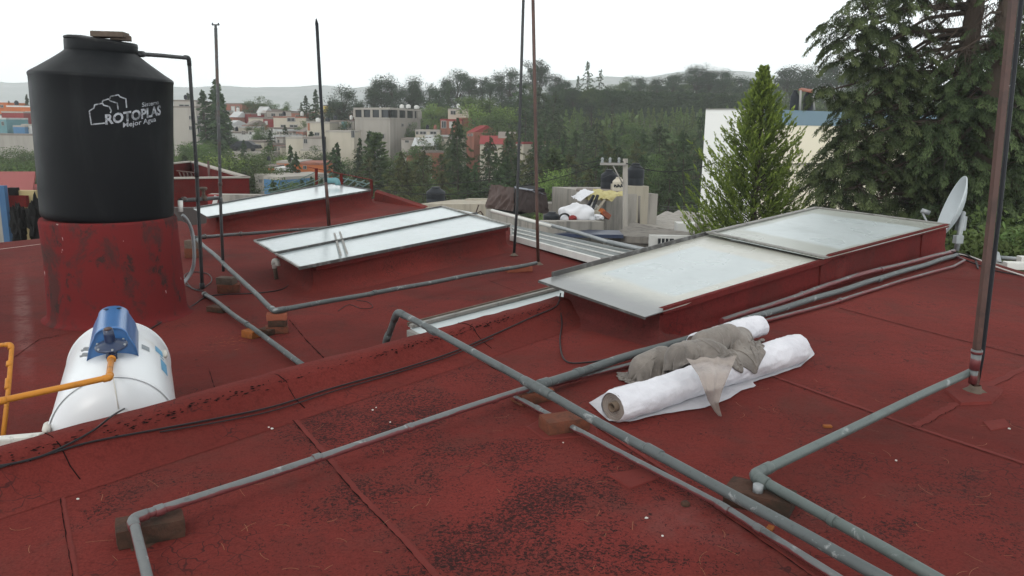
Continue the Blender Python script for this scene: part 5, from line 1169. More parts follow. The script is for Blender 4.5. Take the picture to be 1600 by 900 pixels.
# parked car seen in the town
def car():
    c=PD(384,236,117); T=thing('parked_car','small dark parked car in front of the beige house in the town','car',c)
    m=MB(); pr=[(-2.1,.35),(-2.1,.85),(-1.5,.98),(-.9,1.42),(.7,1.45),(1.3,1.0),(2.0,.9),(2.15,.4)]; n=len(pr)
    vs=[c+Vector((x,-.85,z)) for x,z in pr]+[c+Vector((x,.85,z)) for x,z in pr]; m.add(vs,[tuple(range(n)),tuple(range(2*n-1,n-1,-1))]+[(i,i+n,(i+1)%n+n,(i+1)%n) for i in range(n)]); m.build('body',M['tank_far'],T,bevel=.05)
    m=MB(); m.box(c+Vector((-.1,-.87,1.15)),(1.5,.04,.35)); m.build('side_window',M['glass_far'],T)
    for x in (-1.3,1.3):
        m=MB(); m.lathe(c+Vector((x,-.8,.33)),[(0,-.1),(.33,-.1),(.33,.1),(0,.1)],18,axis=Matrix.Rotation(R(90),4,'X')); m.build('wheel',M['wire'],T)
    s=MB(); s.box(c+Vector((0,0,-1.5)),(9,5,3.0)); o=s.build('parking_ledge',M['conc_far']); tag(o,'concrete ledge carrying the small dark parked car','ledge')
car()
# ---- neighbour houses at the left edge with red roofs
T,poly,zt=house('neighbouring house with faded pinkish red roof and blue post at the left edge',[(-120,16.0),(62,16.6)],312,-6,'plaster','red_far',depth=4.0,group='neighbouring red roofed houses',oh=0,zt=PD(30,312,16.3).z)
m=MB(); a=PD(-120,311,15.9); b=PD(60,310,16.5); c_=PD(55,268,19.0); d_=PD(-140,268,18.8); m.slab([a+Vector((0,-.25,0)),b+Vector((0,-.25,0)),c_,d_],.12); m.build('sloping_roof',simple('faded_pink_red_roof',(.26,.075,.07),.85,.2,.8),T)
m=MB(); a=PD(-120,318,15.6); b=PD(60,318,16.2); m.box(((a.x+b.x)/2,15.85,a.z+.05),(b.x-a.x,.1,.22)); m.build('fascia',M['red_wall'],T)
m=MB(); p=PD(15,345,15.7); m.box((p.x,p.y-.1,p.z),(.12,.10,1.4)); m.build('blue_post',simple('blue_post_paint',(.05,.115,.22),.7,.2,3),T)
m=MB(); p=PD(4,352,15.8); m.box((p.x-.35,p.y,p.z),(.9,.06,1.3)); m.build('grey_panel',M['conc'],T)
m=MB(); p=PD(46,348,16.0); m.box((p.x,p.y-.0,p.z),(.42,.16,1.3)); m.build('ochre_door',simple('ochre_door_paint',(.36,.29,.15),.8,.1,3),T)
m=MB(); m.box(PD(27,348,15.9),(.16,.12,1.4)); m.build('opening_shade',M['black_in'],T)  # solid black box painted as the shade inside an opening
def pots(px,py,label):
    p=PD(px,py,15.4); bm=bmesh.new(); bmesh.ops.create_icosphere(bm,subdivisions=4,radius=1)
    for v in bm.verts: v.co=Vector((v.co.x*.13,v.co.y*.13,v.co.z*.42))*(1+.6*mnoise.noise(v.co*2.6+Vector((px,0,0))))
    me=bpy.data.meshes.new('dark_drape'); bm.to_mesh(me); bm.free(); me.materials.append(M['black_in']); o=link(bpy.data.objects.new('hanging_bundle',me)); o.location=p; tag(o,label,'bundle')
pots(30,352,'tall black bundle hanging by the blue post under the pink red roof'); pots(55,345,'black bundle hanging before the ochre door near the big tank')
# red building behind, right of the big tank
z1=PD(330,305,20).z
T=thing('house','neighbouring house with red parapet around its flat roof, right of the big tank','house',PD(330,305,20)+Vector((0,2,-5)),'neighbouring red roofed houses')
fa=PD(255,277,19.6); fb=PD(384,278,20.4); ra_=PD(256,252,25.5); rb=PD(300,251,27.5)
m=MB(); poly=[flat(fa,0),flat(fb,0),flat(rb,0),flat(ra_,0)]; zt=PD(384,278,20.4).z
m.prism([(p.x,p.y) for p in poly],-8,zt-.45); m.build('roof_deck',simple('faded_red_deck',(.24,.05,.05),.85,.2,1),T)
for i,nm in ((0,'parapet'),(1,'parapet'),(2,'parapet'),(3,'parapet')):
    p,q=poly[i],poly[(i+1)%4]; mid=(p+q)/2; m=MB(); m.box((mid.x,mid.y,zt-.38),((q-p).length+.1,.14,.75 if i else .78),rz=math.atan2((q-p).y,(q-p).x)); m.build(nm,M['red_wall'],T)
    m=MB(); m.box((mid.x,mid.y,zt+.02),((q-p).length+.16,.20,.04),rz=math.atan2((q-p).y,(q-p).x)); m.build('coping',M['conc_far'],T)
m=MB(); a=PD(326,262,21.5); b=PD(318,278,21.5); m.tube([Vector((a.x,a.y,zt+.35)),Vector((a.x,a.y,zt-.4))],.03,8); 
m.build('stub_pipe',M['rust'],T)
m=MB()
for k in range(4):
    p=PD(280+k*6,268,22); m.tube([Vector((p.x,p.y,zt+.02)),Vector((p.x+.1,p.y,zt-.35))],.02,6)
m.tube([Vector((PD(276,268,22).x,22,zt+.05)),Vector((PD(306,268,22).x,22,zt+.0))],.02,6); tag(m.build('rebar_rack',M['rust']),'rusty rebar rack lying on the red deck of the neighbouring house','rack')
m=MB(); p=PD(372,309,18.5); m.box(p,(1.3,.3,.16)); tag(m.build('ledge',M['conc']),'pale ledge under the thin pole, below the red parapet','ledge')
m=MB(); p=PD(336,313,17); m.box(p,(.30,.04,.25)); o=m.build('cloth_scrap',M['red_far']); tag(o,'red and white cloth scrap by the valve pipe','cloth')
m=MB(); m.box(p+Vector((.02,-.03,0)),(.09,.03,.2),ry=.3); m.build('white_patch',M['white_far'],o)
m=MB(); p=PD(300,325,15.0); m.box((p.x,p.y+.3,p.z-.35),(2.6,.2,.65)); tag(m.build('low_wall',simple('dark_brown_wall',(.07,.06,.058),.95,.3,2)),'dark grey low wall below the valve pipe between the big tank and the far skylight','wall')
# rear kerb of the lower roof (red wedge right of the far skylight)
m=MB(); a=P(585,314,LZ+.0); b=P(660,326,LZ); q=[a+Vector((0,0,.20)),b+Vector((0,0,.02))]
m.add([a,b,b+Vector((.1,.3,.02)),a+Vector((0,.4,.22)),a+Vector((0,.06,.20)),b+Vector((0,.05,.02))],[(0,1,5,4),(4,5,2,3),(0,4,3),(1,2,5)]); o=m.build('rear_kerb',M['red']); tag(o,'low red wedge of kerb at the back edge of the lower roof','kerb')
# ---- railing behind the far skylight
rb_=[PD(492,266,17.2),PD(492,300,17.2)]; Yr=17.3
T=thing('railing','red painted metal railing frame behind the end of the far skylight','railing',PD(536,300,Yr))
def tubepart(pts,r,nm,mt='red_wall',seg=8,par=None): 
    m=MB(); m.tube(pts,r,seg); return m.build(nm,M[mt],par or T)
A1=PD(481,261,17.8); A2=PD(581,281,17.2); m=MB(); sqtube(m,[A1,A2],.05,.07); m.build('top_rail',M['red_wall'],T)
for x,y0,y1,Y in ((494,263,293,17.7),(533,271,288,17.5),(580,281,307,17.2)):
    m=MB(); sqtube(m,[PD(x,y0,Y),PD(x+1,y1,Y)],.055,.055); m.build('upright',M['red_wall'],T)
T=thing('drying_rack','pale metal drying rack bars beside the red railing','rack',PD(560,292,17.5))
for k in range(4): tubepart([PD(533+k*11,289+k*1,17.6),PD(545+k*12,278+k*2,17.9)],.014,'bar','wire_green',6)
tubepart([PD(533,278,17.9),PD(572,287,17.7)],.014,'bar','wire_green',6); tubepart([PD(557,286,17.9),PD(568,292,17.7)],.014,'bar','wire_green',6)
m=MB(); m.tube(elbow_path([PD(510,282,17.0),PD(527,282,17.0),PD(528,289,17.0)],.05),.06,12); tag(m.build('blue_pipe',M['teal_far']),'light blue plastic pipe elbow beside the red railing','pipe')
for k,(x0,y0,x1,y1,sg) in enumerate(((410,298,495,268,3),(416,301,500,275,5),(424,302,520,270,6),(430,302,533,273,7))):
    a=PD(x0,y0,17.5); b=PD(x1,y1,17.7); m=MB(); m.tube([a.lerp(b,i/14)-Vector((0,0,sg*.012*4*(i/14)*(1-i/14))) for i in range(15)],.010,5)
    tag(m.build('washing_line',M['wire_green']),['topmost','second','third','lowest'][k]+' green grey washing line tied to the red railing','washing line','washing lines')
# ---- glazed canopy strip beyond the middle skylight
T=thing('canopy','long low grey glazed canopy with white metal frame behind the middle skylight','canopy',PD(880,380,11.2))
a=PD(799,368,12.0); b=PD(940,406,9.7); c_=PD(1010,396,11.4); d_=PD(798,351,13.6)
pane(T,[a,b,c_,d_],simple('dull_grey_canopy_glass',(.085,.10,.095),.45,.35,1.2,bump=.05,spec=.3,dirt=(.2,.21,.2),dscale=2))
rim(T,a+Vector((0,0,-.03)),b+Vector((0,0,-.03)),.05,.085,M['white_far'],'front_rail'); 
m=MB(); m.tube([PD(768,329,13.8),PD(862,354,13.0)],.03,10); tag(m.build('white_tube',M['white_tube']),'white tube lying at the foot of the brown tarpaulin','tube')
m=MB(); m.tube([PD(845,348,13.3),PD(905,364,12.4),PD(950,378,11.8)],.03,10); m.tube([PD(950,378,11.8),PD(1010,391,11.4)],.035,10); tag(m.build('roof_conduit',M['bracket']),'long grey white conduit along the top edge of the glazed canopy','conduit')
for f in (.30,.62):
    rim(T,a.lerp(d_,f)+Vector((0,0,.012)),b.lerp(c_,f)+Vector((0,0,.012)),.022,.015,M['white_far'] if f!=.42 else M['frame_light'],'glazing_bar')
for f in (.0,1):
    rim(T,a.lerp(b,f)+Vector((0,0,.014)),d_.lerp(c_,f)+Vector((0,0,.014)),.03,.02,M['frame_light'],'rafter')
m=MB(); m.box(PD(862,392,11.0),(.03,.03,.14)); m.build('gutter_hook',M['white_far'],T)
m=MB(); q=[flat(a,0)+Vector((0,.25,0)),flat(b,0)+Vector((.1,.25,0)),flat(c_,0),flat(d_,0)]; m.prism([(p.x,p.y) for p in q],-9.5,-.62); tag(m.build('wall',M['conc_dark']),'dark wall of the light well beneath the glazed canopy','wall')
# ---- neighbours at 35-48 m: tanks, walls, tarpaulin, concrete blocks
NG='roof tanks on the neighbouring roofs'
def wallbox(label,pts,ytop,ybot,mat,depth=1.0,name='wall',cat='wall',zb=-10):
    base=[PD(x,(ytop if not isinstance(ytop,tuple) else ytop[k_]),Y) for k_,(x,Y) in enumerate(pts)]; m=MB(); a,b=base[0],base[1]; d=Vector((b.x-a.x,b.y-a.y,0)).normalized(); n=Vector((-d.y,d.x,0)); n=n if n.y>0 else -n
    poly=[flat(a,0),flat(b,0),flat(b,0)+n*depth,flat(a,0)+n*depth]; vs=[Vector((p.x,p.y,zb)) for p in poly]+[Vector((poly[0].x,poly[0].y,a.z)),Vector((poly[1].x,poly[1].y,b.z)),Vector((poly[2].x,poly[2].y,b.z)),Vector((poly[3].x,poly[3].y,a.z))]
    m.add(vs,[(3,2,1,0),(4,5,6,7),(0,1,5,4),(1,2,6,5),(2,3,7,6),(3,0,4,7)]); o=m.build(name,M[mat]); tag(o,label,cat); return o
wallbox('pale yellow rendered wall behind the middle skylight, left of the tarpaulin',[(652,38),(760,36)],319,340,'beige_wall',3)
wallbox('short pale wall stub rising behind the pale yellow wall',[(726,39.5),(762,39)],311,320,'beige_wall',.5)
wallbox('small pale wall stub behind the red wedge kerb',[(605,40),(629,40)],311,320,'beige_wall',.6)
wallbox('grey streaked wall under the brown tarpaulin',[(759,34),(862,28)],(327,357),360,'conc',.5)
tank_small('black water tank standing behind the middle skylight',681,292,321,30,40,group=NG)
# rebar hooks
m=MB(); m.tube([PD(743,334,35),PD(748,320,35)],.03,5); tag(m.build('rebar',M['rust']),'rusty bent rebar sticking up from the pale yellow wall','rebar')
m=MB(); m.tube([PD(744,334,34.8),PD(751,330,34.8),PD(755,336,34.8)],.03,5); tag(m.build('rebar',M['rust']),'looped rusty rebar beside the straight one on the pale yellow wall','rebar')
# tarpaulin-covered stack
def drape(name,label,corners,mat,bulge,seedv,parent=None,nu=36,nv=26,foldk=1.0):
    TLc,TRc,BRc,BLc=[PD(*c) for c in corners]; vs=[]; nrm=((TRc-TLc).cross(BLc-TLc)).normalized(); nrm=nrm if nrm.y<0 else -nrm
    for j in range(nv+1):
        for i in range(nu+1):
            u,v=i/nu,j/nv; p=TLc.lerp(TRc,u).lerp(BLc.lerp(BRc,u),v); w=(1-2*abs(mnoise.noise(Vector((u*5*foldk+v*2.2,v*1.6,seedv)))))*.6+(1-2*abs(mnoise.noise(Vector((u*11*foldk-v*3,v*3.5,seedv+4)))))*.3
            p=p+nrm*bulge*w*(.35+.65*v)+Vector((0,0,1))*bulge*.5*mnoise.noise(Vector((u*4,seedv,v*2))); vs.append(p)
    m=MB(); m.add(vs,[(j*(nu+1)+i,j*(nu+1)+i+1,(j+1)*(nu+1)+i+1,(j+1)*(nu+1)+i) for j in range(nv) for i in range(nu)],True)
    o=m.build(name,M[mat],parent)
    if label: tag(o,label,'tarpaulin')
    return o
T=thing('covered_stack','tall stack covered with a brown plastic tarpaulin on the neighbouring roof','tarpaulin',PD(810,330,34))
drape('front_sheet',None,[(768,288,33.2),(804,293,32.2),(803,330,32.2),(760,325,33.2)],'tarp_brown',.15,2,T)
drape('side_sheet',None,[(804,294,32.1),(853,301,34.5),(856,334,34.5),(803,330,32.1)],'tarp_shaded_side',.10,6,T,foldk=1.4)
drape('blue_black_top',None,[(804,291,33),(848,300,35.2),(853,305,34.3),(804,295,32.05)],'blue_dark',.06,9,T)
m=MB(); q=[PD(771,300,33.6),PD(804,300,32.6),PD(851,310,35),PD(825,310,37)]; m.prism([(p.x,p.y) for p in q],PD(800,335,33).z,PD(800,300,33).z); m.build('stack_body',M['black_in'],T)
tank_small('squat black water tank half sunk behind the grey parapet, next to the motorbike cover',862,331,350,26,30,group=NG)
wallbox('grey streaked parapet wall in front of the white motorbike cover',[(856,27),(944,29)],346,370,'conc',.5)
wallbox('long dark wall behind the junk heap',[(850,40),(925,40)],318,350,'conc_dark',1)
o=wallbox('big grey concrete room with rounded top corners carrying the roof tanks',[(948,33.5),(1028,35)],303,366,'conc',4,name='concrete_room',cat='building')
wallbox('small brick ledge on the concrete room below the tallest black tank',[(982,34.2),(1014,34.6)],291,303,'beige_wall',1.5)
m=MB(); p=PD(999,332,33.9); m.tube([PD(999,306,33.9),PD(998,352,33.9)],.05,6); tag(m.build('downpipe',M['conc_dark']),'thin dark downpipe on the front of the concrete room','pipe')
tank_small('tallest black water tank on the concrete room, right of the utility pole',992,255,292,27,35,group=NG)
tank_small('black ribbed water tank on the concrete room, left of the utility pole',951,265,296,26,36.5,group=NG)
WT2=tank_small('cream water tank with dark lettering beside the utility pole',966,277,300,19,34.5,'tank_cream',NG)
m=MB()
cc=PD(966,290,34.5); rr2=19/2/F*34.5
for k in range(8):
    a=R(-90-42+k*11); z=cc.z+.03*math.sin(k*2.3); hgt=.07+.05*((k*7)%3==0); m.box((cc.x+math.cos(a)*(rr2+.006),cc.y+math.sin(a)*(rr2+.006),z),(.018,.06,hgt),rz=a)
o=m.build('faded_lettering',M['tank_far'],WT2)
drape('yellow_tarp','faded yellow tarpaulin sagging from the concrete room over the junk heap',[(928,297,34),(982,303,33.2),(944,318,32.4),(912,315,33)],'sheet_yellow',.25,3)
drape('white_banner','white printed banner with dark marks hanging left of the yellow tarpaulin',[(912,296,33.5),(930,300,33),(907,316,32.4),(893,309,33)],'sheet_white',.12,5)
m=MB(); m.slab([PD(900,296,34.2),PD(975,299,34.2),PD(978,296,36.5),PD(903,293,36.5)],.08); tag(m.build('sheet_roof',M['roof_far']),'thin rusty sheet roof under the black ribbed tank','sheet roof')
def lump(name,label,cat,px,py,Y,sz,mat,seedv,amp=.35,fl=False):
    p=PD(px,py,Y); bm=bmesh.new(); bmesh.ops.create_icosphere(bm,subdivisions=4,radius=1)
    for v in bm.verts:
        n=v.co.copy(); w=(1-2*abs(mnoise.noise(n*1.6+Vector((seedv,0,0)))))*amp; v.co=Vector((n.x*sz[0],n.y*sz[1],n.z*sz[2]))*(1+w)
        if v.co.z<-sz[2]*.6: v.co.z=-sz[2]*.6
    me=bpy.data.meshes.new(name); bm.to_mesh(me); bm.free(); me.polygons.foreach_set('use_smooth',[True]*len(me.polygons)); me.materials.append(M[mat]); o=link(bpy.data.objects.new(name,me)); o.location=p; tag(o,label,cat); return o
MBK=lump('covered_motorbike','motorbike under a white sheet with one black wheel showing behind the grey parapet','motorbike',900,338,29.6,(.62,.35,.42),'sheet_white',3,.25); OFF[MBK]=MBK.location.copy()
m=MB(); c_=PD(882,342,29.2); pts=[c_+Vector((.19*math.cos(a),.0,.19*math.sin(a))) for a in np.linspace(0,6.283,25)]; m.tube(pts,.035,8); m.build('wheel',M['wire'],MBK)
lump('red_bag','small red bag beside the motorbike wheel','bag',895,341,29.1,(.12,.1,.09),'red_far',5)
lump('white_sack','white sack on the wall right of the motorbike cover','sack',933,340,30,(.20,.12,.10),'sheet_white',8)
rnd=random.Random(5)
for k,(x,y,mt,n_,lb) in enumerate(((918,326,'conc_far','junk_block','grey rubble block in the junk heap under the yellow tarpaulin'),(926,322,'white_far','junk_block','white rubble piece in the junk heap under the yellow tarpaulin'),(940,332,'orange_far','junk_block','orange broken crate piece beneath the yellow tarpaulin'),(936,324,'beige_wall','plank','pale plank leaning in the junk heap'),(946,336,'brick_fresh','junk_block','reddish brick rubble at the corner of the concrete room'),(921,318,'dark_steel','plank','dark post leaning in the junk heap'),(929,318,'dark_steel','plank','second dark post leaning in the junk heap'),(930,333,'beige_wall','junk_block','beige rubble low in the junk heap'))):
    p=PD(x,y,32.6-k*.05); m=MB(); d=(.10,.1,.8) if n_=='plank' else (.34,.3,.22); m.box(p,d,rz=rnd.random(),ry=.6 if n_=='plank' else rnd.random()*.6); tag(m.build(n_,M[mt],bevel=.02),lb,'plank' if n_=='plank' else 'rubble')
# flat low roofs to the right of the pole
T=thing('house','low neighbouring house with dark flat roof slab and a small window, left of the cypress','house',PD(1040,380,30)); 
def slabpx(c4,t,mat,nm,par): m=MB(); m.slab([PD(*c) for c in c4],t); return m.build(nm,M[mat],par)
slabpx([(950,368,28),(1050,372,25.5),(1092,364,28),(985,352,33)],.22,'conc_dark','roof_slab',T)
m=MB(); m.prism([(PD(960,370,27.5).x,27.8),(PD(1050,370,25.5).x,25.8),(PD(1090,366,28).x,28.2),(PD(985,352,33).x,32.6)],-9.8,PD(1000,368,27).z-.2); m.build('wall',M['conc_dark'],T)
m=MB(); q=PD(1060,381,25.6); m.box(q,(1.9,.2,.55)); m.build('front_wall',M['white_far'],T)
m=MB(); m.box(PD(1040,381,25.4),(.50,.1,.34)); w=m.build('window',M['glass_far'],T)
m=MB(); 
for k in range(3): m.box(PD(1033+k*6,381,25.3),(.025,.03,.34))
m.build('window_bars',M['white_far'],w)
T=thing('house','neighbouring house with pale grey flat roofs below the white building','house',PD(1050,350,36))
slabpx([(1000,352,34),(1095,364,31),(1130,352,36),(1040,330,44)],.2,'conc','roof_slab',T)
slabpx([(1030,345,38),(1110,352,36),(1110,335,44),(1060,328,46)],.2,'conc','upper_slab',T)
m=MB(); m.prism([(PD(1000,352,34.2).x,34.3),(PD(1095,364,31).x,31.3),(PD(1128,352,36).x,36),(PD(1040,330,44).x,43.5)],-9.8,PD(1050,355,34).z-.3); m.build('wall',M['conc'],T)
m=MB(); m.box(PD(1078,362,30.5),(1.1,.6,.7)); m.build('side_wall',M['white_far'],T); m=MB(); m.box(PD(1094,366,28.5),(.35,.3,.8)); m.build('chimney',M['conc'],T)
m=MB(); m.prism([(PD(860,380,20).x,20),(PD(960,385,22).x,22),(PD(950,370,26).x,26),(PD(856,352,27).x,27)],-9.8,-2.95); tag(m.build('lower_court_roof',M['conc_dark']),'dark lower roof between the grey parapet and the utility pole','roof')
m=MB(); m.box(PD(908,365,27.8),(2.8,1.2,.12)); tag(m.build('blue_black_roof_edge',M['blue_dark']),'dark blue sheet on the roof edge left of the utility pole','sheet roof')
def shrub(label,c,rx,rz,n,mat='leaf_dry',name='bush',cat='bush',seedv=0,leaf=.05):
    r_=np.random.default_rng(seedv); d=r_.normal(size=(n,3)); d/=np.linalg.norm(d,axis=1)[:,None]; rad=r_.random(n)**.4
    ctr=d*rad[:,None]*np.array([rx,rx*.8,rz]); ctr[:,2]+=rz; me=cards(ctr,r_.normal(size=(n,3))+np.array([0,0,.5]),leaf,leaf*.45,r_,mat,name); o=link(bpy.data.objects.new(name,me)); o.location=c; return tag(o,label,cat)
# ---- utility pole
def upole():
    Y=31.0; T=thing('utility_pole','grey concrete utility pole with a crossarm and three insulators','utility pole',PD(977,400,Y))
    m=MB(); m.tube([PD(978,480,Y),PD(977,380,Y),PD(977,248,Y)],[.125,.11,.095],14); m.build('shaft',M['conc'],T)
    m=MB(); m.box((PD(957,256,Y).x,Y-.12,PD(957,256,Y).z),(.98,.08,.09)); m.build('crossarm',M['frame_far'],T)
    m=MB(); m.tube([PD(958,259,Y-.1),PD(973,287,Y-.1)],.025,6); m.build('brace',M['frame_far'],T)
    for x in (941,953,967):
        b=PD(x,254,Y-.1); m=MB(); m.lathe(b,[(.03,-.02),(.05,.0),(.055,.05),(.04,.07),(.055,.10),(.055,.15),(.03,.19),(0,.2)],12); m.build('insulator',M['bracket'],T)
    m=MB(); m.box(PD(971,365,Y-.15),(.12,.12,.2)); m.build('meter_box',M['white_far'],T)
upole()
def wire3(label,pts,r=.012,sag_=.3,group='overhead wires'):
    q=[PD(*p) for p in pts]; m=MB(); path=[]
    for a,b in zip(q[:-1],q[1:]):
        for i in range(16): t=i/16; path.append(a.lerp(b,t)-Vector((0,0,sag_*4*t*(1-t))))
    path.append(q[-1]); m.tube(path,r,5); tag(m.build('overhead_wire',M['wire']),label,'wire',group)
wire3('uppermost overhead wire crossing the wood to the utility pole',[(300,312,40),(585,290,38),(941,250,31)],.014)
wire3('lower overhead wire crossing the wood below the uppermost one',[(585,294,38),(953,252,31)],.016,.7)
wire3('overhead wire running from the utility pole to the right across the white building',[(967,250,31),(1120,253,30),(1340,256,32)],.02,.4)
wire3('thin overhead wire under the others left of the utility pole',[(600,300,42),(850,268,36),(975,262,31)],.010,.5)
wire3('slack wire beside the concrete room',[(1030,322,35),(1100,318,42)],.014,.1); wire3('slack wire just below the other one beside the concrete room',[(1030,326,35),(1100,321,42)],.014,.1)
# ---- white and cream building on the right
T=thing('building','large white and cream building with a blue band along the roof edge, behind the cypress','building',PD(1220,340,50)+Vector((0,0,-6)))
w0=PD(1102,171,44); w1=PD(1186,172,41); w2=PD(1440,176,47); zt=w0.z
wp=[Vector((PD(1098,250,44).x,44,0)),Vector((PD(1186,250,41).x,41,0)),Vector((PD(1200,250,53).x,53,0)),Vector((PD(1110,250,54).x,54,0))]
m=MB(); m.prism([(p.x,p.y) for p in wp],-10,PD(1140,171,42.5).z); m.build('white_wing',simple('bright_white_paint',(.80,.80,.78),.8,.04,.6,bump=0),T)
m=MB(); m.prism([(p.x,p.y) for p in [sum(wp,Vector())/4+(p-sum(wp,Vector())/4)*1.01 for p in wp]],PD(1140,171,42.5).z,PD(1140,169.5,42.5).z); m.build('white_coping',M['frame_far'],T)
cp=[Vector((PD(1187,250,42.5).x,42.5,0)),Vector((PD(1460,250,50).x,50,0)),Vector((PD(1460,250,58).x,58,0)),Vector((PD(1200,250,54).x,54,0))]
zc1=PD(1250,196,44.5).z; zc2=PD(1250,173,44.5).z
m=MB(); m.prism([(p.x,p.y) for p in cp],-10,zc1); m.build('cream_wing',simple('cream_wall_paint',(.74,.68,.54),.85,.05,.4,bump=0),T)
m=MB(); m.prism([(p.x,p.y) for p in [sum(cp,Vector())/4+(p-sum(cp,Vector())/4)*1.01 for p in cp]],zc1,zc2); m.build('blue_band',simple('slate_blue_band',(.16,.235,.285),.8,.1,.5,bump=0),T)
a,b=cp[0],cp[1]; mid=(a+b)/2; zj=PD(1250,256,44).z; m=MB(); m.box((mid.x-.0,mid.y-.05,zj),((b-a).length,.12,.07),rz=math.atan2((b-a).y,(b-a).x)); m.build('joint_line',M['conc_dark'],T)
Yt=46.0
tank_small('left black tank under the small rust roof on the white and cream building',1240,141,174,13,Yt,group='tanks on the cream building'); tank_small('right black tank under the small rust roof on the white and cream building',1262,141,174,16,Yt,group='tanks on the cream building')
T=thing('tank_shelter','small rusty sheet shelter on a post above the black tanks','shelter',PD(1258,170,Yt-1))
m=MB(); m.slab([PD(1248,139,Yt-1),PD(1270,143,Yt-1),PD(1272,140,Yt+1),PD(1252,137,Yt+1)],.08); m.build('sheet',M['brick_far'],T); m=MB(); m.tube([PD(1251,141,Yt-1),PD(1250,173,Yt-1)],.06,8); m.build('post',M['frame_far'],T)
m=MB(); m.tube([PD(1270,150,Yt-.6),PD(1273,172,Yt-.6)],.05,8); m.build('rear_post',M['frame_far'],T)
# pale building glimpsed beneath the cedar at right edge
house('pale stone house glimpsed between the bushes behind the right post',[(1570,30),(1680,30)],320,-9,'beige_wall','tin_far',depth=6,group=None,wins=[(0,1588,330,1596,345)])
# ---- satellite dish
def dish():
    c=PD(1499,330,8.9); T=thing('satellite_dish','pale grey satellite dish seen edge on beyond the end of the large skylight','satellite dish',PD(1488,388,8.6))
    w=Vector((-.88,.30,.28)).normalized()  # facing direction
    zv=-w if False else w; xv=zv.cross(Vector((0,0,1))).normalized(); yv=xv.cross(zv); m4=Matrix((xv,yv,zv)).transposed().to_4x4()
    m=MB(); Rr=.37; prof=[(0,.0)]+[(Rr*k/10,.10*(k/10)**2) for k in range(1,11)]+[(Rr+.006,.10),(Rr+.006,.09)]+[(Rr*k/10,.10*(k/10)**2-.012) for k in range(9,0,-1)]+[(0,-.012)]
    m.lathe(c,prof,56,axis=m4); o=m.build('reflector',M['dish'],T)
    m=MB(); b=c-zv*.04; m.tube([b,PD(1500,362,8.75),PD(1494,392,8.7)],.028,10); m.build('mount_arm',M['bracket'],T)
    m=MB(); m.box(b-yv*.12-zv*.03,(.10,.06,.16),rz=.3); m.box(PD(1497,374,8.6),(.09,.06,.09),rz=.2); m.build('bracket_plate',M['bracket'],T,bevel=.006)
    m=MB(); f=c+zv*.36-yv*.12; m.tube([c-yv*.38+zv*.09,f],.012,8); m.build('feed_arm',M['bracket'],T); m=MB(); m.tube([f,f-zv*.09],.028,12); m.build('feed_horn',M['bracket'],T)
dish()
# things past the far edge of the roof, right
T=thing('pipe','pale grey pipe tee with white blocks past the far right edge of the roof','pipe',PD(1565,410,8.3))
m=MB(); m.tube([PD(1556,396,8.6),PD(1560,412,8.5)],.035,12); m.tube([PD(1556,402,8.6),PD(1625,407,8.4)],.022,12); m.build('tube',M['bracket'],T)
m=MB(); m.tube([PD(1505,403,8.5),PD(1580,418,8.2)],.022,10); m.build('lower_tube',M['frame_light'],T)
for (x,y,Yb,w,h) in ((1590,415,7.6,.24,.07),(1600,405,8.0,.1,.06)):
    m=MB(); m.box(PD(x,y,Yb),(w,.1,h),rz=-.1); m.build('white_block',M['white_tube'],T,bevel=.006)

# ============================================================ vegetation
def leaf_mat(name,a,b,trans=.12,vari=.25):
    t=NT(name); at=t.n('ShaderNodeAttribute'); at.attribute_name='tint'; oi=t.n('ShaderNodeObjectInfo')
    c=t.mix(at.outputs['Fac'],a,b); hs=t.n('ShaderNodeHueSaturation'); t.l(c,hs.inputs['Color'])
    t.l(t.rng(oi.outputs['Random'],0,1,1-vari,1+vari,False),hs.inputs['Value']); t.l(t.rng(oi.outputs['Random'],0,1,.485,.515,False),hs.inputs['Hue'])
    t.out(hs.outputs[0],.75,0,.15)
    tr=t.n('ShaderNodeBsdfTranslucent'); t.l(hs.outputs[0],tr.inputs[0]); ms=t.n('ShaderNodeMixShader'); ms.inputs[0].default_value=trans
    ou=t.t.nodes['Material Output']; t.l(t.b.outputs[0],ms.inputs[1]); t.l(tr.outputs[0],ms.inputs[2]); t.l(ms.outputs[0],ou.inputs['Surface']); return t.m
LM={'conifer':leaf_mat('dark_conifer_needles',(.014,.027,.012),(.075,.115,.045)),
 'broad':leaf_mat('broad_green_leaves',(.020,.040,.014),(.105,.150,.048)),
 'eucalyptus':leaf_mat('grey_green_eucalyptus',(.018,.030,.018),(.065,.095,.055)),
 'light':leaf_mat('light_green_young_needles',(.05,.09,.022),(.18,.25,.065)),
 'cypress':leaf_mat('golden_green_cypress',(.022,.050,.010),(.30,.42,.075),vari=0),
 'cedar':leaf_mat('cedar_needles',(.012,.022,.010),(.135,.175,.072),vari=0),
 'cedar_dark':leaf_mat('olive_needles',(.022,.030,.012),(.12,.125,.045)),
 'leaf_dry':leaf_mat('scrubby_leaves',(.05,.05,.03),(.13,.12,.06))}
BARK=simple('grey_brown_bark',(.06,.045,.035),.95,.4,3,bump=.6,bscale=12)
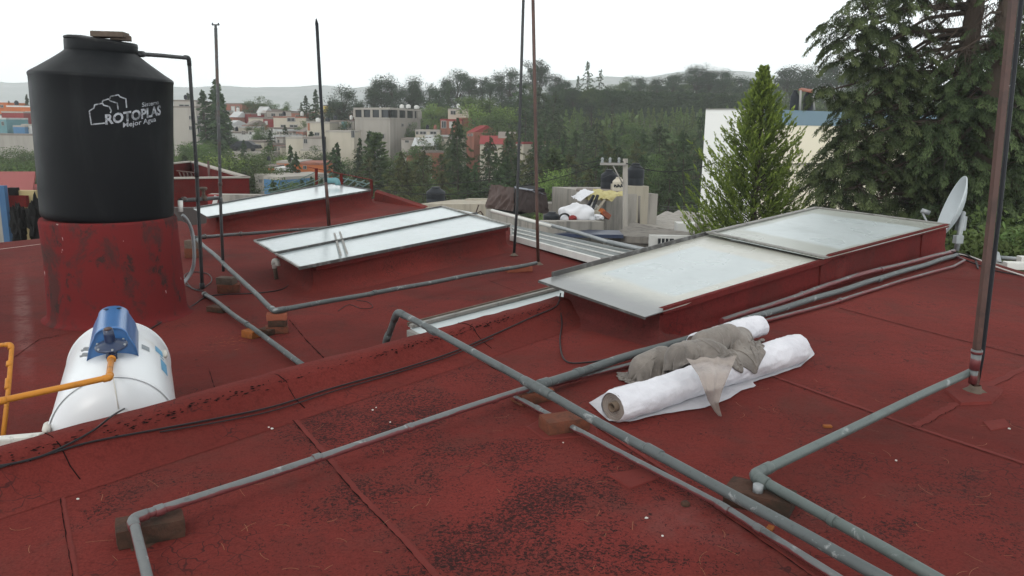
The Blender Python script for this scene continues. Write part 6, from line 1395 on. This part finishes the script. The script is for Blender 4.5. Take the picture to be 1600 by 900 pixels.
def cards(C,D,L,Wd,r_,mat,name,tint=None):
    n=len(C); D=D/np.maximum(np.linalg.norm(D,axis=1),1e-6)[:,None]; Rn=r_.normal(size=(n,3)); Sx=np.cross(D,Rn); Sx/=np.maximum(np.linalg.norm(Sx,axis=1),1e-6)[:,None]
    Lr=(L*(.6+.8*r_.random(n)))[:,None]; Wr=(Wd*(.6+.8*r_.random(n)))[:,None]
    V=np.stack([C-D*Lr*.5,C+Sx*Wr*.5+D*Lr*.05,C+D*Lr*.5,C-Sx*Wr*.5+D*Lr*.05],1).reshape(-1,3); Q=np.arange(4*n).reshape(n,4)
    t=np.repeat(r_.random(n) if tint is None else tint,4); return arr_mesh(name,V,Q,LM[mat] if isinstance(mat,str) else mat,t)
def trunk_mesh(h,r,limbs=(),name='trunk'):
    m=MB(); m.tube([Vector((mnoise.noise(Vector((k*.7,h,0)))*.02*h,mnoise.noise(Vector((k*.7,h,9)))*.02*h,h*k/7)) for k in range(8)],[r*(1-.85*k/7) for k in range(8)],8)
    for a,b,rr_ in limbs: m.tube([a,a.lerp(b,.5)+Vector((0,0,.04*(b-a).length)),b],[rr_,rr_*.6,rr_*.2],5)
    me=bpy.data.meshes.new(name); me.from_pydata(m.v,[],m.f); me.materials.append(BARK); me.polygons.foreach_set('use_smooth',[True]*len(m.f)); return me
# normalised trees: height 1 m, scaled on placement
def mk_conifer(sd,nb=64,per=70,rad=.20,low=.06,droop=.25,mat='conifer',L=.030,up=0.0,pw=.85,jag=.6,wl=.42):
    r_=np.random.default_rng(sd); C=[];D=[];T_=[]; limbs=[]
    for i in range(nb):
        t=low+(1-low)*(i/nb)**.9; t+=r_.normal()*.008; t=min(max(t,low),.995); az=i*2.399+r_.random()*1.3; ln=rad*((1-t)**pw)*(1-jag+jag*1.25*r_.random()**.7)*(1.0 if t>.2 else .75+t)+.010
        d=np.array([math.cos(az),math.sin(az),0]); side=np.array([-d[1],d[0],0]); bt=r_.random(); pn=max(14,int(per*(.35+.65*ln/rad)))
        k=r_.random(pn)**.6; s=k*ln; wv=.5*ln*(1.0-k*.55)+.004
        lat=(r_.random(pn)-.5)*wv; zz=t-droop*s*(.3+.7*k)+up*s+.010*np.sin(k*9+i)
        p=d[None]*s[:,None]+side[None]*lat[:,None]; p[:,2]+=zz+(r_.random(pn)-.7)*.020*(1.1-k*.4)
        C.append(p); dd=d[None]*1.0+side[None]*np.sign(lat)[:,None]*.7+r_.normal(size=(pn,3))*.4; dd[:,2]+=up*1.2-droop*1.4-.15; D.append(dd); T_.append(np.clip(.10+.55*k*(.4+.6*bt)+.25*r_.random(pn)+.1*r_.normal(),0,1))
        if i%3==0: limbs.append((Vector((0,0,t)),Vector((d[0]*ln*.85,d[1]*ln*.85,t-droop*ln*.7+up*ln)),.004))
    k=60; C.append(np.stack([r_.normal(size=k)*.006,r_.normal(size=k)*.006,.9+.105*r_.random(k)],1)); D.append(r_.normal(size=(k,3))*.5+np.array([0,0,1.])); T_.append(r_.random(k)*.6)
    C=np.concatenate(C);D=np.concatenate(D);T_=np.concatenate(T_)
    return cards(C,D,L,L*wl,r_,mat,'crown',T_),trunk_mesh(.97,.014,limbs)
def mk_broad(sd,lobes=16,per=230,rad=.30,base=.28,mat='broad',L=.024,open_=0.0,flat_=.75):
    r_=np.random.default_rng(sd); C=[];D=[];T_=[];limbs=[]
    for i in range(lobes):
        t=(i+.5)/lobes; hz_=base+(1-base)*(.15+.75*r_.random()); az=r_.random()*6.28; q=rad*(.15+.62*r_.random())*(1-.55*max(0,(hz_-.7)/.3)); c=np.array([math.cos(az)*q,math.sin(az)*q,hz_]); lr=rad*(.28+.24*r_.random())*(1-open_*.4)
        d=r_.normal(size=(per,3)); d/=np.linalg.norm(d,axis=1)[:,None]; rr_=(.25+.8*r_.random(per)**.6); nn=np.array([mnoise.noise(Vector((x[0]*2.2+i*3,x[1]*2.2,x[2]*2.2))) for x in d]); rr_=rr_*(1+nn*.8)
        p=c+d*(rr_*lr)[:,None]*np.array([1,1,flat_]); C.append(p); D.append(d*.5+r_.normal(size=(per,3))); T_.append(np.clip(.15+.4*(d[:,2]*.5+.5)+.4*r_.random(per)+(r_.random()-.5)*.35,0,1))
        limbs.append((Vector((0,0,max(base*.7,hz_-.25))),Vector(c),.007))
    C=np.concatenate(C);C[:,2]=np.minimum(C[:,2],1.03);return cards(C,np.concatenate(D),L,L*.55,r_,mat,'crown',np.concatenate(T_)),trunk_mesh(.75,.022,limbs)
PR={}
PR['conifer']=[mk_conifer(11,nb=80),mk_conifer(12,nb=70,rad=.18,jag=.75),mk_conifer(13,nb=64,rad=.25,jag=.8,droop=.4),mk_conifer(14,nb=90,rad=.22,jag=.7,droop=.1,pw=.6)]
PR['cedarwide']=[mk_conifer(21,nb=60,per=110,rad=.36,pw=.62,jag=.8,droop=.30,L=.026),mk_conifer(22,nb=54,per=120,rad=.40,pw=.55,jag=.9,droop=.2,L=.026),mk_conifer(23,nb=70,per=100,rad=.33,pw=.75,jag=.85,droop=.40,L=.026)]
PR['olive']=[mk_conifer(31,nb=62,per=100,rad=.34,pw=.6,jag=.8,droop=.35,mat='cedar_dark',L=.028),mk_conifer(32,nb=58,per=100,rad=.38,pw=.5,jag=.9,droop=.25,mat='cedar_dark',L=.028)]
PR['slim']=[mk_conifer(41,nb=100,per=50,rad=.15,pw=.5,droop=-.3,up=.4,mat='broad',L=.04,low=.05),mk_conifer(42,nb=100,per=50,rad=.14,pw=.55,droop=-.2,up=.5,mat='light',L=.04,low=.02)]
PR['young']=[mk_conifer(43,nb=60,per=34,rad=.20,pw=.8,droop=-.1,up=.5,mat='light',L=.06,low=.0)]
PR['broad']=[mk_broad(51),mk_broad(52,lobes=20,rad=.36),mk_broad(53,lobes=13,rad=.30,base=.35)]
PR['lightbroad']=[mk_broad(54,mat='light',rad=.33),mk_broad(55,mat='broad',rad=.3)]
PR['eucalyptus']=[mk_broad(61,lobes=22,per=260,rad=.28,base=.30,mat='eucalyptus',open_=.35,L=.020),mk_broad(62,lobes=26,per=240,rad=.32,base=.24,mat='eucalyptus',open_=.15,L=.020),mk_broad(63,lobes=18,per=240,rad=.26,base=.40,mat='eucalyptus',open_=.5,L=.020)]
PR['scrub']=[mk_broad(71,lobes=14,per=240,rad=.62,base=.0,mat='broad',L=.05,flat_=.8),mk_broad(72,lobes=14,per=240,rad=.7,base=.0,mat='cedar_dark',L=.05,flat_=.8)]
TREES=[]
def tree(kind,px,ytop,Y,wscale=1.0,var=None,h=None):
    TREES.append((kind,px,ytop,Y,wscale,var))
KN={'conifer':('dark conifer','conifer'),'cedarwide':('layered dark cedar','cedar'),'olive':('olive brown cedar','cedar'),'slim':('slim pale green tree','tree'),'young':('small light green young conifer','young conifer'),'broad':('round leafy green tree','tree'),'lightbroad':('light green leafy tree','tree'),'eucalyptus':('grey eucalyptus','tree'),'scrub':('low green bush','bush')}
# skyline ridge, left to right (photo pixels)
for a in ((12,158,170,1.2),(38,148,150,1.0),(50,160,160,1),(290,146,150,1.3),(480,150,150,1),(492,140,140,1.1),(468,160,155,1)): tree('conifer',*a)
tree('conifer',330,124,118,1.5,0); tree('conifer',338,134,116,1.5,1); tree('conifer',322,142,117,1.4,1); tree('conifer',345,150,119,1.3,0)
for a in ((398,150,165,1.6),(415,155,170,1.3),(428,160,168,1.2)): tree('broad',*a)
tree('broad',446,158,160,.9); tree('eucalyptus',531,134,138,1.0,1); tree('eucalyptus',527,150,139,1.1,0); tree('conifer',514,158,150,.8)
for a in ((560,150,150,.8,2),(583,126,150,1.0,0),(600,118,150,1.1,1),(615,122,150,1.0,1),(640,119,152,1.0,1),(652,126,152,1.1,0),(668,131,150,1.0,1),(683,137,148,1.1,1),(700,120,165,1.1,1),(718,109,165,1.2,1),(735,112,166,1.2,0),(752,120,165,1.0,1),(764,116,160,.9,2),(786,112,165,1.2,1),(800,106,162,1.2,1),(832,88,170,1.05,2),(845,96,168,1.1,1),(868,116,172,1.3,1),(885,122,170,1.2,0),(1000,118,190,1.5,1),(1030,121,195,1.5,1),(1052,110,185,1.2,0),(1090,101,185,1.5,1),(1110,104,185,1.4,0),(1132,107,185,1.3,1),(1160,118,182,1.5,1),(1178,122,182,1.4,1),(1234,96,170,1.2,0),(1262,103,170,1.3,1),(1285,98,170,1.4,1),(1310,92,168,1.4,1),(1340,90,165,1.4,0),(1375,90,165,1.4,1),(1410,92,165,1.4,1)): tree('eucalyptus',*a)
tree('cedarwide',922,96,165,.75,0); tree('cedarwide',934,108,167,.7,1); tree('cedarwide',905,118,166,.8,0); tree('conifer',700,126,160,.9)
for x in range(950,1240,15): tree('broad',x,126+7*math.sin(x*.3),205+6*math.sin(x),1.6)
for x in range(1190,1500,26): tree('broad',x,135+6*math.sin(x*.7),150,1.5)
# hedge wall and rows of young conifers on the slope right of the wood: see below
for a in ((694,165,140,1.1),(660,168,138,1.1),(675,160,142,1.2),(735,150,130,1.4),(708,172,136,1.1)): tree('lightbroad',*a)
for a in ((745,160,120,1.2,0),(768,152,120,1.0,1),(790,165,118,1.2,0),(778,178,115,1.2,1)): tree('lightbroad',*a)
for a in ((810,130,125,1.2,1),(840,135,125,1.2,1),(860,142,122,1.1,0),(825,150,118,1.2,1),(850,165,115,1.3,0)): tree('cedarwide',*a)
tree('broad',750,178,116,1.2); tree('broad',772,196,110,1.1)
# middle wood, named landmarks
tree('cedarwide',716,186,74,.82,0); tree('conifer',712,215,78,1.5,2); tree('conifer',577,206,88,1.25,1); tree('slim',578,208,86,1.5,0); tree('conifer',527,224,80,1.1,0); tree('conifer',524,232,79,1.4,2); tree('conifer',557,216,90,1.0,1)
tree('conifer',455,238,76,1.0,2); tree('conifer',452,228,82,1.0,1); tree('broad',425,222,95,1.0); tree('olive',628,238,72,1.0); tree('olive',655,236,76,1.1); tree('olive',612,262,68,1.0); tree('conifer',593,262,70,1.4,0)
tree('cedarwide',765,232,78,1.0,1); tree('cedarwide',800,205,84,.9,0); tree('cedarwide',780,262,66,1.0,1); tree('olive',690,270,66,1.1); tree('conifer',735,262,64,1.3,0); tree('slim',865,235,72,1.5,0); tree('broad',858,262,66,1.1); tree('lightbroad',870,262,64,.9)
tree('cedarwide',905,205,90,.95,0); tree('cedarwide',880,180,104,.9,1); tree('cedarwide',930,190,98,.9,1); tree('cedarwide',960,205,90,1.0,0); tree('cedarwide',1035,196,74,.95,1); tree('cedarwide',1060,205,76,1.0,0); tree('cedarwide',1010,208,84,1.0,0); tree('cedarwide',1080,215,70,.9,1); tree('olive',950,228,70,1.0); tree('olive',1000,222,72,1.0); tree('cedarwide',1050,250,62,1.0,0); tree('olive',925,262,62,.9); tree('cedarwide',1090,180,95,.9,0)
rr3=random.Random(21)
for i in range(60):
    x=rr3.uniform(560,1120); Y=rr3.uniform(62,118); base_=178+ (118-Y)*1.15; base_+=25*(x<700)
    tree(rr3.choice(['conifer','cedarwide','cedarwide','olive','conifer','broad']),x,base_+rr3.uniform(-8,22),Y,rr3.uniform(.9,1.3))
for i in range(30):
    x=rr3.uniform(860,1130); Y=rr3.uniform(120,150); tree(rr3.choice(['cedarwide','broad','conifer']),x,rr3.uniform(196,212),Y,rr3.uniform(1,1.5))
for i in range(14):
    x=rr3.uniform(780,960); tree(rr3.choice(['cedarwide','eucalyptus','broad']),x,rr3.uniform(128,160),rr3.uniform(140,165),1.2)
for x,y,Y in ((352,190,128),(366,212,122),(408,196,127),(420,204,118),(444,196,130),(486,206,118),(500,226,104),(476,186,136),(540,186,126),(392,190,136),(566,232,104),(598,238,100),(640,190,126),(664,212,108),(690,206,110),(414,238,100),(440,248,96)): tree('conifer' if (x//7)%3==0 else 'broad',x,y,Y,1.0 if (x//7)%3 else 1.5)
# left valley scrub
for i in range(34):
    x=rr3.uniform(275,480); Y=rr3.uniform(60,105); tree(rr3.choice(['broad','broad','conifer','lightbroad']),x,(214 if x<400 else 236)+(105-Y)*.95+rr3.uniform(-5,14),Y,rr3.uniform(.9,1.5))
for i in range(14):
    x=rr3.uniform(480,660); Y=rr3.uniform(58,85); tree(rr3.choice(['conifer','cedarwide','olive']),x,262+(85-Y)*.9+rr3.uniform(-10,10),Y,rr3.uniform(.9,1.3))
for i in range(16):
    x=rr3.uniform(-30,60); Y=rr3.uniform(60,112); tree('broad',x,226+(112-Y)*.6+rr3.uniform(-4,10),Y,rr3.uniform(1,1.5))
for x,y,Y in ((445,210,128),(432,206,132),(470,205,130),(455,242,100),(520,250,98),(482,236,104),(400,238,112),(360,228,118),(342,212,120),(545,248,100),(610,246,98),(668,200,128),(640,196,126)): tree('broad',x,y,Y,1.3)
def ordn(n): return ['first','second','third','fourth','fifth','sixth','seventh','eighth','ninth','tenth','eleventh','twelfth'][n] if n<12 else 'number %d'%(n+1)
def zone(px,yt,Y):
    if Y>145: return 'on the skyline ridge'
    if px<500: return 'in the valley'
    if Y>110: return 'on the wooded slope'
    return 'in the near wood'
SEG=((60,'left of the big tank'),(270,'behind the big tank'),(335,'left of the forked pole'),(498,'left of the pointed pole'),(560,'right of the pointed pole'),(665,'by the concrete building'),(740,'right of the concrete building'),(812,'left of the twin poles'),(850,'near the twin poles'),(905,'right of the twin poles'),(985,'by the utility pole'),(1050,'right of the utility pole'),(1115,'left of the white building'),(1275,'behind the cypress'),(3000,'behind the great cedars'))
def segm(px):
    for k,v in SEG:
        if px<k: return v
from collections import defaultdict
grp=defaultdict(list)
for t_ in TREES: grp[(t_[0],zone(t_[1],t_[2],t_[3]))].append(t_)
for (kind,zn),lst in grp.items():
    lst.sort(key=lambda q:q[1]); nk,cat=KN[kind]
    cnt=defaultdict(int); tot=defaultdict(int)
    for q in lst: tot[segm(q[1])]+=1
    for i,(k,px,yt,Y,ws,var) in enumerate(lst):
        sg=segm(px); ci=cnt[sg]; cnt[sg]+=1
        v=PR[kind][(var if var is not None else (i*7+int(px))%len(PR[kind]))%len(PR[kind])]
        tp=PD(px,yt,Y); gz=TZ(tp.x,tp.y)-.3; h=max(tp.z-gz,3.0)
        if kind=='broad' or kind=='lightbroad' or kind=='eucalyptus': pass
        lab=(f"{ordn(ci)} from left, " if tot[sg]>1 else "")+f"{nk} {zn} {sg}"
        T=thing({'conifer':'conifer_tree','cedarwide':'cedar_tree','olive':'cedar_tree','slim':'slim_tree','young':'young_conifer','broad':'leafy_tree','lightbroad':'leafy_tree','eucalyptus':'eucalyptus_tree','scrub':'bush'}[kind],lab,cat,(tp.x,tp.y,gz),('trees '+zn))
        base_h={'conifer':14,'cedarwide':14}.get(kind,14); wr=ws*min(1.0,16/h)**.5
        T.scale=(h*wr,h*wr,h); T.rotation_euler=(rr3.gauss(0,.035),rr3.gauss(0,.035),(px*13.7)%6.28)
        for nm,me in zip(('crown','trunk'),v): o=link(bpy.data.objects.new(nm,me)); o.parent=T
# clipped dark hedge wall on the slope
def hedge():
    r_=np.random.default_rng(5); C=[];T_=[]
    n=26000; px=r_.uniform(868,1175,n); top=PD(1000,147,170).z
    a=r_.random(n); side=r_.random(n)<.7
    for i in range(n):
        Y=160+ (0 if side[i] else r_.uniform(0,5)); Y+=(px[i]-868)*.03
        p=PD(px[i],150,Y); zt_=top+.4*mnoise.noise(Vector((px[i]*.06,0,0)))*2; zb_=TZ(p.x,Y); z=zb_+(zt_-zb_)*r_.random() if side[i] else zt_
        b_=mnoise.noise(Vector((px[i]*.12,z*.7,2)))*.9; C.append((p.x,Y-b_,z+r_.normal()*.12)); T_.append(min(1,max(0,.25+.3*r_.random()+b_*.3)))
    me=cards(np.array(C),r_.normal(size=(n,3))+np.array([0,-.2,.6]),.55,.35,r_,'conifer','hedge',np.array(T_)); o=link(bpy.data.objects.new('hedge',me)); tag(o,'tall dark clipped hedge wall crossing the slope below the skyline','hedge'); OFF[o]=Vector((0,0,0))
    m=MB(); a=PD(868,150,161); b=PD(1175,150,170.5); m.prism([(a.x,a.y+1),(b.x,b.y+1),(b.x,b.y+4.5),(a.x,a.y+4.5)],TZ(a.x,a.y)-3,top-.6); m.build('hedge_core',LM['conifer'],o)
hedge()
# young conifers in rows
yc_=[]
rr4=random.Random(9)
for row,(yt,Y,x0,x1,st) in enumerate(((172,150,885,1130,10.5),(184,140,880,1110,13),(168,154,1060,1190,11))):
    x=x0
    while x<x1: yc_.append((x+rr4.uniform(-3,3),yt+rr4.uniform(-4,6),Y+rr4.uniform(-2,2))); x+=st
yc_.sort()
for i,(px,yt,Y) in enumerate(yc_):
    tp=PD(px,yt,Y); h=rr4.uniform(3.6,5.2); T=thing('young_conifer','light green young conifer planted in rows on the slope below the dark hedge','young conifer',(tp.x,tp.y,tp.z-h),'young conifers in rows on the slope')
    T.scale=(h,h,h); T.rotation_euler=(0,0,px)
    for nm,me in zip(('crown','trunk'),PR['young'][0]): o=link(bpy.data.objects.new(nm,me)); o.parent=T
# undergrowth as one mass (uncountable)
def undergrowth():
    r_=np.random.default_rng(77); n=42000; px=r_.uniform(-250,1900,n); Y=60*(300/60)**r_.random(n); x=(px-800)/F*Y
    z=np.array([TZ(a,b) for a,b in zip(x,Y)]); hh=r_.random(n)*1.6; C=np.stack([x,Y,z+hh],1)
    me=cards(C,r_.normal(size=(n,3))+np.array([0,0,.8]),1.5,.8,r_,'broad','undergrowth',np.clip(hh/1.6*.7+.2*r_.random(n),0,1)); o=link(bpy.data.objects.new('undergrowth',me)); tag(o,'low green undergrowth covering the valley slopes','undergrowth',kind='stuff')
undergrowth()
# far wood and houses on the hazy hill: too far to count
def farwood():
    r_=np.random.default_rng(78); n=26000; px=r_.uniform(200,1700,n); Y=r_.uniform(900,1500,n); x=(px-800)/F*Y
    z=np.array([TZ(a,b) for a,b in zip(x,Y)]); C=np.stack([x,Y,z+r_.random(n)*5],1)
    me=cards(C,r_.normal(size=(n,3))+np.array([0,0,.8]),12,8,r_,'conifer','far_wood',r_.random(n)); o=link(bpy.data.objects.new('far_wood',me)); tag(o,'hazy far off wood on the distant hills','wood',kind='stuff')
farwood()
hm=MB(); r5=random.Random(3)
for i in range(260):
    px=r5.gauss(1040,70); Y=r5.uniform(1020,1240); x=(px-800)/F*Y; z=TZ(x,Y); s=r5.uniform(4,10); hm.box((x,Y,z+1),(s,s,r5.uniform(4,7)),rz=r5.random())
tag(hm.build('far_town',M['white_far'],origin=(0,0,0)),'pale specks of a far off town on the hazy hill','town',kind='stuff')
# ---- golden green cypress right in front of the white building
def cypress():
    Y=26.0; tp=PD(1204,100,Y); h=tp.z-(-9.5); r_=np.random.default_rng(91); C=[];D=[];T_=[]; limbs=[]
    R0=(PD(1284,300,Y).x-PD(1190,300,Y).x); nb=640; Hv=h
    for i in range(nb):
        t=.30+.69*(i/nb)**.9; te=t+.035*(1-t)/.3; prof=min(1,max(0,(1-te))/.35)**1.18; ln=R0*prof*(.45+.68*r_.random()**.8)+.03
        if te<.40: ln*=.95
        zb=Hv*t; az=i*2.399963+r_.random()*1.1; rise=.50+.5*r_.random(); d=np.array([math.cos(az),math.sin(az),0.]); side=np.array([-d[1],d[0],0.])
        nt_=4+int(8*ln/R0); bt=r_.random()   # secondary sprays along the bough
        for q in range(nt_):
            k0=.25+.75*(q+1)/nt_; s0_=k0*ln; base=d*s0_+side*r_.normal()*.05; base=base+np.array([0,0,zb+s0_*rise*(.30+.70*k0)])
            sd_=d*(.55+.3*r_.random())+side*r_.normal()*.55+np.array([0,0,.55+.5*k0]); sd_/=np.linalg.norm(sd_); L_=(.16+.34*r_.random())*(.20+1.0*ln/R0); n_=15
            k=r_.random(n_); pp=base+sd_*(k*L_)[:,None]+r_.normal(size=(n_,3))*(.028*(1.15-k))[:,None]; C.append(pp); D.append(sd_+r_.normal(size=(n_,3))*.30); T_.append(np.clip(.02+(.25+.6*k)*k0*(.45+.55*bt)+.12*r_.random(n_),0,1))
        if i%4==0: limbs.append((Vector((0,0,zb)),Vector((d[0]*ln*.85,d[1]*ln*.85,zb+ln*.85*rise*.9)),.022))
    T=thing('cypress_tree','tall golden green cypress in front of the white and cream building','cypress',(tp.x-.2,Y,-9.5))
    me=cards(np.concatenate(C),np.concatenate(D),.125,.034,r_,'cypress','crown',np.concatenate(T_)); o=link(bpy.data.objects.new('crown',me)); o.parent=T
    m=MB(); 
    m.tube([Vector((0,0,0)),Vector((0,0,h*.5)),Vector((.1,0,h*.985))],[.2,.12,.010],10)
    for a,b,q in limbs: m.tube([a,b],[q,q*.4],5)
    me=bpy.data.meshes.new('trunk'); me.from_pydata(m.v,[],m.f); me.materials.append(BARK); o=link(bpy.data.objects.new('trunk',me)); o.parent=T
cypress()
# ---- great weeping cedars on the right
def cedar(label,tpx,Y,blobs,sd,bare=()):
    r_=np.random.default_rng(sd); b=PD(tpx,60,Y); T=thing('cedar_tree',label,'cedar',(b.x,Y,-9.8),'great cedars at the right'); o0=Vector((b.x,Y,-9.8)); C=[];D=[];T_=[]; m=MB(); tw=MB()
    top=PD(tpx,-260,Y); m.tube([Vector((0,0,0)),Vector((.1,0,6)),Vector((-.05,0,12)),Vector((.1,0,top.z+9.8))],[.42,.34,.27,.10],12)
    back=[(px+r_.normal()*14,py+18+r_.normal()*14,rp*1.05,dy+1.4) for (px,py,rp,dy) in blobs if py>95 and px>1305 and not (1395<px<1470 and py<150)]
    for (px,py,rp,dy) in list(blobs)+back:
        Yb=Y+dy; c=PD(px,py,Yb)-o0; rad=rp/F*Yb
        hub=Vector((0,0,c.z+rad*.6+.3)); 
        if c.length: m.tube([hub,hub.lerp(c,.5)+Vector((0,0,.25)),c],[.07,.045,.02],6)
        nsp=int(22*(rp/50.0)**2)+8
        for j in range(nsp):
            d=r_.normal(size=3); d/=np.linalg.norm(d); sc=np.array(c)+d*rad*(.35+.65*r_.random()**.5)*np.array([1,.9,.95])
            out=np.array([d[0],d[1],0]); 
            if np.linalg.norm(out)<.1: out=np.array([1.,0,0])
            out/=np.linalg.norm(out); out=out*.8+np.array([0,-.25,0]); ln=.32+.45*r_.random(); per=230; k=r_.random(per)**.7; side=np.cross(out,[0,0,1.]); side/=np.linalg.norm(side)
            lat=(r_.random(per)-.5)*(.42*(1-k*.72)); p=sc+out*(k*ln)[:,None]+side*lat[:,None]; p[:,2]-=ln*.62*k**1.7+abs(lat)*.35; p+=r_.normal(size=(per,3))*.022
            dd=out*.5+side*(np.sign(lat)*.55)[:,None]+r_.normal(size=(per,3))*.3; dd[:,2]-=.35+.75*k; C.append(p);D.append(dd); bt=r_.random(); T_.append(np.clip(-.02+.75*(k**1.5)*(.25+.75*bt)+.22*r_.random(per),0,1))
            if j%2==0: tw.tube([c.lerp(Vector(sc),.2),Vector(sc),Vector(sc+out*ln*.6-np.array([0,0,ln*.3]))],[.016,.009,.004],4)
    for (x0,y0,x1,y1) in bare:
        a=PD(x0,y0,Y)-o0; e=PD(x1,y1,Y-.5)-o0; m.tube([a,a.lerp(e,.5)+Vector((0,0,.15)),e],[.05,.03,.012],6)
        for k in range(34):
            q=a.lerp(e,r_.random()); L_=.2+.7*r_.random(); dx=r_.normal()*.25; tw.tube([q,q+Vector((dx*.5,r_.normal()*.2,-L_*.5)),q+Vector((dx,r_.normal()*.25,-L_))],[.008,.006,.003],3)
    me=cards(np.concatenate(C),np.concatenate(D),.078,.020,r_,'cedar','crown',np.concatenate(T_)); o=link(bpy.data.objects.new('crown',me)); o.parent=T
    for mm,nm in ((m,'trunk'),(tw,'twigs')):
        me=bpy.data.meshes.new(nm); me.from_pydata(mm.v,[],mm.f); me.polygons.foreach_set('use_smooth',[True]*len(mm.f)); me.materials.append(BARK); o=link(bpy.data.objects.new(nm,me)); o.parent=T
B1=[(1338,50,40,0),(1310,45,25,0),(1355,20,35,0),(1395,20,45,.3),(1430,5,40,.3),(1330,85,34,0),(1375,70,50,.2),(1412,95,42,0),(1385,120,48,.2),(1350,155,36,0),(1335,190,34,0),(1385,180,50,0),(1325,225,34,-.3),(1365,235,50,-.2),(1310,262,30,-.3),(1300,305,30,-.4),(1340,290,48,-.4),(1385,290,52,-.2),(1425,230,50,.2),(1430,160,40,.4),(1425,320,50,-.2),(1370,335,40,-.3),(1455,285,44,0),(1300,140,16,0),(1296,335,26,-.4),(1330,345,34,-.4),(1395,-40,60,.5),(1460,-50,60,1),(1445,60,26,1.0)]
B2=[(1460,195,44,.3),(1490,180,46,.2),(1480,240,50,0),(1500,290,55,0),(1465,340,45,-.3),(1520,130,44,.3),(1500,110,30,.3),(1550,80,44,.2),(1545,140,50,0),(1540,200,55,-.2),(1560,260,60,-.3),(1530,330,55,-.3),(1585,310,60,-.2),(1600,230,60,0),(1600,160,60,.2),(1580,60,40,.3),(1610,40,60,.5),(1570,0,30,.6),(1620,330,60,0),(1650,100,70,.4),(1660,240,80,.4),(1440,110,22,.8),(1500,370,36,-.4),(1560,380,40,-.4),(1540,-60,60,1.0),(1620,-60,70,1)]
cedar('great weeping cedar at the right whose boughs reach towards the cypress',1517,21.0,B1,101,bare=((1517,5,1437,30),(1517,-10,1450,10),(1517,60,1450,95),(1517,40,1475,70)))
cedar('great weeping cedar at the right edge behind the rusty corner post',1568,20.0,B2,102,bare=((1568,20,1525,40),(1568,55,1500,80),(1568,0,1530,10),(1568,40,1600,60)))
# bushes under the cedars
def bush2(label,px,py,Y,r,sd,mat='broad',leaf=.11,n=2600):
    b=PD(px,py,Y); r_=np.random.default_rng(sd); C=[];T_=[]
    hb_=b.z+9.8
    for k in range(14):
        c=np.array([r_.normal()*r*.45,r_.normal()*r*.4,hb_-r*.9+r*(r_.random()-.3)]); d=r_.normal(size=(n//14,3)); d/=np.linalg.norm(d,axis=1)[:,None]; C.append(c+d*(r*.42*(.6+.5*r_.random(n//14)))[:,None]); T_.append(np.clip(.2+.35*(d[:,2]*.5+.5)+.35*r_.random(n//14),0,1))
    T=thing('bush',label,'bush',(b.x,Y,-9.8),'bushes behind the far edge of the near roof'); me=cards(np.concatenate(C),r_.normal(size=(len(np.concatenate(C)),3)),leaf,leaf*.5,r_,mat,'foliage',np.concatenate(T_)); o=link(bpy.data.objects.new('foliage',me)); o.parent=T
    m=MB(); 
    for k in range(5): m.tube([Vector((0,0,0)),Vector((r_.normal()*.2,r_.normal()*.2,hb_*.6)),Vector((r_.normal()*r*.4,r_.normal()*r*.3,hb_-r*.6))],[.07,.05,.02],6)
    me=bpy.data.meshes.new('stems'); me.from_pydata(m.v,[],m.f); me.materials.append(BARK); o=link(bpy.data.objects.new('stems',me)); o.parent=T
for i,(px,py,Y,r) in enumerate(((1525,350,13,.8),(1568,345,13.5,.9),(1610,350,13,.9),(1545,385,12,.6),(1590,378,12.2,.6),(1640,370,12,.8))):
    bush2(['leafy bush right behind the satellite dish','leafy bush between the dish and the rusty post','tallest leafy bush at the right edge behind the rusty post','low bush at the roof edge beside the dish bracket','low bush at the roof edge right of the rusty post','wide bush beyond the right edge'][i],px,py,Y,r,200+i)
for i,(x,y,Y) in enumerate(((968,378,30.5),(985,384,29))):
    shrub(['dry twiggy shrub at the foot of the utility pole','green shrub right of the utility pole foot'][i],PD(x,y,Y)-Vector((0,0,.5)),.35,.35,700,seedv=300+i)
# stray sprigs along the back edge of the large skylight
